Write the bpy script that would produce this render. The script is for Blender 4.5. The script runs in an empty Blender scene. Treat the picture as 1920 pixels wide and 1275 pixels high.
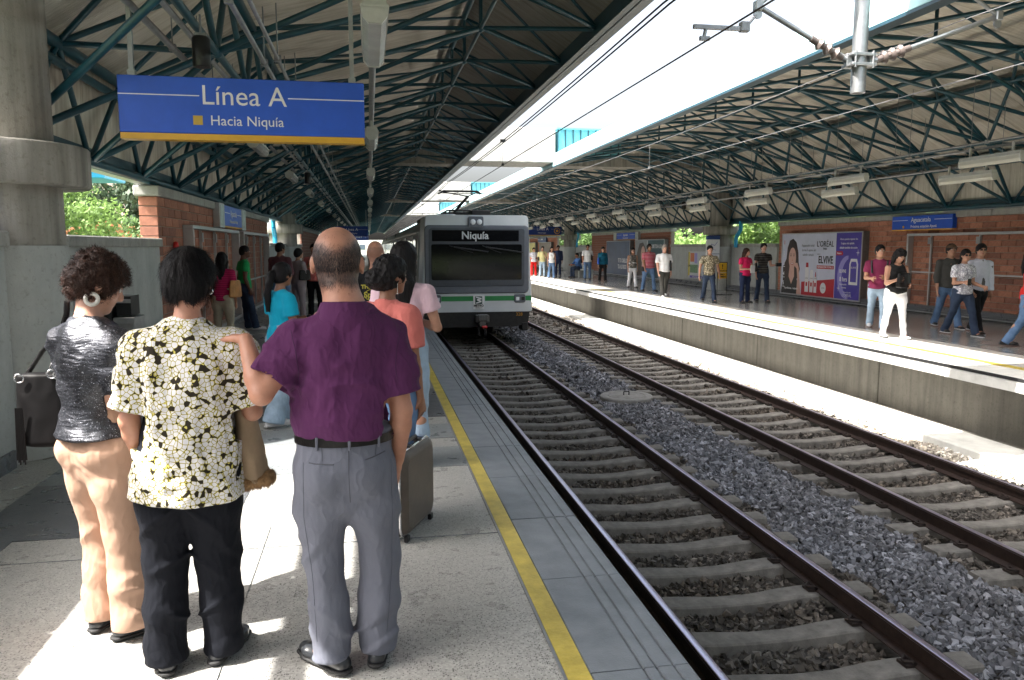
import bpy, math, random
import numpy as np
from mathutils import Vector, Matrix

# ------------------------------------------------------------------ camera, world, sun, exposure
C = bpy.context.scene.collection
sc = bpy.context.scene
R = math.radians
cd = bpy.data.cameras.new('camera'); cam = bpy.data.objects.new('camera', cd); C.objects.link(cam)
cd.sensor_width = 36.0; cd.lens = 1464.0 / 1920 * 36.0; cd.clip_start = 0.05; cd.clip_end = 3000
cam.location = (0, 0, 1.62); cam.rotation_euler = (R(90 - 6.797), 0, R(-10.302))
sc.camera = cam
SUN = Vector((0.71, 0.19, -1.0)).normalized()          # the way the light travels
w = bpy.data.worlds.new('World'); sc.world = w; w.use_nodes = True
nt = w.node_tree; bg = nt.nodes['Background']
sky = nt.nodes.new('ShaderNodeTexSky'); sky.sky_type = 'NISHITA'; sky.sun_disc = False
sky.sun_elevation = math.asin(-SUN.z); sky.sun_rotation = math.atan2(-SUN.x, -SUN.y)
sky.air_density = 1.0; sky.dust_density = 8.0; sky.ozone_density = 1.0
hs_n = nt.nodes.new('ShaderNodeHueSaturation'); hs_n.inputs['Saturation'].default_value = .5; hs_n.inputs['Value'].default_value = 1.2   # bright hazy tropical sky
nt.links.new(sky.outputs[0], hs_n.inputs['Color']); nt.links.new(hs_n.outputs[0], bg.inputs[0]); bg.inputs[1].default_value = 0.13
sd = bpy.data.lights.new('sun', 'SUN'); sd.energy = 5.0; sd.angle = R(0.53); sd.color = (1, .955, .88)
so = bpy.data.objects.new('sun', sd); C.objects.link(so)
so.rotation_euler = SUN.to_track_quat('-Z', 'Y').to_euler(); so.location = (-20, -5, 30)
sc.view_settings.view_transform = 'Standard'; sc.view_settings.look = 'None'
sc.view_settings.exposure = 1.88; sc.view_settings.gamma = 1
sc.cycles.max_bounces = 10; sc.cycles.diffuse_bounces = 6
RNG = random.Random(7); NR = np.random.RandomState(11)

# ------------------------------------------------------------------ materials
def mat(name, col, rough=.6, metal=0., var=.12, scale=12., bump=0., bscale=60., detail=4., col2=None, spec=None, coat=0., stretch=None, alpha=None, emit=None, trans=0.):
    m = bpy.data.materials.new(name); m.use_nodes = True
    n = m.node_tree.nodes; l = m.node_tree.links; b = n['Principled BSDF']
    b.inputs['Roughness'].default_value = rough; b.inputs['Metallic'].default_value = metal
    if spec is not None: b.inputs['Specular IOR Level'].default_value = spec
    if coat: b.inputs['Coat Weight'].default_value = coat; b.inputs['Coat Roughness'].default_value = .08
    if trans: b.inputs['Transmission Weight'].default_value = trans
    if alpha is not None: b.inputs['Alpha'].default_value = alpha
    tc = n.new('ShaderNodeTexCoord'); mp = n.new('ShaderNodeMapping'); l.new(tc.outputs['Object'], mp.inputs[0])
    if stretch: mp.inputs['Scale'].default_value = stretch
    nz = n.new('ShaderNodeTexNoise'); nz.inputs['Scale'].default_value = scale; nz.inputs['Detail'].default_value = detail; nz.inputs['Roughness'].default_value = .65
    l.new(mp.outputs[0], nz.inputs['Vector'])
    cr = n.new('ShaderNodeValToRGB'); e = cr.color_ramp.elements
    c1 = [max(0, c * (1 - var)) for c in col]; c2 = [min(1, c * (1 + var)) for c in col] if col2 is None else col2
    e[0].position = .3; e[1].position = .7; e[0].color = (*c1, 1); e[1].color = (*c2, 1)
    l.new(nz.outputs[0], cr.inputs[0]); l.new(cr.outputs[0], b.inputs['Base Color'])
    if bump:
        n2 = n.new('ShaderNodeTexNoise'); n2.inputs['Scale'].default_value = bscale; n2.inputs['Detail'].default_value = 5; l.new(mp.outputs[0], n2.inputs['Vector'])
        bp_ = n.new('ShaderNodeBump'); bp_.inputs['Strength'].default_value = bump; bp_.inputs['Distance'].default_value = .01
        l.new(n2.outputs[0], bp_.inputs['Height']); l.new(bp_.outputs[0], b.inputs['Normal'])
    m['_n'] = 1
    return m
def nodes(m): return m.node_tree.nodes, m.node_tree.links, m.node_tree.nodes['Principled BSDF']
def ramp(n, pts, interp='LINEAR'):
    cr = n.new('ShaderNodeValToRGB'); cr.color_ramp.interpolation = interp; e = cr.color_ramp.elements
    while len(e) < len(pts): e.new(.5)
    for i, (p, c) in enumerate(pts):
        e[i].position = p; e[i].color = (*c, 1) if len(c) == 3 else c
    return cr
def mixc(n, l, fac, a, b_, mode='MIX'):
    mx = n.new('ShaderNodeMix'); mx.data_type = 'RGBA'; mx.blend_type = mode
    for s, v in ((mx.inputs[0], fac), (mx.inputs[6], a), (mx.inputs[7], b_)):
        if hasattr(v, 'links') or isinstance(v, bpy.types.NodeSocket): l.new(v, s)
        else: s.default_value = (*v, 1) if isinstance(v, (tuple, list)) else v
    return mx.outputs[2]
def noise(n, l, scale, detail=4, vec=None, stretch=None, space='Object', rough=.6):
    tc = n.new('ShaderNodeTexCoord'); mp = n.new('ShaderNodeMapping'); l.new(tc.outputs[space], mp.inputs[0])
    if stretch: mp.inputs['Scale'].default_value = stretch
    nz = n.new('ShaderNodeTexNoise'); nz.inputs['Scale'].default_value = scale; nz.inputs['Detail'].default_value = detail; nz.inputs['Roughness'].default_value = rough
    l.new(mp.outputs[0], nz.inputs['Vector']); return nz.outputs[0]

def terrazzo(name, base, spots=.8, rough=.30, dirt=.04):
    m = mat(name, base, rough, var=.03, scale=1.2); n, l, b = nodes(m)
    src = b.inputs['Base Color'].links[0].from_socket
    tc = n.new('ShaderNodeTexCoord')
    v = n.new('ShaderNodeTexVoronoi'); v.inputs['Scale'].default_value = 125; l.new(tc.outputs['Object'], v.inputs['Vector'])
    r1 = ramp(n, [(0, (.25, .25, .25)), (.16, (.25, .25, .25)), (.24, (1, 1, 1))]); 
    sep = n.new('ShaderNodeSeparateColor'); l.new(v.outputs['Color'], sep.inputs[0])
    gt = n.new('ShaderNodeMath'); gt.operation = 'GREATER_THAN'; l.new(sep.outputs[0], gt.inputs[0]); gt.inputs[1].default_value = .62
    ds = n.new('ShaderNodeMath'); ds.operation = 'LESS_THAN'; l.new(v.outputs['Distance'], ds.inputs[0]); ds.inputs[1].default_value = .42
    mu = n.new('ShaderNodeMath'); mu.operation = 'MULTIPLY'; l.new(gt.outputs[0], mu.inputs[0]); l.new(ds.outputs[0], mu.inputs[1])
    m2 = n.new('ShaderNodeMath'); m2.operation = 'MULTIPLY'; l.new(mu.outputs[0], m2.inputs[0]); m2.inputs[1].default_value = spots
    c = mixc(n, l, m2.outputs[0], src, tuple(x * .28 for x in base))
    lt = n.new('ShaderNodeMath'); lt.operation = 'LESS_THAN'; l.new(sep.outputs[1], lt.inputs[0]); lt.inputs[1].default_value = .25
    c = mixc(n, l, lt.outputs[0], c, tuple(min(1, x * 1.25) for x in base))
    dn = noise(n, l, 1.6, 3); rr = ramp(n, [(.35, (1 - dirt,) * 3), (.65, (1, 1, 1))]); l.new(dn, rr.inputs[0])
    c = mixc(n, l, 1.0, c, rr.outputs[0], 'MULTIPLY')
    l.new(c, b.inputs['Base Color'])
    r2 = ramp(n, [(.3, (rough * .75,) * 3), (.7, (rough * 1.35,) * 3)]); l.new(noise(n, l, 5, 5), r2.inputs[0]); l.new(r2.outputs[0], b.inputs['Roughness'])
    return m

def concrete(name, col, streak=.35, rough=.85, board=0.):
    m = mat(name, col, rough, var=.12, scale=3, bump=.35, bscale=90); n, l, b = nodes(m)
    src = b.inputs['Base Color'].links[0].from_socket
    st = noise(n, l, 3.2, 6, stretch=(2.4, 2.4, .16)); rr = ramp(n, [(.32, (1 - streak,) * 3), (.62, (1.0,) * 3)]); l.new(st, rr.inputs[0])
    c = mixc(n, l, 1.0, src, rr.outputs[0], 'MULTIPLY')
    sp = noise(n, l, 26, 6); r2 = ramp(n, [(.3, (.72, .70, .66)), (.45, (1, 1, 1))]); l.new(sp, r2.inputs[0])
    c = mixc(n, l, .8, c, r2.outputs[0], 'MULTIPLY')
    l.new(c, b.inputs['Base Color'])
    return m

def fabric(name, col, rough=.85, var=.08, wr=.35, wscale=9, weave=420, sheen=.04, stretch=(1, 1, .5)):
    m = mat(name, col, rough, var=var, scale=3.5); n, l, b = nodes(m)
    a = noise(n, l, wscale, 3, stretch=stretch); f = noise(n, l, weave, 2)
    mul = n.new('ShaderNodeMath'); mul.operation = 'MULTIPLY'; mul.inputs[1].default_value = .06; l.new(f, mul.inputs[0])
    r_ = noise(n, l, wscale * 1.7, 2, stretch=stretch); sb = n.new('ShaderNodeMath'); sb.operation = 'SUBTRACT'; l.new(r_, sb.inputs[0]); sb.inputs[1].default_value = .5
    ab = n.new('ShaderNodeMath'); ab.operation = 'ABSOLUTE'; l.new(sb.outputs[0], ab.inputs[0]); mn = n.new('ShaderNodeMath'); mn.operation = 'MINIMUM'; l.new(ab.outputs[0], mn.inputs[0]); mn.inputs[1].default_value = .11
    m3 = n.new('ShaderNodeMath'); m3.operation = 'MULTIPLY_ADD'; l.new(mn.outputs[0], m3.inputs[0]); m3.inputs[1].default_value = -1.3; l.new(a, m3.inputs[2])
    ad = n.new('ShaderNodeMath'); ad.operation = 'ADD'; l.new(m3.outputs[0], ad.inputs[0]); l.new(mul.outputs[0], ad.inputs[1])
    bu = n.new('ShaderNodeBump'); bu.inputs['Strength'].default_value = wr; bu.inputs['Distance'].default_value = .04
    l.new(ad.outputs[0], bu.inputs['Height']); l.new(bu.outputs[0], b.inputs['Normal'])
    b.inputs['Sheen Weight'].default_value = sheen; b.inputs['Specular IOR Level'].default_value = .12
    return m
def stripes(name, cols, period, axis=2, rough=.85):
    m = fabric(name, cols[0], rough); n, l, b = nodes(m)
    tc = n.new('ShaderNodeTexCoord'); sp = n.new('ShaderNodeSeparateXYZ'); l.new(tc.outputs['Object'], sp.inputs[0])
    dv = n.new('ShaderNodeMath'); dv.operation = 'DIVIDE'; l.new(sp.outputs[axis], dv.inputs[0]); dv.inputs[1].default_value = period
    fr = n.new('ShaderNodeMath'); fr.operation = 'FRACT'; l.new(dv.outputs[0], fr.inputs[0])
    pts = [(i / len(cols), c) for i, c in enumerate(cols)]
    rr = ramp(n, pts, 'CONSTANT'); l.new(fr.outputs[0], rr.inputs[0]); l.new(rr.outputs[0], b.inputs['Base Color'])
    return m
def printed(name, scale, cut, rough=.7):      # cut: list of (edge distance, colour), plus a share of blank cells
    m = fabric(name, cut[-1][1], rough, wr=.45, wscale=7); n, l, b = nodes(m)
    tc = n.new('ShaderNodeTexCoord'); mp = n.new('ShaderNodeMapping'); mp.inputs['Scale'].default_value = (1, 1, .82); l.new(tc.outputs['Object'], mp.inputs[0])
    nz = n.new('ShaderNodeTexNoise'); nz.inputs['Scale'].default_value = 9; l.new(mp.outputs[0], nz.inputs['Vector'])
    ad = n.new('ShaderNodeVectorMath'); ad.operation = 'MULTIPLY_ADD'; l.new(nz.outputs['Color'], ad.inputs[0]); ad.inputs[1].default_value = (.03, .03, .03); l.new(mp.outputs[0], ad.inputs[2])
    v = n.new('ShaderNodeTexVoronoi'); v.feature = 'DISTANCE_TO_EDGE'; v.inputs['Scale'].default_value = scale; l.new(ad.outputs[0], v.inputs['Vector'])
    v2 = n.new('ShaderNodeTexVoronoi'); v2.inputs['Scale'].default_value = scale; l.new(ad.outputs[0], v2.inputs['Vector'])
    rr = ramp(n, cut, 'LINEAR'); l.new(v.outputs['Distance'], rr.inputs[0])
    sep = n.new('ShaderNodeSeparateColor'); l.new(v2.outputs['Color'], sep.inputs[0])
    lt = n.new('ShaderNodeMath'); lt.operation = 'LESS_THAN'; l.new(sep.outputs[0], lt.inputs[0]); lt.inputs[1].default_value = .15
    c = mixc(n, l, lt.outputs[0], rr.outputs[0], cut[0][1]); l.new(c, b.inputs['Base Color'])
    return m

def pebbles(name, scale, white, rim, dark):
    m = fabric(name, white, .75, wr=.45, wscale=7); n, l, b = nodes(m)
    tc = n.new('ShaderNodeTexCoord'); nz = n.new('ShaderNodeTexNoise'); nz.inputs['Scale'].default_value = 14; l.new(tc.outputs['Object'], nz.inputs['Vector'])
    ad = n.new('ShaderNodeVectorMath'); ad.operation = 'MULTIPLY_ADD'; l.new(nz.outputs['Color'], ad.inputs[0]); ad.inputs[1].default_value = (.02, .02, .02); l.new(tc.outputs['Object'], ad.inputs[2])
    def vor(ft):
        v = n.new('ShaderNodeTexVoronoi'); v.feature = ft; v.inputs['Scale'].default_value = scale; v.inputs['Randomness'].default_value = .9; l.new(ad.outputs[0], v.inputs['Vector']); return v
    e_ = vor('DISTANCE_TO_EDGE'); f_ = vor('F1'); sb = n.new('ShaderNodeMath'); sb.operation = 'MULTIPLY_ADD'; l.new(f_.outputs['Distance'], sb.inputs[0]); sb.inputs[1].default_value = -.5; sb.inputs[2].default_value = .40
    mn = n.new('ShaderNodeMath'); mn.operation = 'MINIMUM'; l.new(e_.outputs['Distance'], mn.inputs[0]); l.new(sb.outputs[0], mn.inputs[1])
    rr = ramp(n, [(0, dark), (.016, dark), (.030, rim), (.055, rim), (.078, white)]); l.new(mn.outputs[0], rr.inputs[0])
    sep = n.new('ShaderNodeSeparateColor'); l.new(f_.outputs['Color'], sep.inputs[0]); lt = n.new('ShaderNodeMath'); lt.operation = 'LESS_THAN'; l.new(sep.outputs[0], lt.inputs[0]); lt.inputs[1].default_value = .09
    c = mixc(n, l, lt.outputs[0], rr.outputs[0], dark); l.new(c, b.inputs['Base Color']); return m

# ------------------------------------------------------------------ mesh helpers
def fast_mesh(name, V, F, smooth=False):
    me = bpy.data.meshes.new(name); V = np.asarray(V, dtype=np.float32); F = np.asarray(F, dtype=np.int32)
    k = F.shape[1]; me.vertices.add(len(V)); me.vertices.foreach_set('co', V.ravel())
    me.loops.add(F.size); me.loops.foreach_set('vertex_index', F.ravel())
    me.polygons.add(len(F)); me.polygons.foreach_set('loop_start', np.arange(0, F.size, k, dtype=np.int32))
    me.polygons.foreach_set('use_smooth', np.full(len(F), smooth)); me.update(calc_edges=True); me.validate(); return me
class MB:
    """collects simple solids into ONE mesh"""
    def __init__(s): s.v = []; s.f = []; s.m = []; s.sm = []; s.cur = 0; s.smooth = False
    def add(s, V, F, smooth=None):
        o = len(s.v); s.v += [tuple(p) for p in V]
        for f in F: s.f.append([i + o for i in f]); s.m.append(s.cur); s.sm.append(s.smooth if smooth is None else smooth)
        return s
    def box(s, x0, x1, y0, y1, z0, z1, b=0.):
        if b <= 0:
            V = [(x, y, z) for z in (z0, z1) for y in (y0, y1) for x in (x0, x1)]
            return s.add(V, [(0, 2, 3, 1), (4, 5, 7, 6), (0, 1, 5, 4), (2, 6, 7, 3), (0, 4, 6, 2), (1, 3, 7, 5)], False)
        V = []; F = []
        for z, i in ((z0, b), (z0 + b, 0), (z1 - b, 0), (z1, b)):
            if i: V += [(x0 + b, y0 + b, z), (x1 - b, y0 + b, z), (x1 - b, y1 - b, z), (x0 + b, y1 - b, z)]
            else: V += [(x0 + b, y0, z), (x1 - b, y0, z), (x1, y0 + b, z), (x1, y1 - b, z), (x1 - b, y1, z), (x0 + b, y1, z), (x0, y1 - b, z), (x0, y0 + b, z)]
        F.append((3, 2, 1, 0)); F.append((20, 21, 22, 23))
        for k in range(8): F.append((4 + k, 4 + (k + 1) % 8, 12 + (k + 1) % 8, 12 + k))
        F += [(0, 1, 5, 4), (1, 6, 5), (1, 2, 7, 6), (2, 8, 7), (2, 3, 9, 8), (3, 10, 9), (3, 0, 11, 10), (0, 4, 11)]
        F += [(21, 20, 12, 13), (21, 13, 14), (22, 21, 14, 15), (22, 15, 16), (23, 22, 16, 17), (23, 17, 18), (20, 23, 18, 19), (20, 19, 12)]
        return s.add(V, F, False)
    def tube(s, a, b, r, n=8, r2=None, caps=True, smooth=True):
        a = Vector(a); b = Vector(b); d = b - a
        if d.length < 1e-6: return s
        q = d.to_track_quat('Z', 'Y'); r2 = r if r2 is None else r2
        V = [a + q @ Vector((math.cos(t) * r, math.sin(t) * r, 0)) for t in [2 * math.pi * i / n for i in range(n)]]
        V += [b + q @ Vector((math.cos(t) * r2, math.sin(t) * r2, 0)) for t in [2 * math.pi * i / n for i in range(n)]]
        s.add(V, [(i, (i + 1) % n, n + (i + 1) % n, n + i) for i in range(n)], smooth)
        if caps: s.add(V[:n], [tuple(range(n - 1, -1, -1))], False); s.add(V[n:], [tuple(range(n))], False)
        return s
    def path(s, P, r, n=6):
        for a, b in zip(P[:-1], P[1:]): s.tube(a, b, r, n)
        return s
    def lathe(s, prof, c=(0, 0, 0), n=24, ax='Z', smooth=True):
        V = []
        for r, z in prof:
            for i in range(n):
                t = 2 * math.pi * i / n; p = (r * math.cos(t), r * math.sin(t), z)
                if ax == 'Y': p = (p[0], p[2], p[1])
                if ax == 'X': p = (p[2], p[0], p[1])
                V.append((p[0] + c[0], p[1] + c[1], p[2] + c[2]))
        F = []
        for k in range(len(prof) - 1):
            for i in range(n): F.append((k * n + i, k * n + (i + 1) % n, (k + 1) * n + (i + 1) % n, (k + 1) * n + i))
        s.add(V, F, smooth); m = (len(prof) - 1) * n
        s.add(V[:n], [tuple(range(n - 1, -1, -1))], False); s.add(V[m:], [tuple(range(n))], False); return s
    def prism(s, pts, a0, a1, plane='xz', smooth=False):
        n = len(pts)
        def P(u, v, t): return {'xz': (u, t, v), 'yz': (t, u, v), 'xy': (u, v, t)}[plane]
        V = [P(u, v, a0) for u, v in pts] + [P(u, v, a1) for u, v in pts]
        s.add(V, [(i, (i + 1) % n, n + (i + 1) % n, n + i) for i in range(n)], smooth)
        s.add(V, [tuple(range(n - 1, -1, -1)), tuple(range(n, 2 * n))], False); return s
    def mesh(s, name):
        me = bpy.data.meshes.new(name); me.from_pydata(s.v, [], s.f)
        me.polygons.foreach_set('use_smooth', s.sm); me.polygons.foreach_set('material_index', s.m)
        import bmesh
        b = bmesh.new(); b.from_mesh(me); bmesh.ops.recalc_face_normals(b, faces=b.faces); b.to_mesh(me); b.free(); me.update(); return me
def link(name, me, m, parent=None, loc=None, rot=None):
    o = bpy.data.objects.new(name, me); C.objects.link(o)
    if m is not None and len(me.materials) == 0:
        for q in (m if isinstance(m, (list, tuple)) else [m]): me.materials.append(q)
    if parent is not None: o.parent = parent
    if loc is not None: o.location = loc
    if rot is not None: o.rotation_euler = rot
    return o
def part(name, mb, m, parent, **k): return link(name, mb.mesh(name), m, parent, **k)
def tag(o, label, cat, group=None):
    o['label'] = label; o['category'] = cat
    if group: o['group'] = group
    return o
def thing(name, label, cat, loc=(0, 0, 0), rz=0, group=None):
    o = bpy.data.objects.new(name, None); C.objects.link(o); o.location = loc; o.rotation_euler = (0, 0, rz); o.empty_display_size = .2
    return tag(o, label, cat, group)
def struct(name, mb, m): o = part(name, mb, m, None); o['kind'] = 'structure'; return o
def child_copy(o, parent, loc=None):
    c = o.copy(); C.objects.link(c); c.parent = parent
    if loc is not None: c.location = loc
    return c
def text_me(s, size, depth=.002, align='CENTER', bold=0., shear=0., sx=1.):
    cu = bpy.data.curves.new('lettering', 'FONT'); cu.body = s; cu.size = size; cu.extrude = depth; cu.align_x = align; cu.align_y = 'CENTER'; cu.offset = bold; cu.shear = shear
    cu.resolution_u = 3
    o = bpy.data.objects.new('lettering', cu); C.objects.link(o); dg = bpy.context.evaluated_depsgraph_get(); dg.update()
    me = bpy.data.meshes.new_from_object(o.evaluated_get(dg)); bpy.data.objects.remove(o)
    if sx != 1.:
        for v in me.vertices: v.co.x *= sx
    return me
def text(s, size, m, parent, loc, rot, name='lettering', **k):   # rot: (90deg,0,0) reads facing -y
    me = text_me(s, size, **k); me.materials.clear(); return link(name, me, m, parent, loc=loc, rot=rot)
FN = (R(90), 0, 0)             # faces the camera side (-y)
FW = (R(90), 0, R(-90))        # faces -x (far wall)
FE = (R(90), 0, R(90))         # faces +x (near wall)

# ------------------------------------------------------------------ shared materials
M = {}
M['conc'] = concrete('cast_concrete', (.31, .295, .265), .5)
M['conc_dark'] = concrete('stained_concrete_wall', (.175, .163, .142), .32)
M['conc_light'] = concrete('painted_concrete', (.40, .42, .41), .12, .55)
M['manhole'] = concrete('manhole_concrete', (.25, .245, .235), .3)
M['coping'] = concrete('coping_stone', (.36, .36, .34), .2)
M['slab'] = mat('edge_slab_stone', (.185, .205, .235), .5, var=.22, scale=5, bump=.25, bscale=120, detail=8)
M['slab_far'] = mat('edge_slab_pale', (.62, .62, .59), .6, var=.14, scale=4, bump=.2, bscale=100)
M['terr'] = terrazzo('terrazzo_light', (.36, .355, .34), 1.0)
M['terr_dark'] = terrazzo('terrazzo_dark', (.10, .105, .115), .5)
M['terr_mid'] = terrazzo('terrazzo_grey', (.21, .225, .235), .5)
M['floor_far'] = mat('polished_floor', (.23, .228, .225), .22, var=.15, scale=2)
M['floor_far_sun_toned'] = mat('polished_floor_sun_toned', (.58, .56, .52), .25, var=.06, scale=2)  # paler copy of the polished floor, sunlight put into the colour
M['yellow'] = mat('yellow_paint', (.50, .38, .04), .38, var=.32, scale=7, bump=.15, col2=(.66, .52, .09), detail=9)
M['white_line'] = mat('white_strip', (.75, .75, .72), .5, var=.05)
M['teal'] = mat('teal_painted_steel', (.008, .055, .078), .35, var=.25, scale=8)
M['teal_edge'] = mat('dark_blue_steel', (.012, .045, .065), .4, var=.25, scale=6)
M['gutter_blue'] = mat('pale_blue_fascia', (.42, .66, .68), .5, var=.06)
M['steel'] = mat('galvanised_steel', (.34, .35, .36), .42, .75, var=.12, scale=15)
M['alu'] = mat('aluminium_frame', (.50, .51, .52), .4, .6, var=.06)
M['pipe'] = mat('grey_conduit', (.26, .26, .27), .45, .5, var=.2, scale=10)
M['black'] = mat('black_plastic', (.007, .007, .008), .4, var=.2)
M['rubber'] = mat('black_rubber', (.015, .015, .016), .7, var=.2)
M['blue'] = mat('sign_blue', (.018, .095, .56), .42, var=.10, scale=3)
M['navy'] = mat('sign_navy', (.015, .045, .22), .35, var=.06)
M['amber'] = mat('sign_amber', (.65, .36, .03), .4, var=.05)
M['white'] = mat('white_lettering', (.78, .78, .80), .5, var=.02)
M['rail'] = mat('rail_steel_brown', (.035, .022, .018), .5, .35, var=.35, scale=14, bump=.2)
M['rail_top'] = mat('rail_running_top', (.50, .46, .60), .30, .9, var=.08, scale=20, stretch=(8, .1, 1))
M['mortar'] = mat('mortar', (.33, .29, .25), .95, var=.1, bump=.3)
M['cable'] = mat('cable_black', (.02, .02, .02), .6)

# roof sheet: ribbed beige board, rib relief along the slope
def ribbed(name, col, axis):
    m = mat(name, col, .75, var=.14, scale=1.3); n, l, b = nodes(m)
    src = b.inputs['Base Color'].links[0].from_socket
    st = noise(n, l, 2.2, 5, stretch=(.5, 6, .5)); rr = ramp(n, [(.3, (.68, .65, .60)), (.6, (1, 1, 1))]); l.new(st, rr.inputs[0])
    c = mixc(n, l, .9, src, rr.outputs[0], 'MULTIPLY'); 
    tc = n.new('ShaderNodeTexCoord'); sp = n.new('ShaderNodeSeparateXYZ'); l.new(tc.outputs['Object'], sp.inputs[0])
    mu = n.new('ShaderNodeMath'); mu.operation = 'MULTIPLY'; mu.inputs[1].default_value = 6.2832 / .042; l.new(sp.outputs[axis], mu.inputs[0])
    si = n.new('ShaderNodeMath'); si.operation = 'SINE'; l.new(mu.outputs[0], si.inputs[0])
    bu = n.new('ShaderNodeBump'); bu.inputs['Strength'].default_value = .5; bu.inputs['Distance'].default_value = .006; l.new(si.outputs[0], bu.inputs['Height'])
    l.new(bu.outputs[0], b.inputs['Normal']); l.new(c, b.inputs['Base Color']); return m
M['roof'] = ribbed('ribbed_roof_board', (.66, .62, .55), 1)
M['roof_shaded'] = ribbed('shade_toned_roof_board', (.33, .305, .27), 1)  # same board for the inner slopes, their shade put into the colour
M['deck'] = mat('roof_deck', (.40, .47, .47), .6, var=.1)

# brick, with a tone that changes from brick to brick
def brickmat():
    m = mat('red_brick', (.34, .15, .10), .85, var=.2, scale=16, bump=.4, bscale=70); n, l, b = nodes(m)
    src = b.inputs['Base Color'].links[0].from_socket
    oi = n.new('ShaderNodeObjectInfo'); rr = ramp(n, [(0, (.62, .62, .66)), (.3, (.92, .9, .88)), (.7, (1.1, 1.05, 1)), (1, (1.3, 1.3, 1.25))])
    l.new(oi.outputs['Random'], rr.inputs[0]); c = mixc(n, l, 1., src, rr.outputs[0], 'MULTIPLY'); l.new(c, b.inputs['Base Color']); return m
M['brick'] = brickmat()
# ------------------------------------------------------------------ ground, track bed
mb = MB(); mb.box(-500, 500, -200, 900, -1.9, -1.62); struct('ground', mb, mat('grass_ground', (.07, .10, .035), .95, var=.4, scale=.6, bump=.5, bscale=8))
def gravelmat(name, a, b_, dirt):
    m = mat(name, a, .85, var=.1, scale=3, bump=.3, bscale=160); n, l, b = nodes(m)
    g = n.new('ShaderNodeNewGeometry'); rr = ramp(n, [(0, a), (.55, b_), (.9, tuple(x * 1.7 for x in b_)), (1, tuple(min(1, x * 2.6) for x in b_))])
    l.new(g.outputs['Random Per Island'], rr.inputs[0])
    dn = noise(n, l, .8, 5); r2 = ramp(n, [(.38, dirt), (.62, (1, 1, 1))]); l.new(dn, r2.inputs[0])
    c = mixc(n, l, .8, rr.outputs[0], r2.outputs[0], 'MULTIPLY'); l.new(c, b.inputs['Base Color']); return m
M['bed'] = mat('ballast_bed', (.04, .037, .035), .95, var=.5, scale=30, bump=1., bscale=22)
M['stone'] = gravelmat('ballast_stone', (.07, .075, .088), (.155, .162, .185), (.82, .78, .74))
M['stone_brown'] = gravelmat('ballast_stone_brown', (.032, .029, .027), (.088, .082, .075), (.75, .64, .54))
M['stone_sun_toned'] = gravelmat('ballast_stone_sun_toned', (.34, .32, .29), (.56, .53, .48), (.8, .72, .62))  # lit copy of the ballast, sunshine put into the stone colour
TRK = (2.83, 6.22)
def bedz(x):
    x = np.asarray(x, dtype=float)
    return np.interp(x, [1.2, 1.6, 1.95, 2.83, 3.7, 4.1, 4.55, 5.0, 5.4, 6.22, 7.1, 7.3], [-1.26, -1.27, -1.255, -1.252, -1.245, -1.20, -1.17, -1.20, -1.245, -1.252, -1.21, -1.12])
xs = [1.2, 1.6, 1.95, 2.83, 3.7, 4.1, 4.55, 5.0, 5.4, 6.22, 7.1, 7.6]; V = []; F = []
for i, x in enumerate(xs):
    for y in (-45, 170): V.append((x, y, float(bedz(x)) - .015))
for i in range(len(xs) - 1): F.append((2 * i, 2 * i + 2, 2 * i + 3, 2 * i + 1))
me = bpy.data.meshes.new('track_bed'); me.from_pydata(V, [], F); o = link('track_bed', me, M['bed']); o['kind'] = 'structure'

# loose stones: jittered cubes, denser and finer close by
def stones(name, m, zones, label):
    cube = np.array([(x, y, z) for z in (-1, 1) for y in (-1, 1) for x in (-1, 1)], dtype=float)
    q = np.array([(0, 2, 3, 1), (4, 5, 7, 6), (0, 1, 5, 4), (2, 6, 7, 3), (0, 4, 6, 2), (1, 3, 7, 5)])
    VV = []; 
    for (x0, x1, y0, y1, dens, size, keep) in zones:
        n = int((x1 - x0) * (y1 - y0) * dens); x = NR.uniform(x0, x1, n); y = NR.uniform(y0, y1, n)
        if keep is not None: k = keep(x, y); x = x[k]; y = y[k]; n = len(x)
        s = size * NR.uniform(.55, 1.25, n); z = bedz(x) + NR.uniform(-.3, .55, n) * s + (0.012 * np.sin(x * 5 + y * 3) + .01 * np.sin(y * 7.3 - x * 2))
        P = cube[None] * NR.uniform(.5, 1.35, (n, 8, 1)) * np.array([.62, .5, .36]) * s[:, None, None]
        P = P + NR.normal(0, .11, (n, 8, 3)) * s[:, None, None]
        A = NR.normal(0, 1, (n, 4)); A /= np.linalg.norm(A, axis=1)[:, None]; a, b, c, d = A.T
        Rm = np.stack([np.stack([1 - 2 * (c * c + d * d), 2 * (b * c - a * d), 2 * (b * d + a * c)], -1), np.stack([2 * (b * c + a * d), 1 - 2 * (b * b + d * d), 2 * (c * d - a * b)], -1), np.stack([2 * (b * d - a * c), 2 * (c * d + a * b), 1 - 2 * (b * b + c * c)], -1)], 1)
        P = np.einsum('nij,nkj->nki', Rm, P) + np.stack([x, y, z], -1)[:, None]
        VV.append(P.reshape(-1, 3))
    V = np.concatenate(VV); n = len(V) // 8; F = (q[None] + 8 * np.arange(n)[:, None, None]).reshape(-1, 4)
    # two triangles per side so that the corners stay sharp
    T = np.concatenate([F[:, [0, 1, 2]], F[:, [0, 2, 3]]])
    o = link(name, fast_mesh(name, V, T), m); tag(o, label, 'ballast'); o['kind'] = 'stuff'; return o
SLP = .58; SLY0 = 5.44 - .58 * 9
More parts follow.
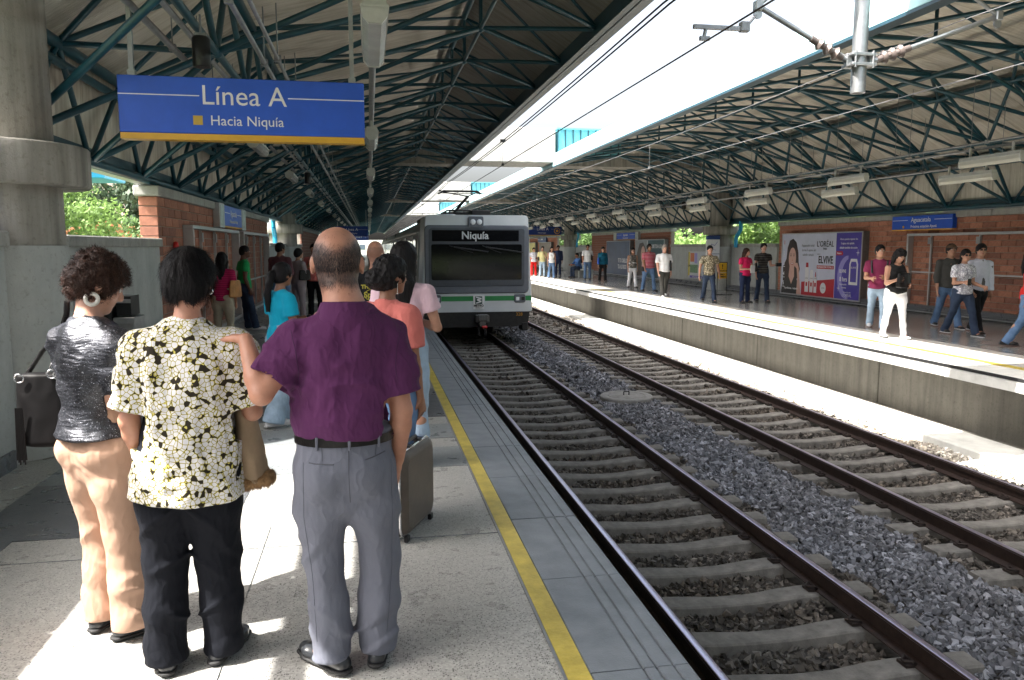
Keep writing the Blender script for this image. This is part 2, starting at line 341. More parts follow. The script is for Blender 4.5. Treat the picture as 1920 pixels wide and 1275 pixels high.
def offsleeper(x, y):      # leave the sleeper tops mostly bare
    ph = ((y - SLY0) / SLP) % 1.0; on = (ph < .40); intrack = (np.abs(x - TRK[0]) < 1.17) | (np.abs(x - TRK[1]) < 1.17)
    rail = np.zeros_like(x, bool)
    for t in TRK:
        for s in (-.75, .75): rail |= np.abs(x - (t + s)) < .085
    return ~((on & intrack) | rail)
mid = lambda x, y: (x + .12 * np.sin(y * 3.1) > 3.95) & (x + .12 * np.sin(y * 2.3) < 5.2)
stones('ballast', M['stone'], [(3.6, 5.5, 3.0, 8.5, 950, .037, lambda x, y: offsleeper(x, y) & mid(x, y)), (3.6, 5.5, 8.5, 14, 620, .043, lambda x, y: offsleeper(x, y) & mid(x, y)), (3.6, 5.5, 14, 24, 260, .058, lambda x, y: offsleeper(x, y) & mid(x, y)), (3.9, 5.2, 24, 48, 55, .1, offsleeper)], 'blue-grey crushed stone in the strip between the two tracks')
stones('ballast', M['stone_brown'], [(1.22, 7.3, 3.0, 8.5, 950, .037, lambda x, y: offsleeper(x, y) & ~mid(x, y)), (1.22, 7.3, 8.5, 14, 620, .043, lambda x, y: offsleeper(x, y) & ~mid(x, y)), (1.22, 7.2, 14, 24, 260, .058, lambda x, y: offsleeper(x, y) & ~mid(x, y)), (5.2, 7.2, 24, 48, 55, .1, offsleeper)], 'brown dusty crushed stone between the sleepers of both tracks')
stones('ballast', M['stone_sun_toned'], [(7.08, 7.62, 5.5, 16, 700, .043, None), (7.08, 7.62, 16, 30, 220, .065, None), (7.08, 7.62, 30, 70, 60, .1, None)], 'crushed stone beside the far rail, toned pale to carry the sunlight on it')

# ------------------------------------------------------------------ railway tracks
M['sleeper'] = mat('concrete_sleeper', (.165, .157, .145), .9, var=.42, scale=7, bump=.4, bscale=80, detail=8)
M['clip'] = mat('rusty_clip', (.030, .021, .018), .7, .3, var=.4, scale=40)
def sleeper_mesh():
    sec = [(-1.16, .0), (-1.0, .0), (-.6, 0), (-.42, -.012), (-.15, -.03), (.15, -.03), (.42, -.010), (.6, 0), (1.0, .0), (1.16, .0)]
    V = []; F = []
    for x, dz in sec:
        wt = .105 if abs(x) > .4 else .09; wb = .14 if abs(x) > .4 else .115
        V += [(x, -wb, -.2), (x, -wt, dz - .012), (x, -wt + .014, dz), (x, wt - .014, dz), (x, wt, dz - .012), (x, wb, -.2)]
    for i in range(len(sec) - 1):
        for k in range(5): F.append((i * 6 + k, i * 6 + k + 1, i * 6 + k + 7, i * 6 + k + 6))
    F += [(0, 1, 2, 3, 4, 5), tuple(range(len(V) - 1, len(V) - 7, -1))]
    return V, F
rail_prof = [(-.07, -.158), (.07, -.158), (.07, -.148), (.012, -.128), (.008, -.05), (.034, -.042), (.035, -.006), (.03, -.0005), (-.03, -.0005), (-.035, -.006), (-.034, -.042), (-.008, -.05), (-.012, -.128), (-.07, -.148)]
for ti, tx in enumerate(TRK):
    lab = ['near railway track of brown rails on concrete sleepers under the train', 'far railway track on concrete sleepers beside the opposite platform'][ti]
    t = thing('railway_track', lab, 'railway track', (tx, 0, -1.0))
    for s in (-.75, .75):
        mb = MB(); mb.prism([(a + s, b) for a, b in rail_prof], -6, 168); r = part('rail', mb, M['rail'], t)
        mb = MB(); mb.prism([(s + .0352, -.014), (s + .0335, -.006), (s + .029, -.0012), (s + .018, .0012), (s, .002), (s - .018, .0012), (s - .029, -.0012), (s - .0335, -.006), (s - .0352, -.014)], -6, 168, smooth=True); part('running_surface', mb, M['rail_top'], r)
    V, F = sleeper_mesh(); mb = MB(); mb.add(V, F); sm = mb.mesh('sleeper')
    cm = MB()
    cm.box(.06, .135, -.05, .05, -.158, -.138)
    cm.path([(.05, -.03, -.142), (.085, -.045, -.118), (.125, -.01, -.128), (.125, .01, -.128), (.085, .045, -.118), (.05, .03, -.142)], .010, 5)
    cme = cm.mesh('rail_clip'); far = MB()
    n = 0
    for i in range(280):
        y = SLY0 + SLP * (i + .2) + RNG.uniform(-.015, .015)
        if y < 2.4 and ti == 0: pass
        if y > 168: break
        if i < 150:
            link('sleeper', sm, M['sleeper'], t, loc=(RNG.uniform(-.012, .012), y, -.158 + RNG.uniform(-.006, .004)), rot=(0, 0, RNG.uniform(-.006, .006)))
            if i < 66:
                for s in (-.75, .75):
                    for q in (0, math.pi): link('rail_clip', cme, M['clip'], t, loc=(s, y, 0), rot=(0, 0, q))
        else: far.add([(a, b + y, c - .158) for a, b, c in V], F)
    o = part('sleeper', far, M['sleeper'], t); o['kind'] = 'stuff'

# manhole ring between the tracks
mh = thing('manhole', 'round concrete manhole cover with a black lifting handle in the ballast', 'manhole cover', (4.62, 13.6, -1.15))
mb = MB(); mb.lathe([(.47, -.15), (.49, .03), (.475, .05), (.36, .05), (.345, .035)], n=40); part('ring', mb, M['manhole'], mh)
mb = MB(); mb.lathe([(.335, -.05), (.335, .042), (.32, .05), (.02, .056)], n=40); part('lid', mb, M['manhole'], mh)
mb = MB(); mb.path([(-.05, 0, .05), (-.05, 0, .12), (.05, 0, .12), (.05, 0, .05)], .011, 8); part('handle', mb, M['black'], mh)

# ------------------------------------------------------------------ near platform
mb = MB(); mb.box(-3.4, .70, -45, 165, -1.6, -.004); 
npf = struct('platform', mb, M['terr'])
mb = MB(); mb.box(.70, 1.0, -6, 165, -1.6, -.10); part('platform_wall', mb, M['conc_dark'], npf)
mb = MB(); mb.box(.69, .702, -6, 165, -.05, .0028); part('metal_trim', mb, M['steel'], npf)
mb = MB(); mb.box(.704, .796, -6, 165, -.09, .0015); part('warning_line', mb, M['yellow'], npf)
# edge slabs with three grooves each
def slab_mesh(x0, x1, L, gr, th=.12, lip=.02):
    prof = [(x0, -th), (x0, -.004), (x0 + .004, 0)]
    for g in gr: prof += [(g - .007, 0), (g - .004, -.008), (g + .004, -.008), (g + .007, 0)]
    prof += [(x1 - .012, 0), (x1, -.012), (x1, -th)]
    mb = MB(); mb.prism(prof, .004, L - .004); return mb.mesh('edge_slab')
sm1 = slab_mesh(.80, 1.205, .862, (1.01, 1.065, 1.135))
for i in range(-5, 190):
    y = 2.716 + .862 * i
    if y > 164: break
    link('edge_slab', sm1, M['slab'], npf, loc=(0, y, RNG.uniform(-.0015, .0012)))
# inlaid dark terrazzo bands, then the far floor toned for its shade
bands = [(-2.57, -2.27, -6, 40), (-2.27, -1.98, -6, 4.59)]
def inlay(x0, x1, y0, y1, m, z=0.0, nm='floor_band'):
    mb = MB(); mb.box(x0, x1, y0, y1, -.02, z); return part(nm, mb, m, npf)
inlay(-2.27, -1.98, -6, 4.59, M['terr_dark']); inlay(-2.27, -.82, 4.59, 5.66, M['terr_dark'])
for a, b, m in ((5.66, 6.23, 'terr_mid'), (6.54, 7.07, 'terr_mid'), (7.40, 8.9, 'terr_dark')): inlay(-2.27, .69, a, b, M[m])
for a, b in ((9.3, 15.0), (15.4, 21.0), (21.4, 27.0), (27.6, 33.4), (34, 44), (44.5, 60), (61, 160)): inlay(-2.27, .45, a, b, M['terr_mid'])  # long far stretches carry the shade of the floor in their tone
mb = MB(); 
for y in (-1.2, .7, 2.35, 4.25):
    mb.box(-1.97, .69, y, y + .0018, -.01, .0008)
mb.box(-.6, -.5985, -6, 4.58, -.01, .0008)
part('floor_joint', mb, M['terr_mid'], npf)
# skirting along the wall
mb = MB(); mb.box(-2.86, -2.80, 7.2, 160, -.02, .13); mb.box(-2.66, -2.60, -4, 6.2, -.02, .13); part('skirting', mb, M['terr_dark'], npf)

# ------------------------------------------------------------------ far platform
mb = MB(); mb.box(8.65, 14.0, -45, 165, -1.6, -.004); fpf = struct('far_platform', mb, M['floor_far'])
mb = MB(); mb.box(8.65, 9.62, -2, 165, -.02, .0012); part('floor_band', mb, M['floor_far_sun_toned'], fpf)  # stands for the sunlit strip of the floor, not an inlay
mb = MB(); mb.box(8.50, 8.648, -2, 165, -.1, .0025); part('warning_line', mb, M['yellow'], fpf)
fw = slab_mesh(7.85, 8.496, 1.9, (8.02,), .17)
for i in range(3, 88): link('edge_slab', fw, M['slab_far'], fpf, loc=(0, 1.9 * i, RNG.uniform(-.003, .002)))
mb = MB(); mb.box(7.842, 7.862, 2, 165, -.03, .008); part('edge_strip', mb, M['rubber'], fpf)
# the recessed concrete wall below, cast in bays
for i in range(-1, 40):
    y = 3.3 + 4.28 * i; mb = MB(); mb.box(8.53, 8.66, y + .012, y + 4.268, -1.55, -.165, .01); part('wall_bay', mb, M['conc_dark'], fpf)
mb = MB(); mb.box(8.55, 8.64, -1, 165, -1.5, -.2); part('wall_core', mb, M['black'], fpf)
# cable duct shelf with cover slabs
for i in range(0, 85):
    y = 2 + 1.9 * i; mb = MB(); mb.box(7.64, 8.32, y + .004, y + 1.896, -1.3, -1.0, .012); part('duct_cover', mb, M['slab_far'], fpf)
mb = MB(); mb.box(8.32, 8.55, 2, 165, -1.4, -1.04); part('gutter_channel', mb, M['conc_dark'], fpf)
mb = MB(); mb.box(13.28, 13.5, 2, 160, -.01, .10); mb.box(13.33, 13.5, 2, 160, .10, .2); part('skirting', mb, M['terr_dark'], fpf)
mb = MB(); mb.tube((13.22, 2, .05), (13.22, 160, .05), .018, 6); part('floor_pipe', mb, M['steel'], fpf)

# ------------------------------------------------------------------ brick walls, low walls
def brick_wall(label, x, inward, y0, y1, zt, L=.385, hh=.139, detail=True, capt=.14):
    """x: face plane; inward: +1 if the face looks to +x, -1 if to -x"""
    t = thing('brick_wall', label, 'brick wall', (x, (y0 + y1) / 2, 0))
    cy = (y0 + y1) / 2; T = .24; a0, a1 = sorted((-.02 * inward, -(T - .02) * inward))
    mb = MB(); mb.box(a0 + .0, a1, y0 - cy + .012, y1 - cy - .012, 0, zt - .01); part('mortar_core', mb, M['mortar'], t)
    nz = int(round(zt / hh)); bh = zt / nz; items = []
    for k in range(nz):
        off = (k % 2) * L / 2; y = y0 - off
        while y < y1 - .01:
            a = max(y, y0); b = min(y + L, y1)
            if b - a > .06: items.append((a + .006, b - .006, k * bh + .006, (k + 1) * bh - .006, abs(b - a - L) < 1e-3))
            y += L
    full = MB(); full.box(-.055 * inward if inward > 0 else 0, 0 if inward > 0 else .055, -L / 2 + .006, L / 2 - .006, -bh / 2 + .006, bh / 2 - .006, .004)
    fme = full.mesh('brick'); items.sort(key=lambda q: q[0]); rest = MB(); cnt = 0
    for (a, b, c, d, isf) in items:
        j = RNG.uniform(-.0035, .0035)
        if detail and cnt < 292:
            if isf: link('brick', fme, M['brick'], t, loc=(j, (a + b) / 2 - cy, (c + d) / 2))
            else:
                m2 = MB(); m2.box(*(sorted((0, -.055 * inward))), a - cy, b - cy, c, d, .004); part('brick', m2, M['brick'], t, loc=(j, 0, 0))
            cnt += 1
        else: rest.box(*(sorted((j, j - .055 * inward))), a - cy, b - cy, c, d)
    if rest.v: o = part('brick', rest, M['brick'], t); o['kind'] = 'stuff'
    if detail:     # end face, one brick per course
        for k in range(nz):
            e0 = y0 - cy - .012 if inward > 0 or True else 0
            m2 = MB(); lo, hi = sorted((-.004 * inward, -(T) * inward)); m2.box(lo, hi, e0, e0 + .05, k * bh + .008, (k + 1) * bh - .008, .004); part('brick', m2, M['brick'], t)
    # coping
    n = max(1, int(round((y1 - y0) / 3.0))); l = (y1 - y0 + .12) / n
    for k in range(n):
        m2 = MB(); lo, hi = sorted((.045 * inward, -(T + .05) * inward)); m2.box(lo, hi, y0 - cy - .08 + k * l + .003, y0 - cy - .08 + (k + 1) * l - .003, zt, zt + capt, .015); part('coping_stone', m2, M['coping'], t)
    return t
def low_wall(label, x, inward, y0, y1, zt=1.62, joint=1.05):
    t = thing('low_wall', label, 'low wall', (x, (y0 + y1) / 2, 0)); cy = (y0 + y1) / 2
    mb = MB(); mb.box(*sorted((0, -.2 * inward)), y0 - cy, y1 - cy, 0, zt); part('panel', mb, M['conc_light'], t)
    n = max(1, int(round((y1 - y0) / joint))); l = (y1 - y0) / n
    for k in range(n):
        m2 = MB(); m2.box(*sorted((.05 * inward, -.26 * inward)), y0 - cy + k * l + .004, y0 - cy + (k + 1) * l - .004, zt, zt + .115, .012); part('coping_stone', m2, M['coping'], t)
    return t
brick_wall('near red brick wall with two empty metal frames behind the waiting passengers', -2.83, 1, 11.5, 23.3, 2.31)
brick_wall('second brick wall on the near platform, past the far column', -2.83, 1, 34.6, 46.4, 2.31, detail=False)
brick_wall('third brick wall of the near platform, deep under the roof', -2.83, 1, 57.5, 69.2, 2.31, detail=False)
brick_wall('large brick wall of the opposite platform carrying the shampoo billboard', 13.5, -1, 12.2, 24.3, 2.31)
brick_wall('brick wall of the opposite platform with two dark blue posters', 13.5, -1, 34.0, 46.8, 2.31, detail=False)
brick_wall('brick wall of the opposite platform by the yellow poster beside the train', 13.5, -1, 56.0, 69.0, 2.31, detail=False)
brick_wall('brick wall deepest along the opposite platform', 13.5, -1, 79, 92, 2.31, detail=False)
low_wall('low grey wall with stone coping to the left of the brick wall, trees behind', -2.83, 1, 6.9, 11.48)
low_wall('low grey wall at the left picture edge beside the near column', -2.62, 1, -16, 6.3)
brick_wall('brick wall of the opposite platform beyond the right picture edge', 13.5, -1, -20, 8, 2.31, detail=False)
low_wall('low grey wall beside the second column of the near platform', -2.83, 1, 23.4, 34.5)
low_wall('low grey wall past the second brick wall of the near platform', -2.83, 1, 46.5, 57.4)
low_wall('low grey wall of the opposite platform with the white information board', 13.5, -1, 24.42, 33.9)
low_wall('low grey wall of the opposite platform behind the bench', 13.5, -1, 46.9, 55.9)
low_wall('low grey wall farthest along the opposite platform', 13.5, -1, 69.1, 78.9)

# ------------------------------------------------------------------ columns
def column(label, x, y, top=4.4, base=True):
    t = thing('column', label, 'column', (x, y, 0), group=None)
    mb = MB(); mb.lathe([(.485, 0), (.485, 1.63)], n=40); part('painted_base', mb, M['conc_light'], t)
    mb = MB(); mb.lathe([(.47, 1.63), (.47, 2.08)], n=40); part('lower_shaft', mb, M['conc'], t)
    mb = MB(); mb.lathe([(.665, 2.08), (.68, 2.095), (.68, 2.375), (.67, 2.39)], n=48); part('collar', mb, M['conc'], t)
    mb = MB(); mb.lathe([(.43, 2.39), (.43, top)], n=40); part('upper_shaft', mb, M['conc'], t); return t
column('nearest round concrete column with a wide collar at the left picture edge', -2.85, 6.75)
column('second round concrete column of the near platform between the two brick walls', -2.92, 28.2)
column('third column of the near platform, far under the roof', -2.92, 51)
column('nearest round column of the opposite platform, with a map board on it', 13.25, 28.2)
column('second column of the opposite platform beside the bench', 13.25, 51)
column('farthest visible column of the opposite platform', 13.25, 73.8)
# rain pipes, blue
M['pipe_blue'] = mat('blue_drain_pipe', (.02, .30, .52), .4, var=.1)
for x, y, s, lab in ((13.4, 26.9, -1, 'bright blue drain pipe beside the opposite nearest column'), (13.4, 49.6, -1, 'bright blue drain pipe beside the opposite column past the bench'), (-3.0, 26.2, 1, 'bright blue drain pipe in the gap beside the near second column')):
    mb = MB(); mb.path([(x, y, 2.55), (x, y, 2.25), (x, y + .35 * 1, 1.95), (x, y + .35, 1.6)], .07, 10); o = part('drain_pipe', mb, M['pipe_blue'], None); tag(o, lab, 'drain pipe')
# transverse concrete beams with blue louvres
M['louvre'] = mat('turquoise_louvre', (.11, .38, .45), .5, var=.1)
M['conc_pale'] = concrete('pale_cast_concrete', (.52, .51, .48), .3)
for k, y in enumerate((26.6, 49.4, 72.2)):
    lab = ['nearest concrete crossbeam spanning the gap between the roofs', 'second concrete crossbeam between the roofs, above the pantograph', 'third concrete crossbeam between the roofs'][k]
    t = thing('crossbeam', lab, 'beam', (4.8, y + .85, 4.48))
    mb = MB(); mb.box(-1.9, 1.55, -.85, .85, 0, 1.17, .03); part('beam', mb, M['conc_pale'], t)
    mb = MB(); mb.box(-7.9, -1.91, -.5, .5, -.06, .42); part('beam_arm', mb, M['conc'], t)
    mb = MB(); mb.box(1.56, 8.6, -.5, .5, -.06, .42); part('beam_arm', mb, M['conc'], t)
    lv = MB(); lv.box(1.62, 3.9, -.80, .8, 0.3, 1.13); part('louvre_box', lv, M['louvre'], t)
    for j in range(9):
        m2 = MB(); m2.box(1.62 + j * .27, 1.65 + j * .27, -.84, -.8, .3, 1.13); part('louvre_rib', m2, M['teal'], t)
    m2 = MB(); m2.box(1.6, 3.95, -.88, .82, 1.13, 1.18); part('louvre_cap', m2, M['louvre'], t)
# the portal beam that carries the catenary drop post (above the picture)
t = thing('crossbeam', 'steel portal beam over the tracks above the catenary post', 'beam', (4.8, 7.85, 5.02))
mb = MB(); mb.box(-2.9, 3.0, -.5, .5, 0, .5, .02); part('beam', mb, M['steel'], t)
mb = MB(); mb.box(-2.9, -2.7, -.2, .2, -.55, 0); mb.box(2.7, 2.9, -.2, .2, -.5, 0); part('beam_leg', mb, M['steel'], t)

# ------------------------------------------------------------------ the two canopies: panels, deck, tube trusses
def canopy(label, N, phase, slopes, y_start, side_start, gut):
    """N: node lines name -> (x, z, half offset)"""
    t = thing('platform_canopy', label, 'station roof', (0, 0, 0))
    mod = 1.9
    # panels: one mesh per slope, repeated every .95 m
    PM = []
    for (a, b) in slopes:
        (xa, za), (xb, zb) = a, b; d = Vector((xb - xa, 0, zb - za)); L = d.length; nrm = Vector((-d.z, 0, d.x)).normalized()
        if nrm.z < 0: nrm = -nrm
        if abs(d.x) < .3: nrm = Vector((-1 if xa < 0 else 1, 0, 0))
        nrm = nrm * .03
        V = [];
        for y in (.006, .944):
            V += [(xa, y, za), (xb, y, zb), (xb + nrm.x, y, zb + nrm.z), (xa + nrm.x, y, za + nrm.z)]
        mb = MB(); mb.add(V, [(0, 1, 5, 4), (1, 2, 6, 5), (2, 3, 7, 6), (3, 0, 4, 7), (0, 3, 2, 1), (4, 5, 6, 7)], False); PM.append((mb.mesh('roof_panel'), abs(d.x) < .3, V))
        PM[-1] = PM[-1] + (nrm.normalized(),)
    # continuous weather deck over the panels (side sheet and roof sheet)
    def sheet(pts, y0):
        up_ = []; lo_ = []
        for i, (x, z) in enumerate(pts):
            p = Vector(pts[max(0, i - 1)]); q = Vector(pts[min(len(pts) - 1, i + 1)]); d = (q - p).normalized(); nn = Vector((-d.y, d.x))
            if nn.y < 0 or (abs(nn.y) < .1 and nn.x * gut < 0): nn = -nn
            lo_.append((x + nn.x * .034, z + nn.y * .034)); up_.append((x + nn.x * .05, z + nn.y * .05))
        mb = MB(); mb.prism(lo_ + up_[::-1], y0, 163); return mb
    a0, a1 = slopes[0]; part('roof_deck', sheet([(a0[0] + gut * .01, a0[1] - .02), (a1[0] + gut * .01, a1[1] + .06)], side_start), M['deck'], t)
    tail = [q[0] for q in slopes[2:]] + [(slopes[-1][1][0] - gut * .10, slopes[-1][1][1] - .04)]
    if side_start > 5:      # the bay in front of the side sheets is open lower down
        part('roof_deck', sheet([(-2.80, 3.77)] + tail, -42), M['deck'], t)
        nn = Vector((-.547, 0, .837)) * .03; mb = MB(); W = []
        for y in (y_start, side_start - .1): W += [(-2.80, y, 3.77), (-1.5, y, 4.62), (-1.5 + nn.x, y, 4.62 + nn.z), (-2.80 + nn.x, y, 3.77 + nn.z)]
        mb.add(W, [(0, 1, 5, 4), (1, 2, 6, 5), (2, 3, 7, 6), (3, 0, 4, 7), (0, 3, 2, 1), (4, 5, 6, 7)], False); part('roof_panel', mb, M['roof'], t)
    part('roof_deck', sheet([(slopes[1][0][0] + gut * .10, slopes[1][0][1] - .09)] + [q[0] for q in slopes[1:]] + [(slopes[-1][1][0] - gut * .10, slopes[-1][1][1] - .04)], side_start if side_start > 5 else -42), M['deck'], t)
    cnt = 0; rest = MB(); rest2 = MB(); i = 0
    while True:
        y = y_start + .95 * i; i += 1
        if y > 162: break
        for pi, (me, vert, V, _n) in enumerate(PM):
            if (vert or (pi == 1 and side_start > 5)) and y < side_start: continue
            if cnt < 290: link('roof_panel', me, M['roof_shaded'] if pi == len(PM) - 1 else M['roof'], t, loc=(0, y, 0)); cnt += 1
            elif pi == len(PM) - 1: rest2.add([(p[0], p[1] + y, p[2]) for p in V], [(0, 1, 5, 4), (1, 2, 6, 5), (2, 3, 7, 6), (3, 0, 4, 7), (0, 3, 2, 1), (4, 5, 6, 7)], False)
            else: rest.add([(p[0], p[1] + y, p[2]) for p in V], [(0, 1, 5, 4), (1, 2, 6, 5), (2, 3, 7, 6), (3, 0, 4, 7), (0, 3, 2, 1), (4, 5, 6, 7)], False)
    o = part('roof_panel', rest, M['roof'], t); o['kind'] = 'stuff'; o = part('roof_panel', rest2, M['roof_shaded'], t); o['kind'] = 'stuff'
    # tube members of one module
    def P(nm, k): x, z, h = N[nm]; return (x, (k + (.5 if h else 0)) * mod, z)
    mem = []
    for nm, r in (('G', .055), ('E', .06), ('B', .065), ('R', .05), ('K', .03), ('C', .038), ('V', .05)):
        mem.append((P(nm, 0), P(nm, 1), r, 'truss_chord'))
    x, z, h = N['E']; mem.append(((x + gut * .02, .95, z - .16), (x + gut * .02, .95 + mod, z - .16), .045, 'truss_chord'))
    for a, b, r in (('G', 'E', .03), ('G', 'C', .034), ('E', 'B', .03), ('C', 'B', .034), ('C', 'K', .034), ('V', 'K', .03), ('V', 'R', .022)):
        ha, hb = N[a][2], N[b][2]
        if ha and not hb: mem += [(P(a, 0), P(b, 0), r, 'truss_tube'), (P(a, 0), P(b, 1), r, 'truss_tube')]
        elif hb and not ha: mem += [(P(a, 0), P(b, 0), r, 'truss_tube'), (P(a, 0), P(b, -1), r, 'truss_tube')]
        else: mem += [(P(a, 0), P(b, 0), r, 'truss_tube')]
    mem += [(P('K', 0), P('R', 0), .028, 'truss_tube'), (P('B', 0), P('K', 0), .028, 'truss_tube'), (P('B', 0), P('R', 1), .024, 'truss_tube'), (P('E', 0), P('C', 0), .03, 'truss_tube')]
    if 'A' in N:
        mem += [(P('A', 0), P('A', 1), .045, 'truss_chord'), (P('A', 0), P('R', 0), .026, 'truss_tube'), (P('A', 0), P('B', 0), .03, 'truss_tube'), (P('A', 0), P('B', 1), .03, 'truss_tube'), (P('A', 0), P('C', 0), .03, 'truss_tube'), (P('A', 0), P('K', 0), .03, 'truss_tube')]
    MM = []
    for a, b, r, nm in mem:
        mb = MB(); mb.tube(a, b, r, 8, caps=False); MM.append((nm, mb.mesh(nm), a, b, r))
    nb = MB(); nb.lathe([(.01, -.062), (.05, -.04), (.062, 0), (.05, .04), (.01, .062)], n=10); nbm = nb.mesh('truss_node')
    cnt = {}; rest = MB()
    kk0 = max(0, int((y_start - phase) // mod))
    for k in range(-6, 90):
        y = phase + k * mod
        if y < y_start or y > 160: continue
        for nm, me, a, b, r in MM:
            low = (a[2] < 2.9 or b[2] < 2.9)
            if low and y < side_start + .3: continue
            if side_start > 5 and y < 5 and nm == 'truss_chord' and a[0] < -2.7 and a[2] < 3.45: continue
            if y < 4 and nm == 'truss_tube': continue
            if y < 42 and cnt.get(nm, 0) < 296:
                link(nm, me, M['teal'], t, loc=(0, y, 0)); cnt[nm] = cnt.get(nm, 0) + 1
            else:
                n = 5 if y < 90 else 3
                rest.tube((a[0], a[1] + y, a[2]), (b[0], b[1] + y, b[2]), r, n, caps=False)
        if 4 < y < 34:
            for q in ('C', 'K', 'B'): x, z, h = N[q]; link('truss_node', nbm, M['teal'], t, loc=(x, y + (.95 if h else 0), z))
    o = part('truss_tube', rest, M['teal'], t); o['kind'] = 'stuff'
    # eave beam and fascia, gutter
    xv, zv, _ = N['V']; s = 1 if gut < 0 else -1      # s: direction from canopy to tracks
    mb = MB(); mb.box(xv - .05, xv + .05, y_start, 163, zv - .09, zv + .12); part('eave_beam', mb, M['teal_edge'], t)
    mb = MB(); lo, hi = sorted((xv + s * .052, xv + s * .16)); mb.box(lo, hi, y_start, 163, zv - .06, zv + .36, .01); part('fascia', mb, M['gutter_blue'], t)
    mb = MB(); mb.box(lo - .01, hi + .01, y_start, 163, zv - .10, zv - .062); part('fascia_trim', mb, M['teal_edge'], t)
    xg, zg, _ = N['G']; 
    mb = MB(); a, b = sorted((xg - gut * -.02, xg + gut * .12)); mb.box(a, b, side_start, 163, zg - .03, zg + .16); part('gutter_box', mb, M['teal_edge'], t)
    mb = MB(); mb.box(a - .02, b + .02, side_start, 163, zg - .06, zg - .032); part('gutter_trim', mb, M['steel'], t)
    return t
NL = {'G': (-2.92, 2.52, 0), 'E': (-2.84, 3.52, 1), 'B': (-1.45, 4.47, 0), 'R': (1.58, 5.28, 0), 'K': (1.58, 4.62, 0), 'C': (-1.42, 3.50, 1), 'V': (2.98, 4.42, 1)}
canopy('near platform canopy of beige ribbed boards on a dark teal tube truss', NL, 7.3, [((-3.02, 2.6), (-2.99, 3.62)), ((-3.0, 3.64), (-1.5, 4.62)), ((-1.5, 4.62), (1.58, 5.42)), ((1.58, 5.42), (2.98, 4.56))], -3.0, 6.7, -1)
NRr = {'G': (13.42, 2.52, 0), 'E': (13.38, 3.58, 1), 'B': (11.5, 4.62, 0), 'R': (8.4, 5.28, 0), 'K': (8.4, 4.70, 0), 'A': (9.84, 4.62, 0), 'C': (11.9, 3.64, 1), 'V': (6.43, 4.42, 1)}
canopy('opposite platform canopy of pale ribbed boards on a teal tube truss', NRr, 7.0, [((13.54, 2.6), (13.51, 3.68)), ((13.52, 3.70), (11.55, 4.76)), ((11.55, 4.76), (8.4, 5.42)), ((8.4, 5.42), (6.43, 4.56))], 2.0, 2.0, 1)
# ------------------------------------------------------------------ the train
M['train'] = mat('train_pale_grey_paint', (.58, .62, .66), .3, .1, var=.05, scale=3, bump=.02)
M['train_side'] = mat('train_side_steel', (.36, .37, .37), .28, .7, var=.12, scale=4, stretch=(1, .1, 3))
M['train_frame'] = mat('train_dark_grey_panel', (.11, .125, .155), .35, var=.08)
M['train_glass'] = mat('dark_windscreen', (.004, .005, .007), .06, var=.2, spec=.22)
M['train_green'] = mat('train_green_stripe', (.02, .23, .065), .4, var=.05)
M['under'] = mat('dirty_underframe', (.016, .015, .015), .7, var=.4, scale=8)
M['lamp_glass'] = mat('lamp_glass', (.75, .8, .85), .1, var=.05, spec=.8)
M['red'] = mat('red_plastic', (.6, .02, .02), .4)
M['led'] = mat('unlit_white_led', (.55, .58, .60), .5, var=.05)
YT = 21.5; TX = 2.93
def tx(px): return 1.376 + (px - 790) / 66.8
def tz(py): return 2.49 - (py - 403) / 68.2
tr = thing('train', 'pale grey metro train with green stripe and Niquía sign arriving at the near platform', 'train', (0, YT, 0))
# front shell: tapering faceted cab
def rrect(x0, x1, z0, z1, r, n=6):
    P = []
    for cx_, cz_, a0 in ((x1 - r, z1 - r, 0), (x0 + r, z1 - r, 90), (x0 + r, z0 + r, 180), (x1 - r, z0 + r, 270)):
        for i in range(n + 1): a = R(a0 + 90 * i / n); P.append((cx_ + r * math.cos(a), cz_ + r * math.sin(a)))
    return P
def ring_loft(mb, rings, cap0=True, cap1=True):
    n = len(rings[0]); V = [p for r in rings for p in r]
    F = [(k * n + i, k * n + (i + 1) % n, (k + 1) * n + (i + 1) % n, (k + 1) * n + i) for k in range(len(rings) - 1) for i in range(n)]
    mb.add(V, F, True)
    if cap0: mb.add(rings[0], [tuple(range(n - 1, -1, -1))], False)
    if cap1: mb.add(rings[-1], [tuple(range(n))], False)
xl, xr = tx(790), tx(998); zt_, zb_ = tz(403), tz(585)
def tsec(y, ins=0., topin=.09, zb=zb_):
    # rounded trapezium, widest at the floor
    P = []
    for (cx_, cz_, a0, s) in ((xr - .14 - ins - topin, zt_ - .12, 0, .12), (xl + .14 + ins + topin, zt_ - .12, 90, .12), (xl + .04 + ins, zb + .05, 180, .05), (xr - .04 - ins, zb + .05, 270, .05)):
        for i in range(7): a = R(a0 + 15 * i); P.append((cx_ + s * math.cos(a), y, cz_ + s * math.sin(a)))
    return P
mb = MB(); ring_loft(mb, [tsec(0.0, .035), tsec(.03, .008), tsec(.5, 0), tsec(1.6, 0)]); body = part('cab', mb, M['train'], tr)
fr = MB(); ring_loft(fr, [[(x, -.045, z) for x, z in rrect(tx(799), tx(989), tz(548), tz(423.5), .12)], [(x, .0, z) for x, z in rrect(tx(797), tx(991), tz(550), tz(422), .13)]]); frm = part('windscreen_surround', fr, M['train_frame'], tr)
fr = MB(); ring_loft(fr, [[(x, -.058, z) for x, z in rrect(tx(806), tx(981), tz(535), tz(428.5), .07)], [(x, -.04, z) for x, z in rrect(tx(804.5), tx(982.5), tz(537), tz(427.5), .08)]]); part('inner_frame', fr, mat('train_frame_dark', (.055, .066, .085), .35), tr)
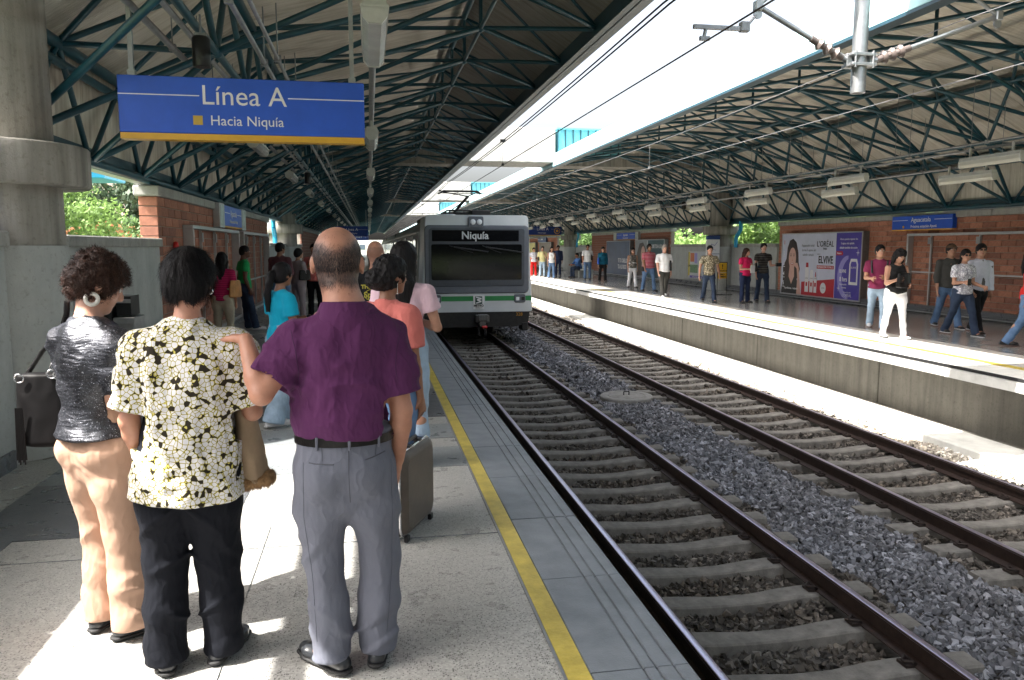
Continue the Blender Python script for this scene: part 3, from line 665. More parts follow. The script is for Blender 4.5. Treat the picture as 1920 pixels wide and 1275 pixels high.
ws = MB(); ring_loft(ws, [[(x, -.075, z) for x, z in rrect(tx(809.5), tx(976.5), tz(523.5), tz(458), .05)], [(x, -.05, z) for x, z in rrect(tx(809), tx(977), tz(524), tz(457), .05)]]); wso = part('windscreen', ws, M['train_glass'], tr)
db = MB(); ring_loft(db, [[(x, -.075, z) for x, z in rrect(tx(811), tx(971), tz(451.5), tz(431.5), .02)], [(x, -.05, z) for x, z in rrect(tx(810.5), tx(971.5), tz(452), tz(431), .02)]]); dbo = part('destination_display', db, M['train_glass'], tr)
text('Niquía', .285, M['led'], dbo, (tx(889.5), -.078, tz(441.5)), FN, bold=.006)
wp = MB(); 
for a, b in (((tx(842), tz(460)), (tx(885), tz(473))), ((tx(903), tz(460)), (tx(938), tz(474)))):
    wp.tube((a[0], -.09, a[1]), (b[0], -.09, b[1]), .012, 6); wp.tube(((a[0] * .8 + b[0] * .2), -.1, (a[1] * .8 + b[1] * .2)), ((a[0] * .2 + b[0] * 1.0), -.1, b[1] + .02), .02, 5)
part('wiper', wp, M['black'], tr)
# headlight cluster
hl = MB(); ring_loft(hl, [[(x, -.09, z) for x, z in rrect(tx(878), tx(905), tz(425), tz(406), .05)], [(x, .01, z) for x, z in rrect(tx(877), tx(906), tz(426), tz(405), .05)]]); ho = part('headlight_housing', hl, M['train_frame'], tr)
for px in (885.5, 897.5):
    mb = MB(); mb.lathe([(.075, -.1), (.07, -.108), (.03, -.112)], (tx(px), 0, tz(416)), 16, 'Y'); part('headlight', mb, M['lamp_glass'], ho)
# green stripe left and right of the emblem, corner lights
for a, b in ((790.5, 886), (906, 998)):
    mb = MB(); mb.box(tx(a) + .03, tx(b) - .03 if b > 950 else tx(b), -.006, .03, tz(564), tz(554.8)); part('stripe', mb, M['train_green'], tr)
for a, b, ins in ((804, 827, 0), (963, 985, 1)):
    mb = MB(); ring_loft(mb, [[(x, -.04, z) for x, z in rrect(tx(a + .7), tx(b - .7), tz(567.3), tz(552.5), .05)], [(x, .0, z) for x, z in rrect(tx(a), tx(b), tz(568), tz(551.8), .06)]]); q = part('corner_light', mb, M['train_frame'], tr)
    for k, mm in ((0, 'black' if not ins else 'lamp_glass'), (1, 'lamp_glass' if not ins else 'black')):
        c = a + 6.5 + k * 10; mb = MB(); mb.box(tx(c - 3), tx(c + 3), -.052, -.035, tz(563.5), tz(557)); part('lens', mb, M[mm], q)
# emblem plate: dark square with zigzag, word below
em = MB(); em.box(tx(886), tx(906.3), -.03, 0, tz(579.5), tz(553.8)); emo = part('emblem_plate', em, M['white'], tr)
mb = MB(); mb.box(tx(889.5), tx(902.5), -.036, -.031, tz(569.5), tz(555.2)); part('emblem_field', mb, mat('emblem_green', (.01, .06, .05), .4), emo)
zz = MB(); pts = [(891, 557), (901, 559.5), (892.5, 562), (901, 565), (891, 568)]
for p, q in zip(pts[:-1], pts[1:]): zz.tube((tx(p[0]), -.04, tz(p[1])), (tx(q[0]), -.04, tz(q[1])), .02, 5)
part('emblem_zigzag', zz, M['white'], emo)
text('METRO', .085, M['black'], emo, (tx(896), -.034, tz(573)), FN, bold=.003); text('MEDELLIN', .04, M['black'], emo, (tx(896), -.034, tz(577)), FN)
# black skirt and numbers
mb = MB(); ring_loft(mb, [[(x, y, z) for x, z in [(xl + .08 + i, tz(586)), (xr - .08 - i, tz(586)), (xr - .12 - i, tz(608)), (tx(965), tz(614)), (tx(830), tz(614)), (xl + .12 + i, tz(608))]] for y, i in ((.02, .0), (1.5, 0))]); part('skirt', mb, M['under'], tr)
M['num'] = mat('orange_number', (.5, .24, .02), .5)
for px, py in ((816, 593.5), (973, 590.5)): text('328', .13, M['num'], tr, (tx(px), .012, tz(py)), FN)
# coupler
cp = MB(); cp.box(tx(889), tx(914), -.25, .6, tz(604), tz(590), .02); cp.box(tx(892), tx(911), -.32, -.2, tz(601), tz(588), .02); cp.tube((tx(901), -.3, tz(606)), (tx(901), .6, tz(606)), .09, 10)
co = part('coupler', cp, mat('coupler_steel', (.12, .12, .12), .45, .6, var=.3, scale=30), tr)
mb = MB(); mb.box(tx(899), tx(909), -.36, -.2, tz(614), tz(609.5), .02); part('coupler_plug', mb, M['red'], co)
hs = MB()
for a, b in ((893, 897), (909, 905)):
    P = [(tx(a) + (tx(b) - tx(a)) * t, -.1 - .1 * math.sin(t * 3.14), tz(608) - .3 * math.sin(t * 3.14)) for t in [i / 8 for i in range(9)]]; hs.path(P, .018, 6)
for x0 in (tx(955),): hs.path([(x0, -.02, tz(612)), (x0 + .04, -.04, tz(621)), (x0 + .12, -.03, tz(625)), (x0 + .2, -.02, tz(618))], .02, 6)
part('brake_hose', hs, M['rubber'], tr)
mb = MB(); mb.box(tx(978), tx(990), .0, .5, tz(622), tz(606), .02); mb.box(tx(793), tx(805), .0, .5, tz(622), tz(606), .02); part('rail_guard', mb, M['under'], tr)
# running gear of the first bogie
mb = MB()
for y in (2.2, 4.4):
    for s in (-.75, .75): mb.lathe([(.43, -.07), (.43, .07)], (2.83 + s, y, -.57), 20, 'X')
mb.box(1.7, 3.96, 1.6, 5.0, -.62, -.25); part('bogie', mb, M['under'], tr)
mb = MB(); mb.box(xl + .25, xr - .25, 1.4, 70, -.75, -.1); part('underframe', mb, M['under'], tr)
# car bodies with windows and doors on both sides
def carsec(y): return [(x, y, z) for x, z in [(xl, zb_), (xr, zb_), (xr - .03, 1.9), (xr - .18, 2.36), (xr - .75, 2.5), (xl + .75, 2.5), (xl + .18, 2.36), (xl + .03, 1.9)]]
y0 = 1.6
for c in range(3):
    L = 22.6; mb = MB(); a = y0; b = y0 + L
    ring_loft(mb, [carsec(a), carsec(b)]); cb = part('car_body', mb, M['train_side'], tr)
    for s, x in ((-1, xl), (1, xr)):
        y = a + .6; k = 0
        while y < b - 1.6:
            door = (k % 3 == 1); wd = 1.5 if door else 1.25
            mb = MB(); xo = x + s * .004; lo, hi = sorted((xo, x - s * .03))
            if door:
                mb.box(lo, hi, y, y + wd, zb_ + .08, 1.95); d = part('door', mb, mat('train_door', (.25, .27, .28), .35, .4) if 'door' not in M else M['door'], tr); M['door'] = d.data.materials[0]
                for q in (0, 1):
                    m2 = MB(); l2, h2 = sorted((x + s * .012, x - s * .01)); m2.box(l2, h2, y + .12 + q * .72, y + .66 + q * .72, .75, 1.8); part('door_window', m2, M['train_glass'], d)
                m2 = MB(); m2.box(*sorted((x + s * .008, x)), y + .74, y + .76, zb_ + .08, 1.95); part('door_seam', m2, M['black'], d)
            else:
                mb.box(lo, hi, y + .1, y + wd, .75, 1.85); part('window', mb, M['train_glass'], tr)
            y += wd + .25; k += 1
    m2 = MB(); m2.box(xl - .004, xl + .02, a + .02, b - .02, .05, .19); m2.box(xr - .02, xr + .004, a + .02, b - .02, .05, .19); part('side_stripe', m2, M['train_green'], tr)
    m2 = MB(); m2.box(xl - .008, xl + .05, a + .02, b - .02, 2.0, 2.06); part('rain_rail', m2, M['steel'], tr)
    if c < 2:
        m2 = MB(); m2.box(xl + .12, xr - .12, b, b + .7, zb_ + .1, 2.35); part('gangway', m2, M['rubber'], tr)
    y0 = b + .7
# roof gear and pantograph
mb = MB(); mb.lathe([(.55, 2.47), (.5, 2.56), (.25, 2.62), (.02, 2.63)], (2.35, 2.8, 0), 24); part('roof_dome', mb, M['train'], tr)
mb = MB(); mb.box(2.3, 3.7, 3.9, 6.0, 2.5, 2.72, .03); mb.box(3.2, 3.8, 3.2, 4.0, 2.5, 2.78, .03); mb.box(2.0, 3.9, 8, 12, 2.48, 2.75, .05); part('roof_equipment', mb, M['under'], tr)
pg = MB(); Y = 3.9
def lerp3(a, b, t): return tuple(a[i] + (b[i] - a[i]) * t for i in range(3))
pg.tube((2.45, Y - .2, 2.78), (3.35, Y - .2, 2.78), .03, 6); pg.tube((2.45, Y + 1.6, 2.78), (3.35, Y + 1.6, 2.78), .03, 6); pg.tube((2.5, Y - .2, 2.78), (2.5, Y + 1.6, 2.78), .025, 6); pg.tube((3.3, Y - .2, 2.78), (3.3, Y + 1.6, 2.78), .025, 6)
pg.tube((2.9, Y + 1.4, 2.82), (3.15, Y - .1, 3.22), .045, 8); pg.tube((3.15, Y - .1, 3.22), (2.95, Y + .5, 3.33), .02, 6); pg.tube((2.7, Y + 1.5, 2.8), (3.1, Y - .05, 3.14), .02, 6)
part('pantograph_arm', pg, M['black'], tr)
ph = MB(); zc = 3.40
for dy in (-.14, .16):
    ph.path([(2.22, Y + dy, zc - .09), (2.36, Y + dy, zc), (3.46, Y + dy, zc), (3.6, Y + dy, zc - .09)], .024, 6)
ph.tube((2.3, Y - .14, zc - .05), (2.3, Y + .16, zc - .05), .03, 6); ph.tube((3.52, Y - .14, zc - .05), (3.52, Y + .16, zc - .05), .03, 6)
ph.tube((2.35, Y, zc - .03), (3.12, Y - .1, 3.24), .02, 6); ph.tube((3.48, Y, zc - .03), (3.18, Y - .1, 3.24), .02, 6)
part('pantograph_head', ph, M['black'], tr)

# ------------------------------------------------------------------ overhead wires and the catenary drop post
def wire(P, r, label, m='cable'):
    mb = MB(); mb.path(P, r, 5); o = part('overhead_wire', mb, M[m], None); tag(o, label, 'overhead wire'); return o
M['copper'] = mat('worn_contact_wire', (.10, .08, .07), .5, .4)
def sag(x, z0, ys, amp):
    P = []
    for a, b in zip(ys[:-1], ys[1:]):
        for i in range(12): t = i / 12; P.append((x, a + (b - a) * t, z0 - amp * 4 * t * (1 - t)))
    P.append((x, ys[-1], z0)); return P
wire([(2.98, -5, 3.43), (2.9, 160, 3.43)], .0085, 'near contact wire running down to the pantograph of the train', 'copper')
wire(sag(2.92, 4.02, [-14, 7.7, 30, 52, 74, 96, 118], .10), .011, 'left of the two parallel carrier wires over the near track')
wire(sag(2.99, 4.02, [-14, 7.7, 30, 52, 74, 96, 118], .10), .011, 'right of the two parallel carrier wires over the near track')
wire([(6.25, -5, 3.38), (6.2, 160, 3.38)], .005, 'contact wire over the far track against the opposite roof', 'pipe')
wire(sag(6.22, 4.0, [-14, 7.7, 30, 52, 74, 96, 118], .12), .005, 'carrier wire over the far track, below the opposite roof edge', 'pipe')
k = 0
for y in (17.4, 33, 44):
    mb = MB(); mb.tube((2.95, y, 3.43), (2.955, y, 3.96), .004, 4); mb.box(2.93, 2.98, y - .03, y + .03, 3.41, 3.46); mb.box(2.90, 3.01, y - .03, y + .03, 3.92, 3.98)
    o = part('wire_dropper', mb, M['cable'], None); tag(o, ['nearest thin dropper hanging between carrier and contact wire', 'second dropper hanging between the near wires', 'third dropper between the near wires by the pantograph'][k], 'wire dropper', 'wire droppers'); k += 1
for i, y in enumerate((17.0, 29)):
    mb = MB(); mb.tube((6.22, y, 3.4), (6.22, y, 3.9), .004, 4); mb.box(6.2, 6.24, y - .02, y + .02, 3.36, 3.41)
    o = part('wire_dropper', mb, M['steel'], None); tag(o, ['nearer dropper on the far track wires', 'farther dropper on the far track wires'][i], 'wire dropper', 'wire droppers')
ct = thing('catenary_support', 'grey drop post with two angled arms and ribbed insulators over the tracks', 'catenary support', (5.04, 7.6, 0))
mb = MB(); mb.lathe([(.075, 3.21), (.075, 3.215), (.075, 5.1)], n=24); part('post', mb, M['steel'], ct)
mb = MB(); mb.lathe([(.05, 3.208), (.06, 3.212)], n=16); part('post_end', mb, M['black'], ct)
mb = MB(); mb.box(-.14, .14, -.10, .10, 3.47, 3.50, .005); mb.box(-.14, .14, -.10, .10, 3.57, 3.60, .005)
for s in (-1, 1): mb.box(s * .13 - .03, s * .13 + .03, -.03, .03, 3.47, 3.6, .005); mb.tube((s * .10, -.09, 3.45), (s * .10, -.09, 3.62), .013, 6)
part('bracket', mb, M['steel'], ct)
M['porcelain'] = mat('grey_brown_porcelain', (.15, .12, .11), .3, var=.3, scale=12)
for s, tip in ((-1, (-1.15, 0, 4.02)), (1, (1.60, 0, 4.06))):
    a = Vector((s * .15, 0, 3.535)); b = Vector(tip); d = (b - a).normalized()
    mb = MB(); mb.tube(a + d * .40, b, .026, 10); mb.tube(a, a + d * .08, .03, 8); arm = part('arm', mb, M['steel'], ct)
    q = MB()
    for i in range(3): 
        c = a + d * (.13 + .1 * i); q.tube(c - d * .018, c + d * .012, .045, 14, r2=.07); q.tube(c + d * .012, c + d * .04, .07, 14, r2=.04)
    q.tube(a + d * .05, a + d * .45, .036, 10); part('insulator', q, M['porcelain'], arm)
    q = MB(); q.box(b.x - .04, b.x + .04, -.04, .04, b.z - .05, b.z + .05, .01); q.lathe([(.045, -.01), (.045, .01)], (b.x, 0, b.z - .08), 12, 'Y'); part('clamp', q, M['steel'], arm)
sa = MB(); sa.box(-1.83, -1.28, -.02, .02, 3.77, 3.81); sa.tube((-1.28, 0, 3.80), (-1.17, 0, 3.93), .014, 6); sa.box(-1.34, -1.24, -.035, .035, 3.76, 3.86, .01); sa.tube((-1.7, 0, 3.78), (-1.72, 0, 3.68), .018, 6); sa.box(-1.76, -1.66, -.02, .02, 3.66, 3.70)
part('steady_arm', sa, M['pipe'], ct)
sa = MB(); sa.tube((-1.15, 0, 4.02), (.0, 0, 5.0), .02, 8); sa.tube((1.6, 0, 4.06), (.0, 0, 5.0), .02, 8); part('stay', sa, M['steel'], ct)
# cross-span wires far down
for i, y in enumerate((36, 58, 80, 100)):
    mb = MB(); mb.tube((3.1, y, 4.05), (6.5, y, 4.05), .02, 6); mb.tube((3.1, y, 3.75), (6.5, y, 3.65), .012, 5); o = part('cross_span', mb, M['cable'], None); tag(o, ['nearest', 'second', 'third', 'farthest'][i] + ' dark cross-span rod between the two roof edges behind the pantograph', 'cross span', 'cross spans')

# ------------------------------------------------------------------ signs
def hsign(label, x0, x1, y, z0, z1, lines, mcol, hang=True, zt=3.9, amber=.045, logo=False, rule=True):
    cx_ = (x0 + x1) / 2; cz_ = (z0 + z1) / 2; w_ = x1 - x0; h_ = z1 - z0
    t = thing('hanging_sign', label, 'sign', (cx_, y, z0))
    mb = MB(); mb.box(-w_ / 2, w_ / 2, 0, .14, amber, h_, .006); part('panel', mb, mcol, t)
    mb = MB(); mb.prism([(-.0 - w_ / 2 + .004, .003), (w_ / 2 - .004, .003), (w_ / 2 - .004, amber - .002), (-w_ / 2 + .004, amber - .002)], .004, .136); part('amber_edge', mb, M['amber'], t)
    if hang:
        for s in (-1, 1):
            mb = MB(); mb.box(s * (w_ / 2 - .1) - .018, s * (w_ / 2 - .1) + .018, .05, .09, h_, zt - z0); mb.box(s * (w_ / 2 - .1) - .03, s * (w_ / 2 - .1) + .03, .04, .10, h_, h_ + .05); part('hanger', mb, M['steel'], t)
    for (s, sz, dx, dz, c) in lines: text(s, sz, M[c], t, (dx, -.003, h_ / 2 + dz), FN)
    if rule:
        for s in (-1, 1):
            tw = rule if rule is not True else .36
            mb = MB(); a, b = sorted((s * w_ / 2 * .998, s * (w_ / 2 * tw))); mb.box(a, b, -.002, .004, h_ / 2 + lines[0][3] - .004, h_ / 2 + lines[0][3] + .004); part('rule', mb, M['white'], t)
    return t
s1 = hsign('large blue hanging sign reading Línea A, Hacia Niquía above the near platform', -1.985, -.015, 7.0, 2.50, 3.01, [('Línea A', .225, .0, .105, 'white'), ('Hacia Niquía', .115, .02, -.095, 'white')], M['blue'], zt=3.92, amber=.055)
mb = MB(); mb.box(-.41, -.335, -.003, .002, .125, .20); part('line_marker', mb, mat('line_marker_gold', (.55, .36, .05), .5), s1)
hsign('second hanging Línea A sign far down the near platform', -2.0, -.05, 50, 2.28, 2.9, [('Línea A', .24, .0, .1, 'white'), ('Hacia Niquía', .12, .0, -.13, 'white')], M['navy'], amber=.01)
hsign('farthest hanging Línea A sign of the near platform', -2.0, -.05, 84, 2.3, 2.8, [('Línea A', .2, .0, .1, 'white')], M['navy'], amber=.01)
s2 = hsign('hanging Línea A sign over the opposite platform right of the train', 10.35, 12.86, 52, 2.38, 2.99, [('Línea A', .27, -.05, .13, 'white'), ('Hacia Itagüí', .12, -.1, -.12, 'white')], M['navy'], amber=.05, rule=.42)
mb = MB(); mb.lathe([(.21, -.02), (.21, 0)], (.95, 0, .32), 24, 'Y'); part('round_emblem', mb, M['amber'], s2)
mb = MB(); mb.lathe([(.17, -.026), (.17, -.021)], (.95, 0, .32), 24, 'Y'); part('emblem_centre', mb, M['navy'], s2)
mb = MB(); mb.lathe([(.09, -.032), (.09, -.027)], (.95, 0, .32), 16, 'Y'); part('emblem_dot', mb, M['amber'], s2)
# wall signs
def wsign(label, x, face, y0, y1, z0, z1, lines, side_boxes=True, mcol='blue'):
    yc = (y0 + y1) / 2; t = thing('wall_sign', label, 'sign', (x, yc, z0)); h_ = z1 - z0; w_ = y1 - y0; f = face
    mb = MB(); mb.box(*sorted((0, .12 * f)), -w_ / 2, w_ / 2, .03, h_, .005); part('panel', mb, M[mcol], t)
    mb = MB(); mb.box(*sorted((0, .115 * f)), -w_ / 2 + .003, w_ / 2 - .003, 0, .028); part('amber_edge', mb, M['amber'], t)
    rot = FE if f > 0 else FW
    for s, sz, dy, dz, c in lines: text(s, sz, M[c], t, (.123 * f, dy, h_ / 2 + dz), rot)
    for s in (-1, 1):
        mb = MB(); mb.box(*sorted((.119 * f, .1225 * f)), *sorted((s * w_ * .49, s * w_ * .22)), h_ / 2 + lines[0][3] - .006, h_ / 2 + lines[0][3] + .006); part('rule', mb, M['white'], t)
    if side_boxes:
        for s in (-1, 1):
            mb = MB(); mb.box(*sorted((0, .13 * f)), *sorted((s * (w_ / 2 + .06), s * (w_ / 2 + .55))), -.02, h_ + .02, .01); q = part('poster_case', mb, M['alu'], t)
            mb = MB(); mb.box(*sorted((.128 * f, .134 * f)), *sorted((s * (w_ / 2 + .1), s * (w_ / 2 + .51))), .02, h_ - .02); part('poster', mb, M['case_print'], q)
    return t
M['case_print'] = mat('pale_map_print', (.42, .52, .50), .35, var=.5, scale=7, col2=(.55, .62, .58))
wsign('blue station sign on the near brick wall with a pale case on each side', -2.83, 1, 15.9, 17.9, 2.0, 2.42, [('Aguacatala', .17, 0, .07, 'white'), ('Próxima estación Poblado', .09, 0, -.09, 'white')])
wsign('blue sign reading Aguacatala, Próxima estación Ayurá on the opposite brick wall', 13.5, -1, 16.25, 18.4, 2.03, 2.39, [('Aguacatala', .165, 0, .075, 'white'), ('Próxima estación Ayurá', .095, -.1, -.085, 'white')], False)
mb = MB(); mb.box(13.374, 13.378, 17.92, 17.98, 2.09, 2.15); o = part('line_marker', mb, M['amber'], [q for q in bpy.data.objects if q.name.startswith('wall_sign')][-1]); o.matrix_parent_inverse = Matrix.Translation((-13.5, -17.325, -2.03))
wsign('small blue station sign over the dark blue posters on the opposite wall', 13.5, -1, 38.5, 41.5, 2.0, 2.36, [('Aguacatala', .17, 0, .07, 'white'), ('Próxima estación Ayurá', .09, 0, -.09, 'white')])
wsign('small navy station sign over the yellow poster near the train', 13.5, -1, 59.0, 62.0, 1.95, 2.35, [('Aguacatala', .17, 0, .07, 'white')], False, 'navy')
# edge of a blue sign at the left picture edge
mb = MB(); mb.box(-2.60, -2.555, 5.5, 6.0, 1.66, 2.2, .01); o = part('wall_sign', mb, M['blue'], None); tag(o, 'sliver of a blue sign at the left picture edge against the near column', 'sign')
# empty billboard frames
def frame(label, x, f, y0, y1, z0, z1, mull, rail=None, dep=.16):
    yc = (y0 + y1) / 2; t = thing('empty_billboard', label, 'empty billboard', (x, yc, 0)); a, b = y0 - yc, y1 - yc
    for (c, d, e, g) in ((a, b, z1 - .06, z1), (a, b, z0, z0 + .06), (a, a + .06, z0 + .061, z1 - .061), (b - .06, b, z0 + .061, z1 - .061)):
        mb = MB(); mb.box(*sorted((0, dep * f)), c, d, e, g, .006); part('frame_bar', mb, M['alu'], t)
    for m_ in mull:
        mb = MB(); mb.box(*sorted((.02 * f, .06 * f)), m_ - yc - .02, m_ - yc + .02, z0 + .06, z1 - .06); q = part('mullion', mb, M['alu'], t)
        m2 = MB(); m2.box(*sorted((.061 * f, .07 * f)), m_ - yc - .02, m_ - yc + .10, z1 - .26, z1 - .10); part('lock_plate', m2, M['steel'], q)
    if rail:
        mb = MB(); mb.box(*sorted((.025 * f, .055 * f)), a + .06, b - .06, rail - .018, rail + .018); part('cross_rail', mb, M['alu'], t)
    return t
frame('empty metal billboard frame nearest on the near brick wall, behind the woman in stripes', -2.83, 1, 12.9, 17.3, .15, 1.96, (14.0, 15.2, 16.4))
frame('empty metal billboard frame behind the man in the green shirt', -2.83, 1, 17.9, 22.3, .15, 1.96, (19.0, 20.2, 21.4), rail=.85)
frame('large empty metal billboard frame on the opposite brick wall behind the couple', 13.5, -1, 12.6, 17.75, .13, 1.95, (13.7, 15.45, 17.0), rail=1.0)
# small red call point on the brick end
mb = MB(); mb.lathe([(.02, 0), (.05, .02), (.05, .08), (.025, .11), (.05, .16), (.03, .24), (.01, .25)], (-2.78, 12.2, 1.45), 12); o = part('fire_bell', mb, M['red'], None); tag(o, 'small red alarm fitting on the near brick wall', 'alarm')

# ------------------------------------------------------------------ posters
def poly_part(name, pts, m, parent, f, lift, thick=.002):
    """flat print: pts (u along reading direction, v up) on a wall at x = 0 of parent, facing f"""
    mb = MB(); s = -1 if f < 0 else 1
    P = [(u * s * 1.0, v) for u, v in pts]; mb.prism([(p[0], p[1]) for p in P], *sorted((lift * f, (lift + thick) * f)), plane='yz'); return part(name, mb, m, parent)
def ell(cx_, cy_, a, b, n=24, a0=0, a1=360): return [(cx_ + a * math.cos(R(a0 + (a1 - a0) * i / n)), cy_ + b * math.sin(R(a0 + (a1 - a0) * i / n))) for i in range(n if a1 - a0 == 360 else n + 1)]
def P3(name, c, **k):
    k.setdefault('var', .03); return mat(name, c, .32, **k)
pc = {'lil': P3('poster_pale_lilac', (.58, .61, .74), var=.08, scale=2), 'pur': P3('poster_violet', (.085, .06, .36), var=.1, scale=1.5), 'dred': P3('poster_red', (.45, .015, .03)), 'skin': P3('poster_skin', (.62, .38, .31), var=.06, scale=6), 'hair': P3('poster_hair', (.035, .018, .016), var=.4, scale=9), 'blk': P3('poster_black', (.02, .02, .02)), 'wht': P3('poster_white', (.72, .72, .75)), 'lav': P3('poster_lavender', (.30, .27, .62)), 'lip': P3('poster_lip', (.45, .08, .08)), 'yel': P3('poster_yellow', (.62, .52, .06)), 'dblue': P3('poster_deep_blue', (.045, .075, .16), var=.35, scale=.8), 'teal': P3('poster_teal', (.02, .075, .10), var=.3, scale=1), 'grey': P3('poster_grey', (.25, .27, .30), var=.2, scale=2), 'org': P3('poster_orange', (.55, .15, .05)), 'grn': P3('poster_green', (.10, .22, .10), var=.5, scale=12)}
M['frame_dark'] = mat('billboard_frame_grey', (.16, .16, .16), .5, .3)
def board(label, x, f, y0, y1, z0, z1, base, dep=.2):
    """origin: reading-left bottom corner of the print; u runs in reading direction"""
    yl = y1 if f < 0 else y0; t = thing('billboard', label, 'billboard', (x, yl, z0)); w_ = y1 - y0; h_ = z1 - z0; s = -1 if f < 0 else 1
    def yy(a, b): return sorted((a * s, b * s))
    mb = MB(); mb.box(*sorted((0, dep * f)), *yy(-.03, w_ + .03), -.03, h_ + .03, .01); part('case', mb, M['frame_dark'], t)
    mb = MB()
    for (a, b, c, d) in ((-.03, w_ + .03, h_, h_ + .032), (-.03, w_ + .03, -.032, 0), (-.032, 0, .001, h_ - .001), (w_, w_ + .032, .001, h_ - .001)): mb.box(*sorted((dep * f, (dep + .02) * f)), *yy(a, b), c, d)
    part('frame', mb, M['alu'], t)
    mb = MB(); mb.box(*sorted((dep * f, (dep + .004) * f)), *yy(.001, w_ - .001), .001, h_ - .001); part('print', mb, base, t)
    pr = t
    def pp(name, pts, m, lift): return poly_part(name, pts, m, pr, f, dep + .004 + lift)
    def tt(s_, size, m, u, v, **k):
        lift = dep + .011; return text(s_, size, m, pr, (lift * f, u * s, v), FW if f < 0 else FE, depth=.001, **k)
    return t, pp, tt, w_, h_
t, pp, tt, W_, H_ = board('large lit-looking billboard for shampoo with a smiling woman and a violet panel', 13.5, -1, 19.5, 23.7, .14, 2.02, pc['lil'])
pp('red_field', [(1.22, .002), (2.98, .002), (2.98, .55), (1.22, .40)], pc['dred'], .001)
pp('violet_field', [(3.0, .002), (W_ - .002, .002), (W_ - .002, H_ - .002), (3.0, H_ - .002)], pc['pur'], .001)
pp('printed_hair', [(.02, .05), (.1, .4), (.08, .85), (.28, 1.1), (.33, 1.45), (.45, 1.68), (.65, 1.74), (.85, 1.62), (.98, 1.3), (1.02, 1.0), (1.1, .8), (1.04, .6), (.8, .3), (.6, .05)], pc['hair'], .002)
pp('printed_dress', [(.02, .003), (1.12, .003), (1.0, .35), (.9, .55), (.7, .5), (.5, .45), (.3, .5), (.15, .38), (.05, .2)], pc['blk'], .003)
pp('printed_neck', [(.45, .55), (.62, .30), (.78, .55), (.76, .95), (.5, .95)], pc['skin'], .0035)
pp('printed_face', ell(.64, 1.12, .215, .34), pc['skin'], .004)
pp('printed_arm', [(.95, .003), (1.2, .003), (1.1, .5), (1.03, .85), (.95, .98), (.82, .98), (.80, .88), (.92, .8), (.98, .5)], pc['skin'], .0045)
for u in (.55, .73): pp('printed_eye', ell(u, 1.2, .035, .014, 10), pc['blk'], .006); pp('printed_brow', ell(u, 1.255, .05, .009, 10), pc['hair'], .006)
pp('printed_mouth', ell(.64, .945, .075, .03, 14), pc['lip'], .006); pp('printed_teeth', ell(.64, .952, .055, .014, 12), pc['wht'], .007); pp('printed_nose', ell(.645, 1.06, .022, .012, 8), pc['lip'], .006)
pp('printed_fringe', [(.43, 1.25), (.45, 1.5), (.6, 1.62), (.8, 1.55), (.88, 1.3), (.8, 1.42), (.62, 1.5), (.5, 1.4)], pc['hair'], .0065)
for i, v in enumerate((1.62, 1.28, .95, .62, .32)): tt(str(i + 1), .17, pc['dred'] if i == 0 else pc['wht'], .14, v, bold=.004)
for i, v in enumerate((1.17, .84, .5, .2)): pp('caption_bar', [(.09, v), (.21, v), (.21, v + .022), (.09, v + .022)], pc['wht'], .006)
tt('5 problemas, 1 solución', .085, pc['wht'], .62, .17, bold=.002)
tt('Reparación total', .105, pc['grey'], 1.52, 1.52); tt('de los 5 signos del', .105, pc['grey'], 1.58, 1.38); tt('cabello dañado', .105, pc['grey'], 1.55, 1.24)
tt("L'ORÉAL", .235, pc['blk'], 2.45, 1.56); tt('PARIS', .08, pc['blk'], 2.45, 1.42); tt('NUEVO', .05, pc['grey'], 2.13, 1.26)
tt('ELVIVE', .30, pc['blk'], 2.5, 1.09, sx=.86, bold=.006)
pp('red_bar', [(2.05, .83), (2.93, .83), (2.93, .93), (2.05, .93)], pc['dred'], .003); tt('REPARACIÓN TOTAL 5', .078, pc['wht'], 2.49, .88, bold=.001)
for u, h, w_, cap in ((1.52, .9, .10, 1), (1.78, .82, .09, 0), (2.0, .62, .075, 2)):
    pp('printed_bottle', [(u - w_, .10), (u + w_, .10), (u + w_, h - .12), (u + w_ * .75, h - .04), (u - w_ * .75, h - .04), (u - w_, h - .12)], pc['wht'], .004)
    if cap: pp('printed_cap', [(u - w_ * (.7 if cap == 1 else .3), h - .04), (u + w_ * (.7 if cap == 1 else .3), h - .04), (u + w_ * (.6 if cap == 1 else .15), h + .1), (u - w_ * (.6 if cap == 1 else .15), h + .1)], pc['dred'], .005)
    pp('printed_label', [(u - .045, .28), (u + .045, .28), (u + .045, .40), (u - .045, .40)], pc['dred'], .006); tt('ELVIVE', .055, pc['grey'], u, .52)
pp('printed_jar', ell(2.42, .26, .15, .16), pc['wht'], .004); tt('ELVIVE', .06, pc['grey'], 2.42, .26)
tt('Ahora puedes reparar los', .08, pc['wht'], 3.6, 1.7, bold=.001); tt('5 signos del cabello', .08, pc['wht'], 3.55, 1.58, bold=.001); tt('dañado también de noche', .08, pc['wht'], 3.6, 1.46, bold=.001)
pp('red_tag', [(3.02, 1.24), (3.32, 1.24), (3.36, 1.29), (3.32, 1.36), (3.02, 1.36)], pc['dred'], .003); tt('Nuevo', .08, pc['wht'], 3.17, 1.3, bold=.002)
pp('printed_moon', ell(3.62, .62, .50, .62, 24, 90, 270), pc['lav'], .002); pp('printed_disc', ell(3.75, .62, .42, .55), P3('poster_indigo', (.06, .045, .33)), .0025)
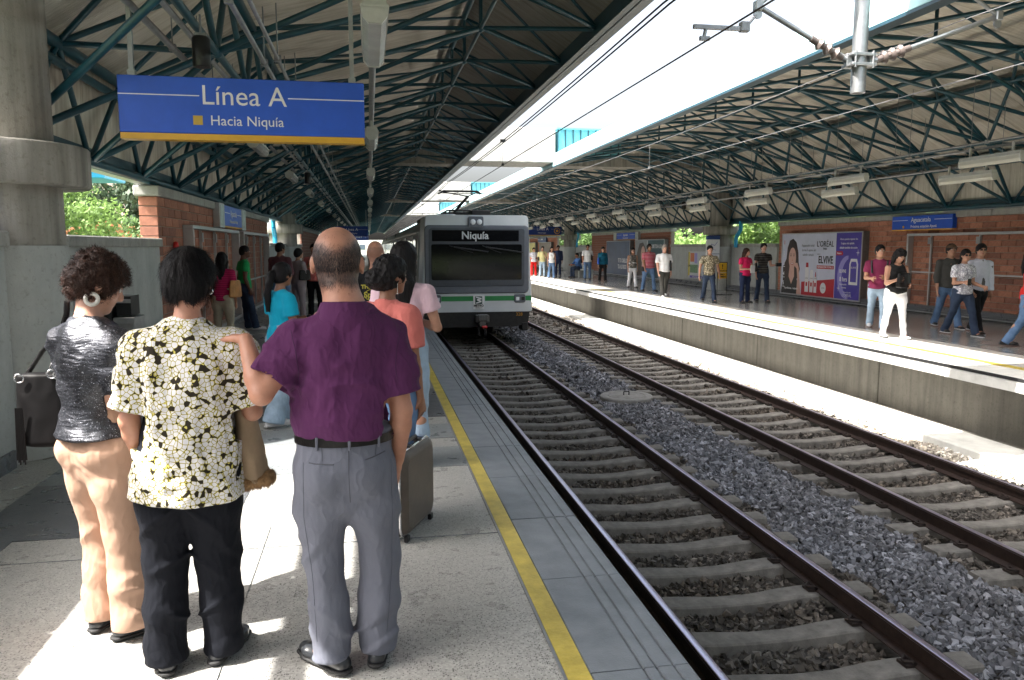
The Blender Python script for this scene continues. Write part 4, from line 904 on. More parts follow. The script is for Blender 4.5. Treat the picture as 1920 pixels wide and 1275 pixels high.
pp('printed_night_bottle', [(3.68, .42), (4.08, .42), (4.08, 1.0), (4.02, 1.15), (3.74, 1.15), (3.68, 1.0)], pc['wht'], .004); pp('printed_night_label', [(3.74, .5), (4.02, .5), (4.02, 1.0), (3.98, 1.07), (3.78, 1.07), (3.74, 1.0)], pc['pur'], .005)
pp('printed_pump', [(3.85, 1.15), (3.91, 1.15), (3.91, 1.32), (3.96, 1.32), (3.96, 1.36), (3.82, 1.36), (3.82, 1.32), (3.85, 1.32)], pc['pur'], .004)
tt('ELVIVE', .13, pc['wht'], 3.38, .79, bold=.003, sx=.85); tt('8 hrs', .18, pc['wht'], 3.42, .56, bold=.003); tt('Reparación', .075, pc['wht'], 3.42, .42); tt('intensa', .075, pc['wht'], 3.47, .33); tt('ELVIVE', .08, pc['wht'], 3.88, .9)
for u, v in ((4.05, 1.32), (3.2, .3)):
    pp('printed_star', [(u - .09, v), (u - .012, v + .012), (u, v + .1), (u + .012, v + .012), (u + .09, v), (u + .012, v - .012), (u, v - .1), (u - .012, v - .012)], pc['wht'], .006)
tt('Porque tú lo vales', .05, pc['wht'], 3.62, .2); tt("L'ORÉAL", .12, pc['wht'], 3.62, .11); tt('PARIS', .04, pc['wht'], 3.62, .04)
t, pp, tt, W_, H_ = board('dark blue poster on the opposite wall behind the woman in the teal jacket', 13.5, -1, 39.0, 43.0, .14, 1.92, pc['dblue'])
tt('TE TU CABELLO', .3, pc['wht'], 2.85, .75, sx=.7, bold=.01); tt('TU A LO ROSO', .3, pc['wht'], 2.8, .42, sx=.7, bold=.01)
t, pp, tt, W_, H_ = board('poster with a dark haired face and teal text panel behind the man in stripes', 13.5, -1, 34.2, 38.1, .14, 1.95, pc['grey'])
pp('teal_field', [(1.75, .01), (3.88, .01), (3.88, 1.79), (1.75, 1.79)], pc['teal'], .001); pp('white_gap', [(1.66, .01), (1.74, .01), (1.74, 1.79), (1.66, 1.79)], pc['wht'], .001)
pp('printed_hair', [(.15, .3), (.25, 1.2), (.6, 1.65), (1.1, 1.7), (1.5, 1.4), (1.62, .6), (1.5, .1), (.3, .05)], pc['hair'], .002); pp('printed_face', ell(1.12, 1.1, .3, .42), pc['skin'], .003); pp('printed_neck', [(.95, .3), (1.35, .3), (1.3, .85), (1.0, .85)], pc['skin'], .003)
for u in (1.02, 1.24): pp('printed_eye', ell(u, 1.2, .05, .02, 10), pc['blk'], .004)
pp('printed_mouth', ell(1.14, .88, .09, .03, 12), pc['lip'], .004)
tt('¡DESCUBRE TODA AL SOL', .24, pc['wht'], 2.82, 1.5, sx=.62, bold=.005); tt('NUEVO', .24, pc['wht'], 2.5, 1.05, sx=.7, bold=.005); tt('EN MI CABELLO', .2, pc['wht'], 2.7, .8, sx=.6, bold=.005)
t, pp, tt, W_, H_ = board('yellow poster partly hidden behind the train front', 13.5, -1, 62.5, 66.5, .2, 1.95, pc['yel'])
t, pp, tt, W_, H_ = board('brown empty-looking panel beside the yellow poster', 13.5, -1, 57.0, 61.0, .2, 1.95, P3('poster_brown', (.14, .07, .05)))
t, pp, tt, W_, H_ = board('white information board with small coloured prints on the opposite low wall', 13.5, -1, 30.0, 31.7, .32, 1.42, P3('poster_offwhite', (.52, .55, .58)), dep=.06)
pp('yellow_band', [(.01, .1), (.17, .1), (.17, 1.09), (.01, 1.09)], pc['yel'], .001); tt('COLOMBIA', .12, pc['blk'], .09, .5, sx=.5)
pp('colour_print', [(.22, .68), (.62, .68), (.62, 1.05), (.22, 1.05)], pc['org'], .001); pp('blue_print', [(.66, .62), (.92, .62), (.92, 1.05), (.66, 1.05)], pc['lav'], .001); pp('photo_print', [(.2, .22), (1.0, .22), (1.0, .56), (.2, .56)], pc['grn'], .001); pp('bottom_band', [(.2, .01), (1.69, .01), (1.69, .1), (.2, .1)], pc['pur'], .001); tt('cuenta y paga con tarjeta', .1, pc['wht'], .95, .055)
# map board on the column
t = thing('map_board', 'tall white map board with a blue top on the opposite column', 'information board', (12.72, 27.75, .95)); mb = MB(); mb.box(-.26, .26, -.05, .05, 0, .95, .01); part('board', mb, M['white'], t)
mb = MB(); mb.box(-.262, .262, -.055, .055, .952, 1.10, .01); part('blue_top', mb, M['navy'], t)
mb = MB(); mb.box(-.25, .25, -.056, -.052, .40, .42); part('divider', mb, M['navy'], t)
mb = MB(); mb.path([(-.18, -.056, .55), (-.08, -.056, .78), (.05, -.056, .72), (.16, -.056, .86)], .007, 4); mb.path([(-.08, -.056, .78), (-.1, -.056, .6), (.1, -.056, .55)], .005, 4); part('map_lines', mb, pc['pur'], t)
# yellow floor-stand sign
t = thing('floor_sign', 'small yellow and black warning sign on a thin black stand', 'sign stand', (11.83, 25.0, 0)); mb = MB()
mb.tube((-.17, 0, 0), (-.17, 0, 1.1), .014, 6); mb.tube((.17, 0, 0), (.17, 0, 1.1), .014, 6); mb.tube((-.17, 0, 1.1), (.17, 0, 1.1), .014, 6); mb.box(-.33, -.02, -.12, .12, 0, .02); mb.box(.02, .33, -.12, .12, 0, .02); part('stand', mb, M['black'], t)
mb = MB(); mb.box(-.155, .155, -.012, .012, .76, 1.08); mb.box(-.155, .155, -.012, .012, .55, .74); part('sign_plate', mb, mat('warning_yellow', (.65, .38, .02), .5), t)
text('!', .2, M['black'], t, (0, -.015, .95), FN, bold=.006); text('PRECAUCIÓN', .05, M['black'], t, (0, -.015, .81), FN, bold=.003); text('PISO', .07, M['black'], t, (0, -.015, .685), FN, bold=.003); text('HÚMEDO', .06, M['black'], t, (0, -.015, .61), FN, bold=.003)
# bench and bins
t = thing('bench', 'grey concrete bench with a seated person in front of the opposite low wall', 'bench', (11.3, 40.9, 0)); mb = MB(); mb.box(-.22, .22, -1.4, 1.4, .38, .46, .01); part('seat', mb, M['conc_light'], t)
for y in (-1.2, 0, 1.2): mb = MB(); mb.box(-.2, .2, y - .12, y + .12, 0, .38); part('leg', mb, M['conc_light'], t)
mb = MB(); mb.box(13.0, 13.4, 47.6, 48.3, .62, 1.28, .05); mb.box(13.1, 13.35, 47.75, 48.15, 1.285, 1.32); o = part('litter_bin', mb, M['black'], None); tag(o, 'black litter bin hung on the far low wall of the opposite platform', 'litter bin')
t = thing('litter_bin', 'black litter bin with a steel front panel beside the near low wall', 'litter bin', (-2.54, 8.45, 0)); mb = MB(); mb.box(-.20, .0, -.12, .25, 0, 1.12, .01); part('back_panel', mb, M['black'], t)
mb = MB(); mb.box(.012, .22, -.12, .25, 0, .92, .008); part('bin_body', mb, M['steel'], t); mb = MB(); mb.box(.03, .17, -.05, .25, .93, 1.13, .004); part('hood', mb, M['black'], t)
mb = MB(); mb.box(.04, .20, -.128, -.121, .08, .86); part('front_plate', mb, M['pipe'], t); mb = MB(); mb.box(.03, .17, -.058, -.051, 1.06, 1.10); part('hood_edge', mb, M['steel'], t)

# ------------------------------------------------------------------ lamps, conduits, loudspeakers
def clearplastic():
    m = mat('clear_ribbed_diffuser', (.62, .63, .62), .25, var=.1, scale=6, spec=.8); n, l, b = nodes(m)
    b.inputs['Transmission Weight'].default_value = .35
    tc = n.new('ShaderNodeTexCoord'); wv = n.new('ShaderNodeTexWave'); wv.bands_direction = 'Y'; wv.inputs['Scale'].default_value = 22; l.new(tc.outputs['Object'], wv.inputs['Vector']); bu = n.new('ShaderNodeBump'); bu.inputs['Strength'].default_value = .6; bu.inputs['Distance'].default_value = .01; l.new(wv.outputs[0], bu.inputs['Height']); l.new(bu.outputs[0], b.inputs['Normal']); return m
M['diff'] = clearplastic(); M['lampbody'] = mat('lamp_body_grey', (.46, .46, .43), .5, var=.1)
def lamp_meshes(L=1.3, w=.085):
    b = MB(); b.prism([(-w, .0), (-w * .8, .05), (w * .8, .05), (w, 0)], -L / 2, L / 2); b.box(-w * 1.12, w * 1.12, -L / 2 - .01, L / 2 + .01, -.018, .0)
    for y in (-L * .35, L * .35): b.box(-.015, .015, y - .015, y + .015, .05, .2)
    d = MB(); prof = [(-w, -.018), (-w * .95, -.07), (-w * .5, -.115), (w * .5, -.115), (w * .95, -.07), (w, -.018)]; d.prism(prof, -L / 2 + .02, L / 2 - .02)
    e = MB(); s = 1; e.prism([(-w * 1.05, -.02), (-w, -.075), (-w * .52, -.122), (w * .52, -.122), (w, -.075), (w * 1.05, -.02)], *sorted((s * (L / 2 - .02), s * (L / 2 + .012))))
    c = MB(); c.tube((.0, -L / 2 + .06, -.045), (.0, L / 2 - .06, -.045), .014, 8)
    return b.mesh('lamp_body'), d.mesh('diffuser'), e.mesh('end_cap'), c.mesh('tube_lamp')
LM = lamp_meshes(); LM2 = lamp_meshes(1.25, .052)
ordn = ['nearest', 'second', 'third', 'fourth', 'fifth', 'sixth', 'seventh', 'eighth', 'ninth', 'tenth', 'eleventh', 'twelfth', 'thirteenth', 'fourteenth']
def lamps(lmk, where, x, z, y0, dy, n, mats, tilt=0):
    for i in range(n):
        t = thing('ceiling_lamp', '%s fluorescent lamp %s' % (ordn[i] if i < 14 else 'far', where), 'lamp', (x, y0 + dy * i, z), 0, 'fluorescent lamps ' + where)
        t.rotation_euler = (0, tilt, 0)
        for nm, me, mm in zip(('lamp_body', 'diffuser', 'end_cap', 'tube_lamp'), lmk, mats):
            if nm == 'end_cap': link(nm, me, mm, t); link(nm, me, mm, t, rot=(0, 0, math.pi))
            elif nm == 'tube_lamp': link(nm, me, mm, t, loc=(-.03, 0, 0)); link(nm, me, mm, t, loc=(.03, 0, 0))
            else: link(nm, me, mm, t)
        if i > 12: break
lm_m = (M['lampbody'], M['diff'], M['lampbody'], M['white'])
lamps(LM, 'in the row along the near track side of the canopy', .07, 3.21, 6.1, 5.7, 13, lm_m)
lamps(LM, 'in the row over the middle of the near platform', -1.75, 3.28, 13.6, 5.7, 10, lm_m)
lm_w = (M['lampbody'], mat('milky_diffuser', (.40, .39, .34), .4, var=.06), M['lampbody'], M['white'])
lamps(LM2, 'in the upper row of the opposite canopy', 9.75, 3.03, 11.1, 3.8, 13, lm_w)
lamps(LM2, 'in the lower row of the opposite canopy', 10.35, 2.86, 12.3, 3.8, 13, lm_w)
def conduit(label, x, z, r=.022, y0=-2, m='pipe', dx=0., tray=False, hang=5.7, zt=.4):
    t = thing('cable_conduit', label, 'conduit', (x, 0, z)); mb = MB(); mb.tube((0, y0, 0), (dx, 120, 0), r, 8)
    if tray: mb.box(-.05, .05, y0, 120, .03, .05)
    part('pipe', mb, M[m], t); mb = MB(); y = 4.0
    while y < 80: mb.tube((0, y, 0), (0, y, zt), .006, 4); mb.box(-.03, .03, y - .02, y + .02, -.03, .03); y += 1.9
    q = part('hanger_rod', mb, M['pipe'], t); q['kind'] = 'stuff'; return t
conduit('pipe carrying the lamp row at the track side of the near canopy', .07, 3.40, .035, zt=.9)
conduit('left of two grey conduits over the near platform', -1.72, 3.42, .03, zt=.3); conduit('right of two grey conduits over the near platform', -1.50, 3.46, .026, zt=.25)
conduit('thin conduit left of the centre of the near platform', -.92, 3.32, .022, zt=.5); conduit('second thin conduit over the near platform centre', -.80, 3.36, .018, zt=.5)
conduit('upper conduit along the opposite lamps', 9.8, 3.2, .022, 4, zt=1.4); conduit('lower conduit along the opposite lamps', 10.4, 3.03, .022, 4, zt=1.0); conduit('outermost conduit of the opposite canopy', 11.3, 3.15, .02, 4, zt=.5); conduit('thin conduit near the opposite lamps', 10.1, 3.35, .016, 4, zt=1.2)
for i, (x, y, z, lab) in enumerate(((-1.36, 7.2, 3.26, 'black loudspeaker hanging above the large blue sign'), (11.0, 11.4, 3.05, 'black loudspeaker beside the nearest opposite lamps'), (10.9, 17.0, 3.05, 'black loudspeaker beside the third opposite lamp pair'), (10.8, 26, 3.05, 'black loudspeaker farther along the opposite lamps'), (-1.36, 18.9, 3.2, 'black loudspeaker over the near platform by the brick wall'))):
    t = thing('loudspeaker', lab, 'loudspeaker', (x, y, z)); mb = MB(); mb.lathe([(.06, .12), (.075, .1), (.075, -.12), (.07, -.13)], n=16); part('housing', mb, M['black'], t); mb = MB(); mb.tube((0, 0, .12), (0, 0, .3), .01, 5); mb.box(-.05, .05, -.02, .02, .12, .15); part('bracket', mb, M['pipe'], t)

# ------------------------------------------------------------------ planting and town beyond the walls
def leafmat(name, a, b_):
    m = mat(name, a, .6, var=.1); n, l, b = nodes(m); g = n.new('ShaderNodeNewGeometry'); rr = ramp(n, [(0, a), (.6, b_), (1, tuple(x * 1.5 for x in b_))]); l.new(g.outputs['Random Per Island'], rr.inputs[0]); l.new(rr.outputs[0], b.inputs['Base Color'])
    tr_ = n.new('ShaderNodeBsdfTranslucent'); l.new(rr.outputs[0], tr_.inputs[0]); mx = n.new('ShaderNodeMixShader'); mx.inputs[0].default_value = .35; out = n['Material Output']; l.new(b.outputs[0], mx.inputs[1]); l.new(tr_.outputs[0], mx.inputs[2]); l.new(mx.outputs[0], out.inputs[0]); return m
LFM = [leafmat('leaf_bright', (.11, .19, .045), (.18, .28, .08)), leafmat('leaf_mid', (.07, .13, .04), (.12, .20, .065)), leafmat('leaf_dark', (.035, .07, .04), (.06, .10, .055))]
M['bark'] = mat('bark', (.12, .09, .06), .9, var=.3, scale=9, bump=.5)
def tree(label, x, y, zg, h, cw, m, nleaf, lsz, seed, trunkh=.35):
    rs = np.random.RandomState(seed); t = thing('tree', label, 'tree', (x, y, zg)); mb = MB(); mb.tube((0, 0, 0), (rs.uniform(-.2, .2), 0, h * .55), .03 * h, 8, r2=.012 * h)
    blobs = []
    for i in range(22):
        a = rs.uniform(0, 6.28); rr = rs.uniform(0, 1) ** .6 * cw * .42; z = h * (trunkh + (1 - trunkh) * rs.uniform(.05, .92)); k = 1 - .55 * abs((z / h - .6) / .45) ** 2
        p = (rr * math.cos(a) * k, rr * math.sin(a) * k, z); blobs.append((p, cw * rs.uniform(.11, .2)))
        if i < 10: mb.tube((0, 0, h * trunkh * rs.uniform(.7, 1.2)), p, .009 * h, 5, r2=.003 * h)
    part('trunk', mb, M['bark'], t); n = nleaf; bi = rs.randint(0, len(blobs), n); cen = np.array([b[0] for b in blobs])[bi]; rad = np.array([b[1] for b in blobs])[bi]
    d = rs.normal(0, 1, (n, 3)); d /= np.linalg.norm(d, axis=1)[:, None]; P = cen + d * (rad * rs.uniform(.45, 1.12, n))[:, None] * np.array([1, 1, .8])
    u = rs.normal(0, 1, (n, 3)); u /= np.linalg.norm(u, axis=1)[:, None]; v = np.cross(u, d + rs.normal(0, .5, (n, 3))); v /= np.linalg.norm(v, axis=1)[:, None]; s = (lsz * rs.uniform(.6, 1.3, n))[:, None]
    V = np.stack([P - u * s, P + v * s * .6, P + u * s, P - v * s * .6], 1).reshape(-1, 3); F = np.arange(n * 4).reshape(-1, 4)
    link('crown', fast_mesh('crown', V, F), m, t); return t
tree('bright green leafy tree just beyond the left low wall', -7.6, 22, -.5, 4.3, 3.0, LFM[0], 9000, .06, 3)
tree('darker round tree behind the bright one, left of the brick wall', -13.5, 46, -.5, 6.2, 8.0, LFM[2], 9000, .16, 4, .2)
tree('tall dark green tree beside the lamp post beyond the left wall', -9.8, 44, -.5, 6.0, 6.5, LFM[2], 8000, .16, 5, .2)
tree('small pale green tree in front of the lamp post at the brick wall corner', -7.0, 27, -.5, 3.0, 2.0, LFM[1], 6000, .055, 6, .3)
for i, (x, y, h, w_, k) in enumerate(((16.5, 26.5, 4.6, 5.0, 0), (17.5, 30.5, 4.8, 5.5, 0), (20, 35, 5.2, 6, 1), (17, 48.5, 4.5, 6, 0), (18.5, 54, 5.2, 6.5, 1), (16.8, 22.5, 4.6, 4.5, 0), (17.5, 72, 5.5, 7, 1))):
    tree(['light green hedge tree behind the opposite low wall left of the map column', 'light green tree right behind the map column', 'mid green tree showing left of the map column', 'light green tree behind the bench', 'mid green tree left of the bench column', 'light green tree beside the big brick wall of the opposite platform', 'farthest green tree behind the opposite platform'][i], x, y, -1.0, h, w_, LFM[k], 7000, .11 + .03 * (y > 45), 20 + i, .05)
mb = MB()
for (x0, x1, y0, y1) in ((19, 40, 15, 140),):
    for j in range(7): mb.box(19 + j * 2, 60, y0, y1, -1.9, -1 + j * .55)
o = part('hillside', mb, LFM[2], None); o['kind'] = 'structure'
rs = np.random.RandomState(9); n = 24000; V = np.stack([rs.uniform(18.5, 27, n), rs.uniform(18, 95, n), np.zeros(n)], 1); V[:, 2] = -1.0 + (V[:, 0] - 18.5) * .36 + rs.uniform(-.2, 1.0, n) + .6 * np.sin(V[:, 1] * .7) * .5
u = rs.normal(0, 1, (n, 3)); u /= np.linalg.norm(u, axis=1)[:, None]; v = rs.normal(0, 1, (n, 3)); v = np.cross(u, v); v /= np.linalg.norm(v, axis=1)[:, None]; s = rs.uniform(.1, .28, n)[:, None]
o = link('shrubs', fast_mesh('shrubs', np.stack([V - u * s, V + v * s * .6, V + u * s, V - v * s * .6], 1).reshape(-1, 3), np.arange(n * 4).reshape(-1, 4)), LFM[0]); o['kind'] = 'stuff'; tag(o, 'light green shrubs covering the bank behind the opposite platform', 'shrubs')
# lamp post, roof, tower beyond the left wall
t = thing('street_lamp', 'pale street lamp post seen over the left low wall among trees', 'street lamp', (-8.6, 34, -.5)); mb = MB(); mb.tube((0, 0, 0), (0, 0, 3.4), .07, 8, r2=.05); part('post', mb, M['alu'], t); mb = MB(); mb.path([(0, 0, 3.4), (.25, 0, 3.75), (.8, 0, 4.1)], .03, 6); mb.box(.7, 1.15, -.08, .08, 4.06, 4.16, .02); part('lamp_arm', mb, M['alu'], t)
t = thing('house', 'house with a terracotta tiled roof just above the left low wall', 'house', (-11.5, 36, -.5)); mb = MB(); mb.box(-3.0, 4.2, 0, 5, 0, 2.2); part('wall', mb, mat('house_wall', (.55, .50, .42), .9), t)
M['tile'] = mat('roof_tile', (.42, .17, .08), .8, var=.25, scale=8)
mb = MB(); mb.prism([(-3.4, 2.2), (.6, 3.1), (4.6, 2.2)], -.4, 5.2); rf = part('roof', mb, M['tile'], t)
tm = MB(); tm.tube((0, -.45, 0), (0, .55, .0), .09, 8); tme = tm.mesh('tile')
for j in range(24):
    for s in (-1, 1):
        f = (j + .5) / 24; link('tile', tme, M['tile'], rf, loc=(.6 + s * 4 * f, 0, 3.12 - .9 * f))
tw = thing('apartment_tower', 'pale pink apartment tower behind the trees at the left', 'building', (-27, 95, -2)); mb = MB(); mb.box(-7, 7.5, 0, 12, 0, 13.3); part('wall', mb, mat('pink_render', (.55, .42, .37), .9, var=.05), tw)
wme = MB(); wme.box(-.6, .6, -.06, .02, -.6, .6); wme = wme.mesh('window'); wmm = mat('tower_window', (.10, .13, .17), .2)
for r_ in range(4):
    for c in range(6): link('window', wme, wmm, tw, loc=(-5.6 + c * 2.3, 0, 3 + r_ * 2.9))
tw = thing('apartment_block', 'grey white apartment block right of the pink tower beyond the trees', 'building', (-15.0, 110, -2)); mb = MB(); mb.box(-6, 6, 0, 12, 0, 12.2); part('wall', mb, mat('grey_render', (.55, .58, .60), .9, var=.05), tw)
for r_ in range(4):
    for c in range(5): link('window', wme, wmm, tw, loc=(-4.6 + c * 2.3, 0, 2.6 + r_ * 2.6))
mb = MB(); mb.box(-6.6, -5.6, 18.5, 20, 3.1, 3.4, .02); mb.box(-6.7, -5.5, 18.4, 20.1, 3.4, 3.45); o = part('awning', mb, M['pipe_blue'], None); tag(o, 'bright blue box gutter under the canopy edge beyond the left wall', 'awning')
# bright far end of the station: pale haze-white building wall
t = thing('station_building', 'pale building closing the far end of the station behind the bald man', 'building', (-4, 185, -1)); mb = MB(); mb.box(-10, 9, 0, 8, 0, 4.2); part('wall', mb, mat('pale_end_wall', (.7, .7, .66), .9, var=.04), t)
for c in range(8): link('window', wme, wmm, t, loc=(-8 + c * 2.1, 0, 2.6))
# ------------------------------------------------------------------ people: distance fields -> smooth closed surfaces
class Field:
    def __init__(s, lo, hi, h):
        s.lo = np.array(lo, float); s.h = h; s.n = [int(math.ceil((hi[i] - lo[i]) / h)) + 1 for i in range(3)]
        s.D = np.full(s.n, 1.0, np.float32); s.ax = [(s.lo[i] + h * np.arange(s.n[i])).astype(np.float32) for i in range(3)]
    def sub(s, lo, hi):
        sl = []
        for i in range(3):
            a = max(0, int((lo[i] - s.lo[i]) / s.h)); b = min(s.n[i], int((hi[i] - s.lo[i]) / s.h) + 2)
            if b <= a: return None
            sl.append(slice(a, b))
        return tuple(sl)
    def xyz(s, sl): return s.ax[0][sl[0]][:, None, None], s.ax[1][sl[1]][None, :, None], s.ax[2][sl[2]][None, None, :]
    def comb(s, sl, d, k, cut=False):
        a = s.D[sl]
        if cut:
            d = -d; h = np.clip(.5 - .5 * (d - a) / -k if False else .5 + .5 * (d - a) / k, 0, 1); s.D[sl] = a + (d - a) * h + k * h * (1 - h)
        else:
            h = np.clip(.5 + .5 * (d - a) / k, 0, 1); s.D[sl] = d + (a - d) * h - k * h * (1 - h)
    def ell(s, c, r, rot=None, k=.01, cut=False):
        c = np.array(c, float); R_ = max(r) + .03 + k; sl = s.sub(c - R_, c + R_)
        if sl is None: return
        X, Y, Z = s.xyz(sl); x, y, z = X - c[0], Y - c[1], Z - c[2]
        if rot is not None: x, y, z = rot[0][0] * x + rot[1][0] * y + rot[2][0] * z, rot[0][1] * x + rot[1][1] * y + rot[2][1] * z, rot[0][2] * x + rot[1][2] * y + rot[2][2] * z
        q = np.sqrt((x / r[0]) ** 2 + (y / r[1]) ** 2 + (z / r[2]) ** 2); q2 = np.sqrt((x / r[0] ** 2) ** 2 + (y / r[1] ** 2) ** 2 + (z / r[2] ** 2) ** 2) + 1e-6
        s.comb(sl, q * (q - 1) / q2, k, cut)
    def chain(s, P, W, D=None, right=(1, 0, 0), k=.015, flat0=1., flat1=1., cut=False):
        """elliptic tube through points P with half widths W (along right) and depths D; flat>1 squares an end"""
        P = [np.array(p, float) for p in P]; D = W if D is None else D; m = len(P)
        for i in range(m - 1):
            a, b = P[i], P[i + 1]; ab = b - a; L = float(np.linalg.norm(ab)) + 1e-6; u = ab / L
            r = np.array(right, float); r = r - u * r.dot(u); nr = np.linalg.norm(r); r = r / nr if nr > .05 else np.cross(u, (0, 1, 0)); r = r / np.linalg.norm(r); f = np.cross(u, r)
            mx = max(W[i], W[i + 1], D[i], D[i + 1]) + .02 + k
            sl = s.sub(np.minimum(a, b) - mx, np.maximum(a, b) + mx)
            if sl is None: continue
            X, Y, Z = s.xyz(sl); x, y, z = X - a[0], Y - a[1], Z - a[2]
            t = x * u[0] + y * u[1] + z * u[2]; tc = np.clip(t, 0, L); e = t - tc; tt = tc / L
            ww = W[i] + (W[i + 1] - W[i]) * tt; dd = D[i] + (D[i + 1] - D[i]) * tt
            px = x * r[0] + y * r[1] + z * r[2]; py = x * f[0] + y * f[1] + z * f[2]; mn = np.minimum(ww, dd)
            if i == 0 and flat0 > 1: e = np.where(e < 0, e * flat0, e)
            if i == m - 2 and flat1 > 1: e = np.where(e > 0, e * flat1, e)
            q = np.sqrt((px / ww) ** 2 + (py / dd) ** 2 + (e / mn) ** 2); g = np.sqrt((px / ww ** 2) ** 2 + (py / dd ** 2) ** 2 + (e / mn ** 2) ** 2) + 1e-6
            s.comb(sl, np.where(q < .3, (q - 1) * mn, q * (q - 1) / g), k if i == 0 else max(k, .004), cut)
    def plane(s, n, d, k=.004):      # keep the side n.p < d
        X, Y, Z = s.xyz((slice(None),) * 3); p = X * n[0] + Y * n[1] + Z * n[2] - d; a = s.D; h = np.clip(.5 + .5 * (p - a) / k, 0, 1); s.D = (a + (p - a) * h + k * h * (1 - h)).astype(np.float32)
    def clip_at(s, c, n, rad):      # flat end for a sleeve: cut what lies beyond c along n, near c only
        c = np.array(c, float); sl = s.sub(c - rad * 1.3, c + rad * 1.3)
        if sl is None: return
        X, Y, Z = s.xyz(sl); x, y, z = X - c[0], Y - c[1], Z - c[2]; p = x * n[0] + y * n[1] + z * n[2]; r = np.sqrt(np.maximum(x * x + y * y + z * z - p * p, 0))
        a = s.D[sl]; s.D[sl] = np.where((r < rad) & (p > -.02), np.maximum(a, p), a)
    def wrinkle(s, amp, sc_, seed, zr=None, ridge=True, band=.03):
        m = np.abs(s.D) < band; idx = np.nonzero(m)
        if len(idx[0]) == 0: return
        p = np.stack([s.ax[i][idx[i]] for i in range(3)], -1) * np.array(sc_)
        v = vnoise(p, seed) + .45 * vnoise(p * 2.1 + 7.3, seed + 1)
        if ridge: v = 1 - 2 * np.abs(v)
        if zr is not None:
            z = s.ax[2][idx[2]]; v = v * np.clip((zr[1] - z) / zr[2], 0, 1) * np.clip((z - zr[0]) / zr[2], 0, 1)
        s.D[idx] += (-amp * v).astype(np.float32)
    def shear_wrinkle(s, amp, f, sh, seed, zr, band=.035):      # soft creases that run obliquely
        idx = np.nonzero(np.abs(s.D) < band)
        if not len(idx[0]): return
        x, y, z = [s.ax[i][idx[i]] for i in range(3)]; q = np.stack([x * f * .35, y * f * .35, (z + sh * np.abs(x - x.mean()) * .6 + .25 * y) * f], -1)
        v = vnoise(q, seed); v = np.clip(1 - 3.2 * np.abs(v), -.4, 1) ; v = v * np.clip((zr[1] - z) / zr[2], 0, 1) * np.clip((z - zr[0]) / zr[2], 0, 1)
        s.D[idx] += (-amp * v).astype(np.float32)
    def mesh(s, name, smooth=1):
        V, F = surfnet(s.D, s.lo, s.h)
        for _ in range(smooth):
            A = np.zeros_like(V); cnt = np.zeros(len(V))
            for i in range(4):
                a, b = F[:, i], F[:, (i + 1) % 4]
                for c in range(3): A[:, c] += np.bincount(a, V[b, c], len(V)) + np.bincount(b, V[a, c], len(V))
                cnt += np.bincount(a, minlength=len(V)) + np.bincount(b, minlength=len(V))
            V = V * .45 + .55 * A / np.maximum(cnt, 1)[:, None]
        return fast_mesh(name, V, F, True), V, F
_lat = {}
def vnoise(p, seed):
    if seed not in _lat: _lat[seed] = np.random.RandomState(seed).uniform(-1, 1, (32, 32, 32)).astype(np.float32)
    L = _lat[seed]; i = np.floor(p).astype(int); f = p - i; f = f * f * (3 - 2 * f); i &= 31; j = (i + 1) & 31
    def g(a, b, c): return L[a, b, c]
    x0, y0, z0 = i.T; x1, y1, z1 = j.T; fx, fy, fz = f.T
    return ((g(x0, y0, z0) * (1 - fx) + g(x1, y0, z0) * fx) * (1 - fy) + (g(x0, y1, z0) * (1 - fx) + g(x1, y1, z0) * fx) * fy) * (1 - fz) + ((g(x0, y0, z1) * (1 - fx) + g(x1, y0, z1) * fx) * (1 - fy) + (g(x0, y1, z1) * (1 - fx) + g(x1, y1, z1) * fx) * fy) * fz
def surfnet(D, lo, h):
    S = D < 0; nx, ny, nz = D.shape
    cnt = np.zeros((nx - 1, ny - 1, nz - 1), np.uint8)
    cor = [(a, b, c) for a in (0, 1) for b in (0, 1) for c in (0, 1)]
    for a, b, c in cor: cnt += S[a:nx - 1 + a, b:ny - 1 + b, c:nz - 1 + c]
    act = (cnt > 0) & (cnt < 8); I = np.stack(np.nonzero(act), -1); n = len(I); idm = np.full(act.shape, -1, np.int32); idm[act] = np.arange(n)
    acc = np.zeros((n, 3)); c2 = np.zeros(n)
    for a in cor:
        for ax in range(3):
            if a[ax]: continue
            b = list(a); b[ax] = 1; da = D[I[:, 0] + a[0], I[:, 1] + a[1], I[:, 2] + a[2]]; db = D[I[:, 0] + b[0], I[:, 1] + b[1], I[:, 2] + b[2]]
            m = (da < 0) != (db < 0); t = np.where(m, da / np.where(m, da - db, 1), 0); p = np.array(a, float)[None] + np.zeros((n, 3)); p[:, ax] += t
            acc += p * m[:, None]; c2 += m
    V = lo + h * (I + acc / np.maximum(c2, 1)[:, None]); FF = []
    for ax in range(3):
        u, v = [(1, 2), (2, 0), (0, 1)][ax]; sl0 = [slice(None)] * 3; sl1 = [slice(None)] * 3; sl0[ax] = slice(0, -1); sl1[ax] = slice(1, None)
        A = S[tuple(sl0)]; B = S[tuple(sl1)]; E = A != B; E = E.copy()
        for q in (u, v):
            w_ = [slice(None)] * 3; w_[q] = 0; E[tuple(w_)] = False; w_[q] = -1; E[tuple(w_)] = False
        J = np.stack(np.nonzero(E), -1)
        if not len(J): continue
        def cid(du, dv): K = J.copy(); K[:, u] -= du; K[:, v] -= dv; return idm[K[:, 0], K[:, 1], K[:, 2]]
        q = np.stack([cid(1, 1), cid(0, 1), cid(0, 0), cid(1, 0)], -1); flip = A[J[:, 0], J[:, 1], J[:, 2]]; q[~flip] = q[~flip][:, ::-1]; q = q[(q >= 0).all(1)]; FF.append(q)
    return V, np.concatenate(FF)

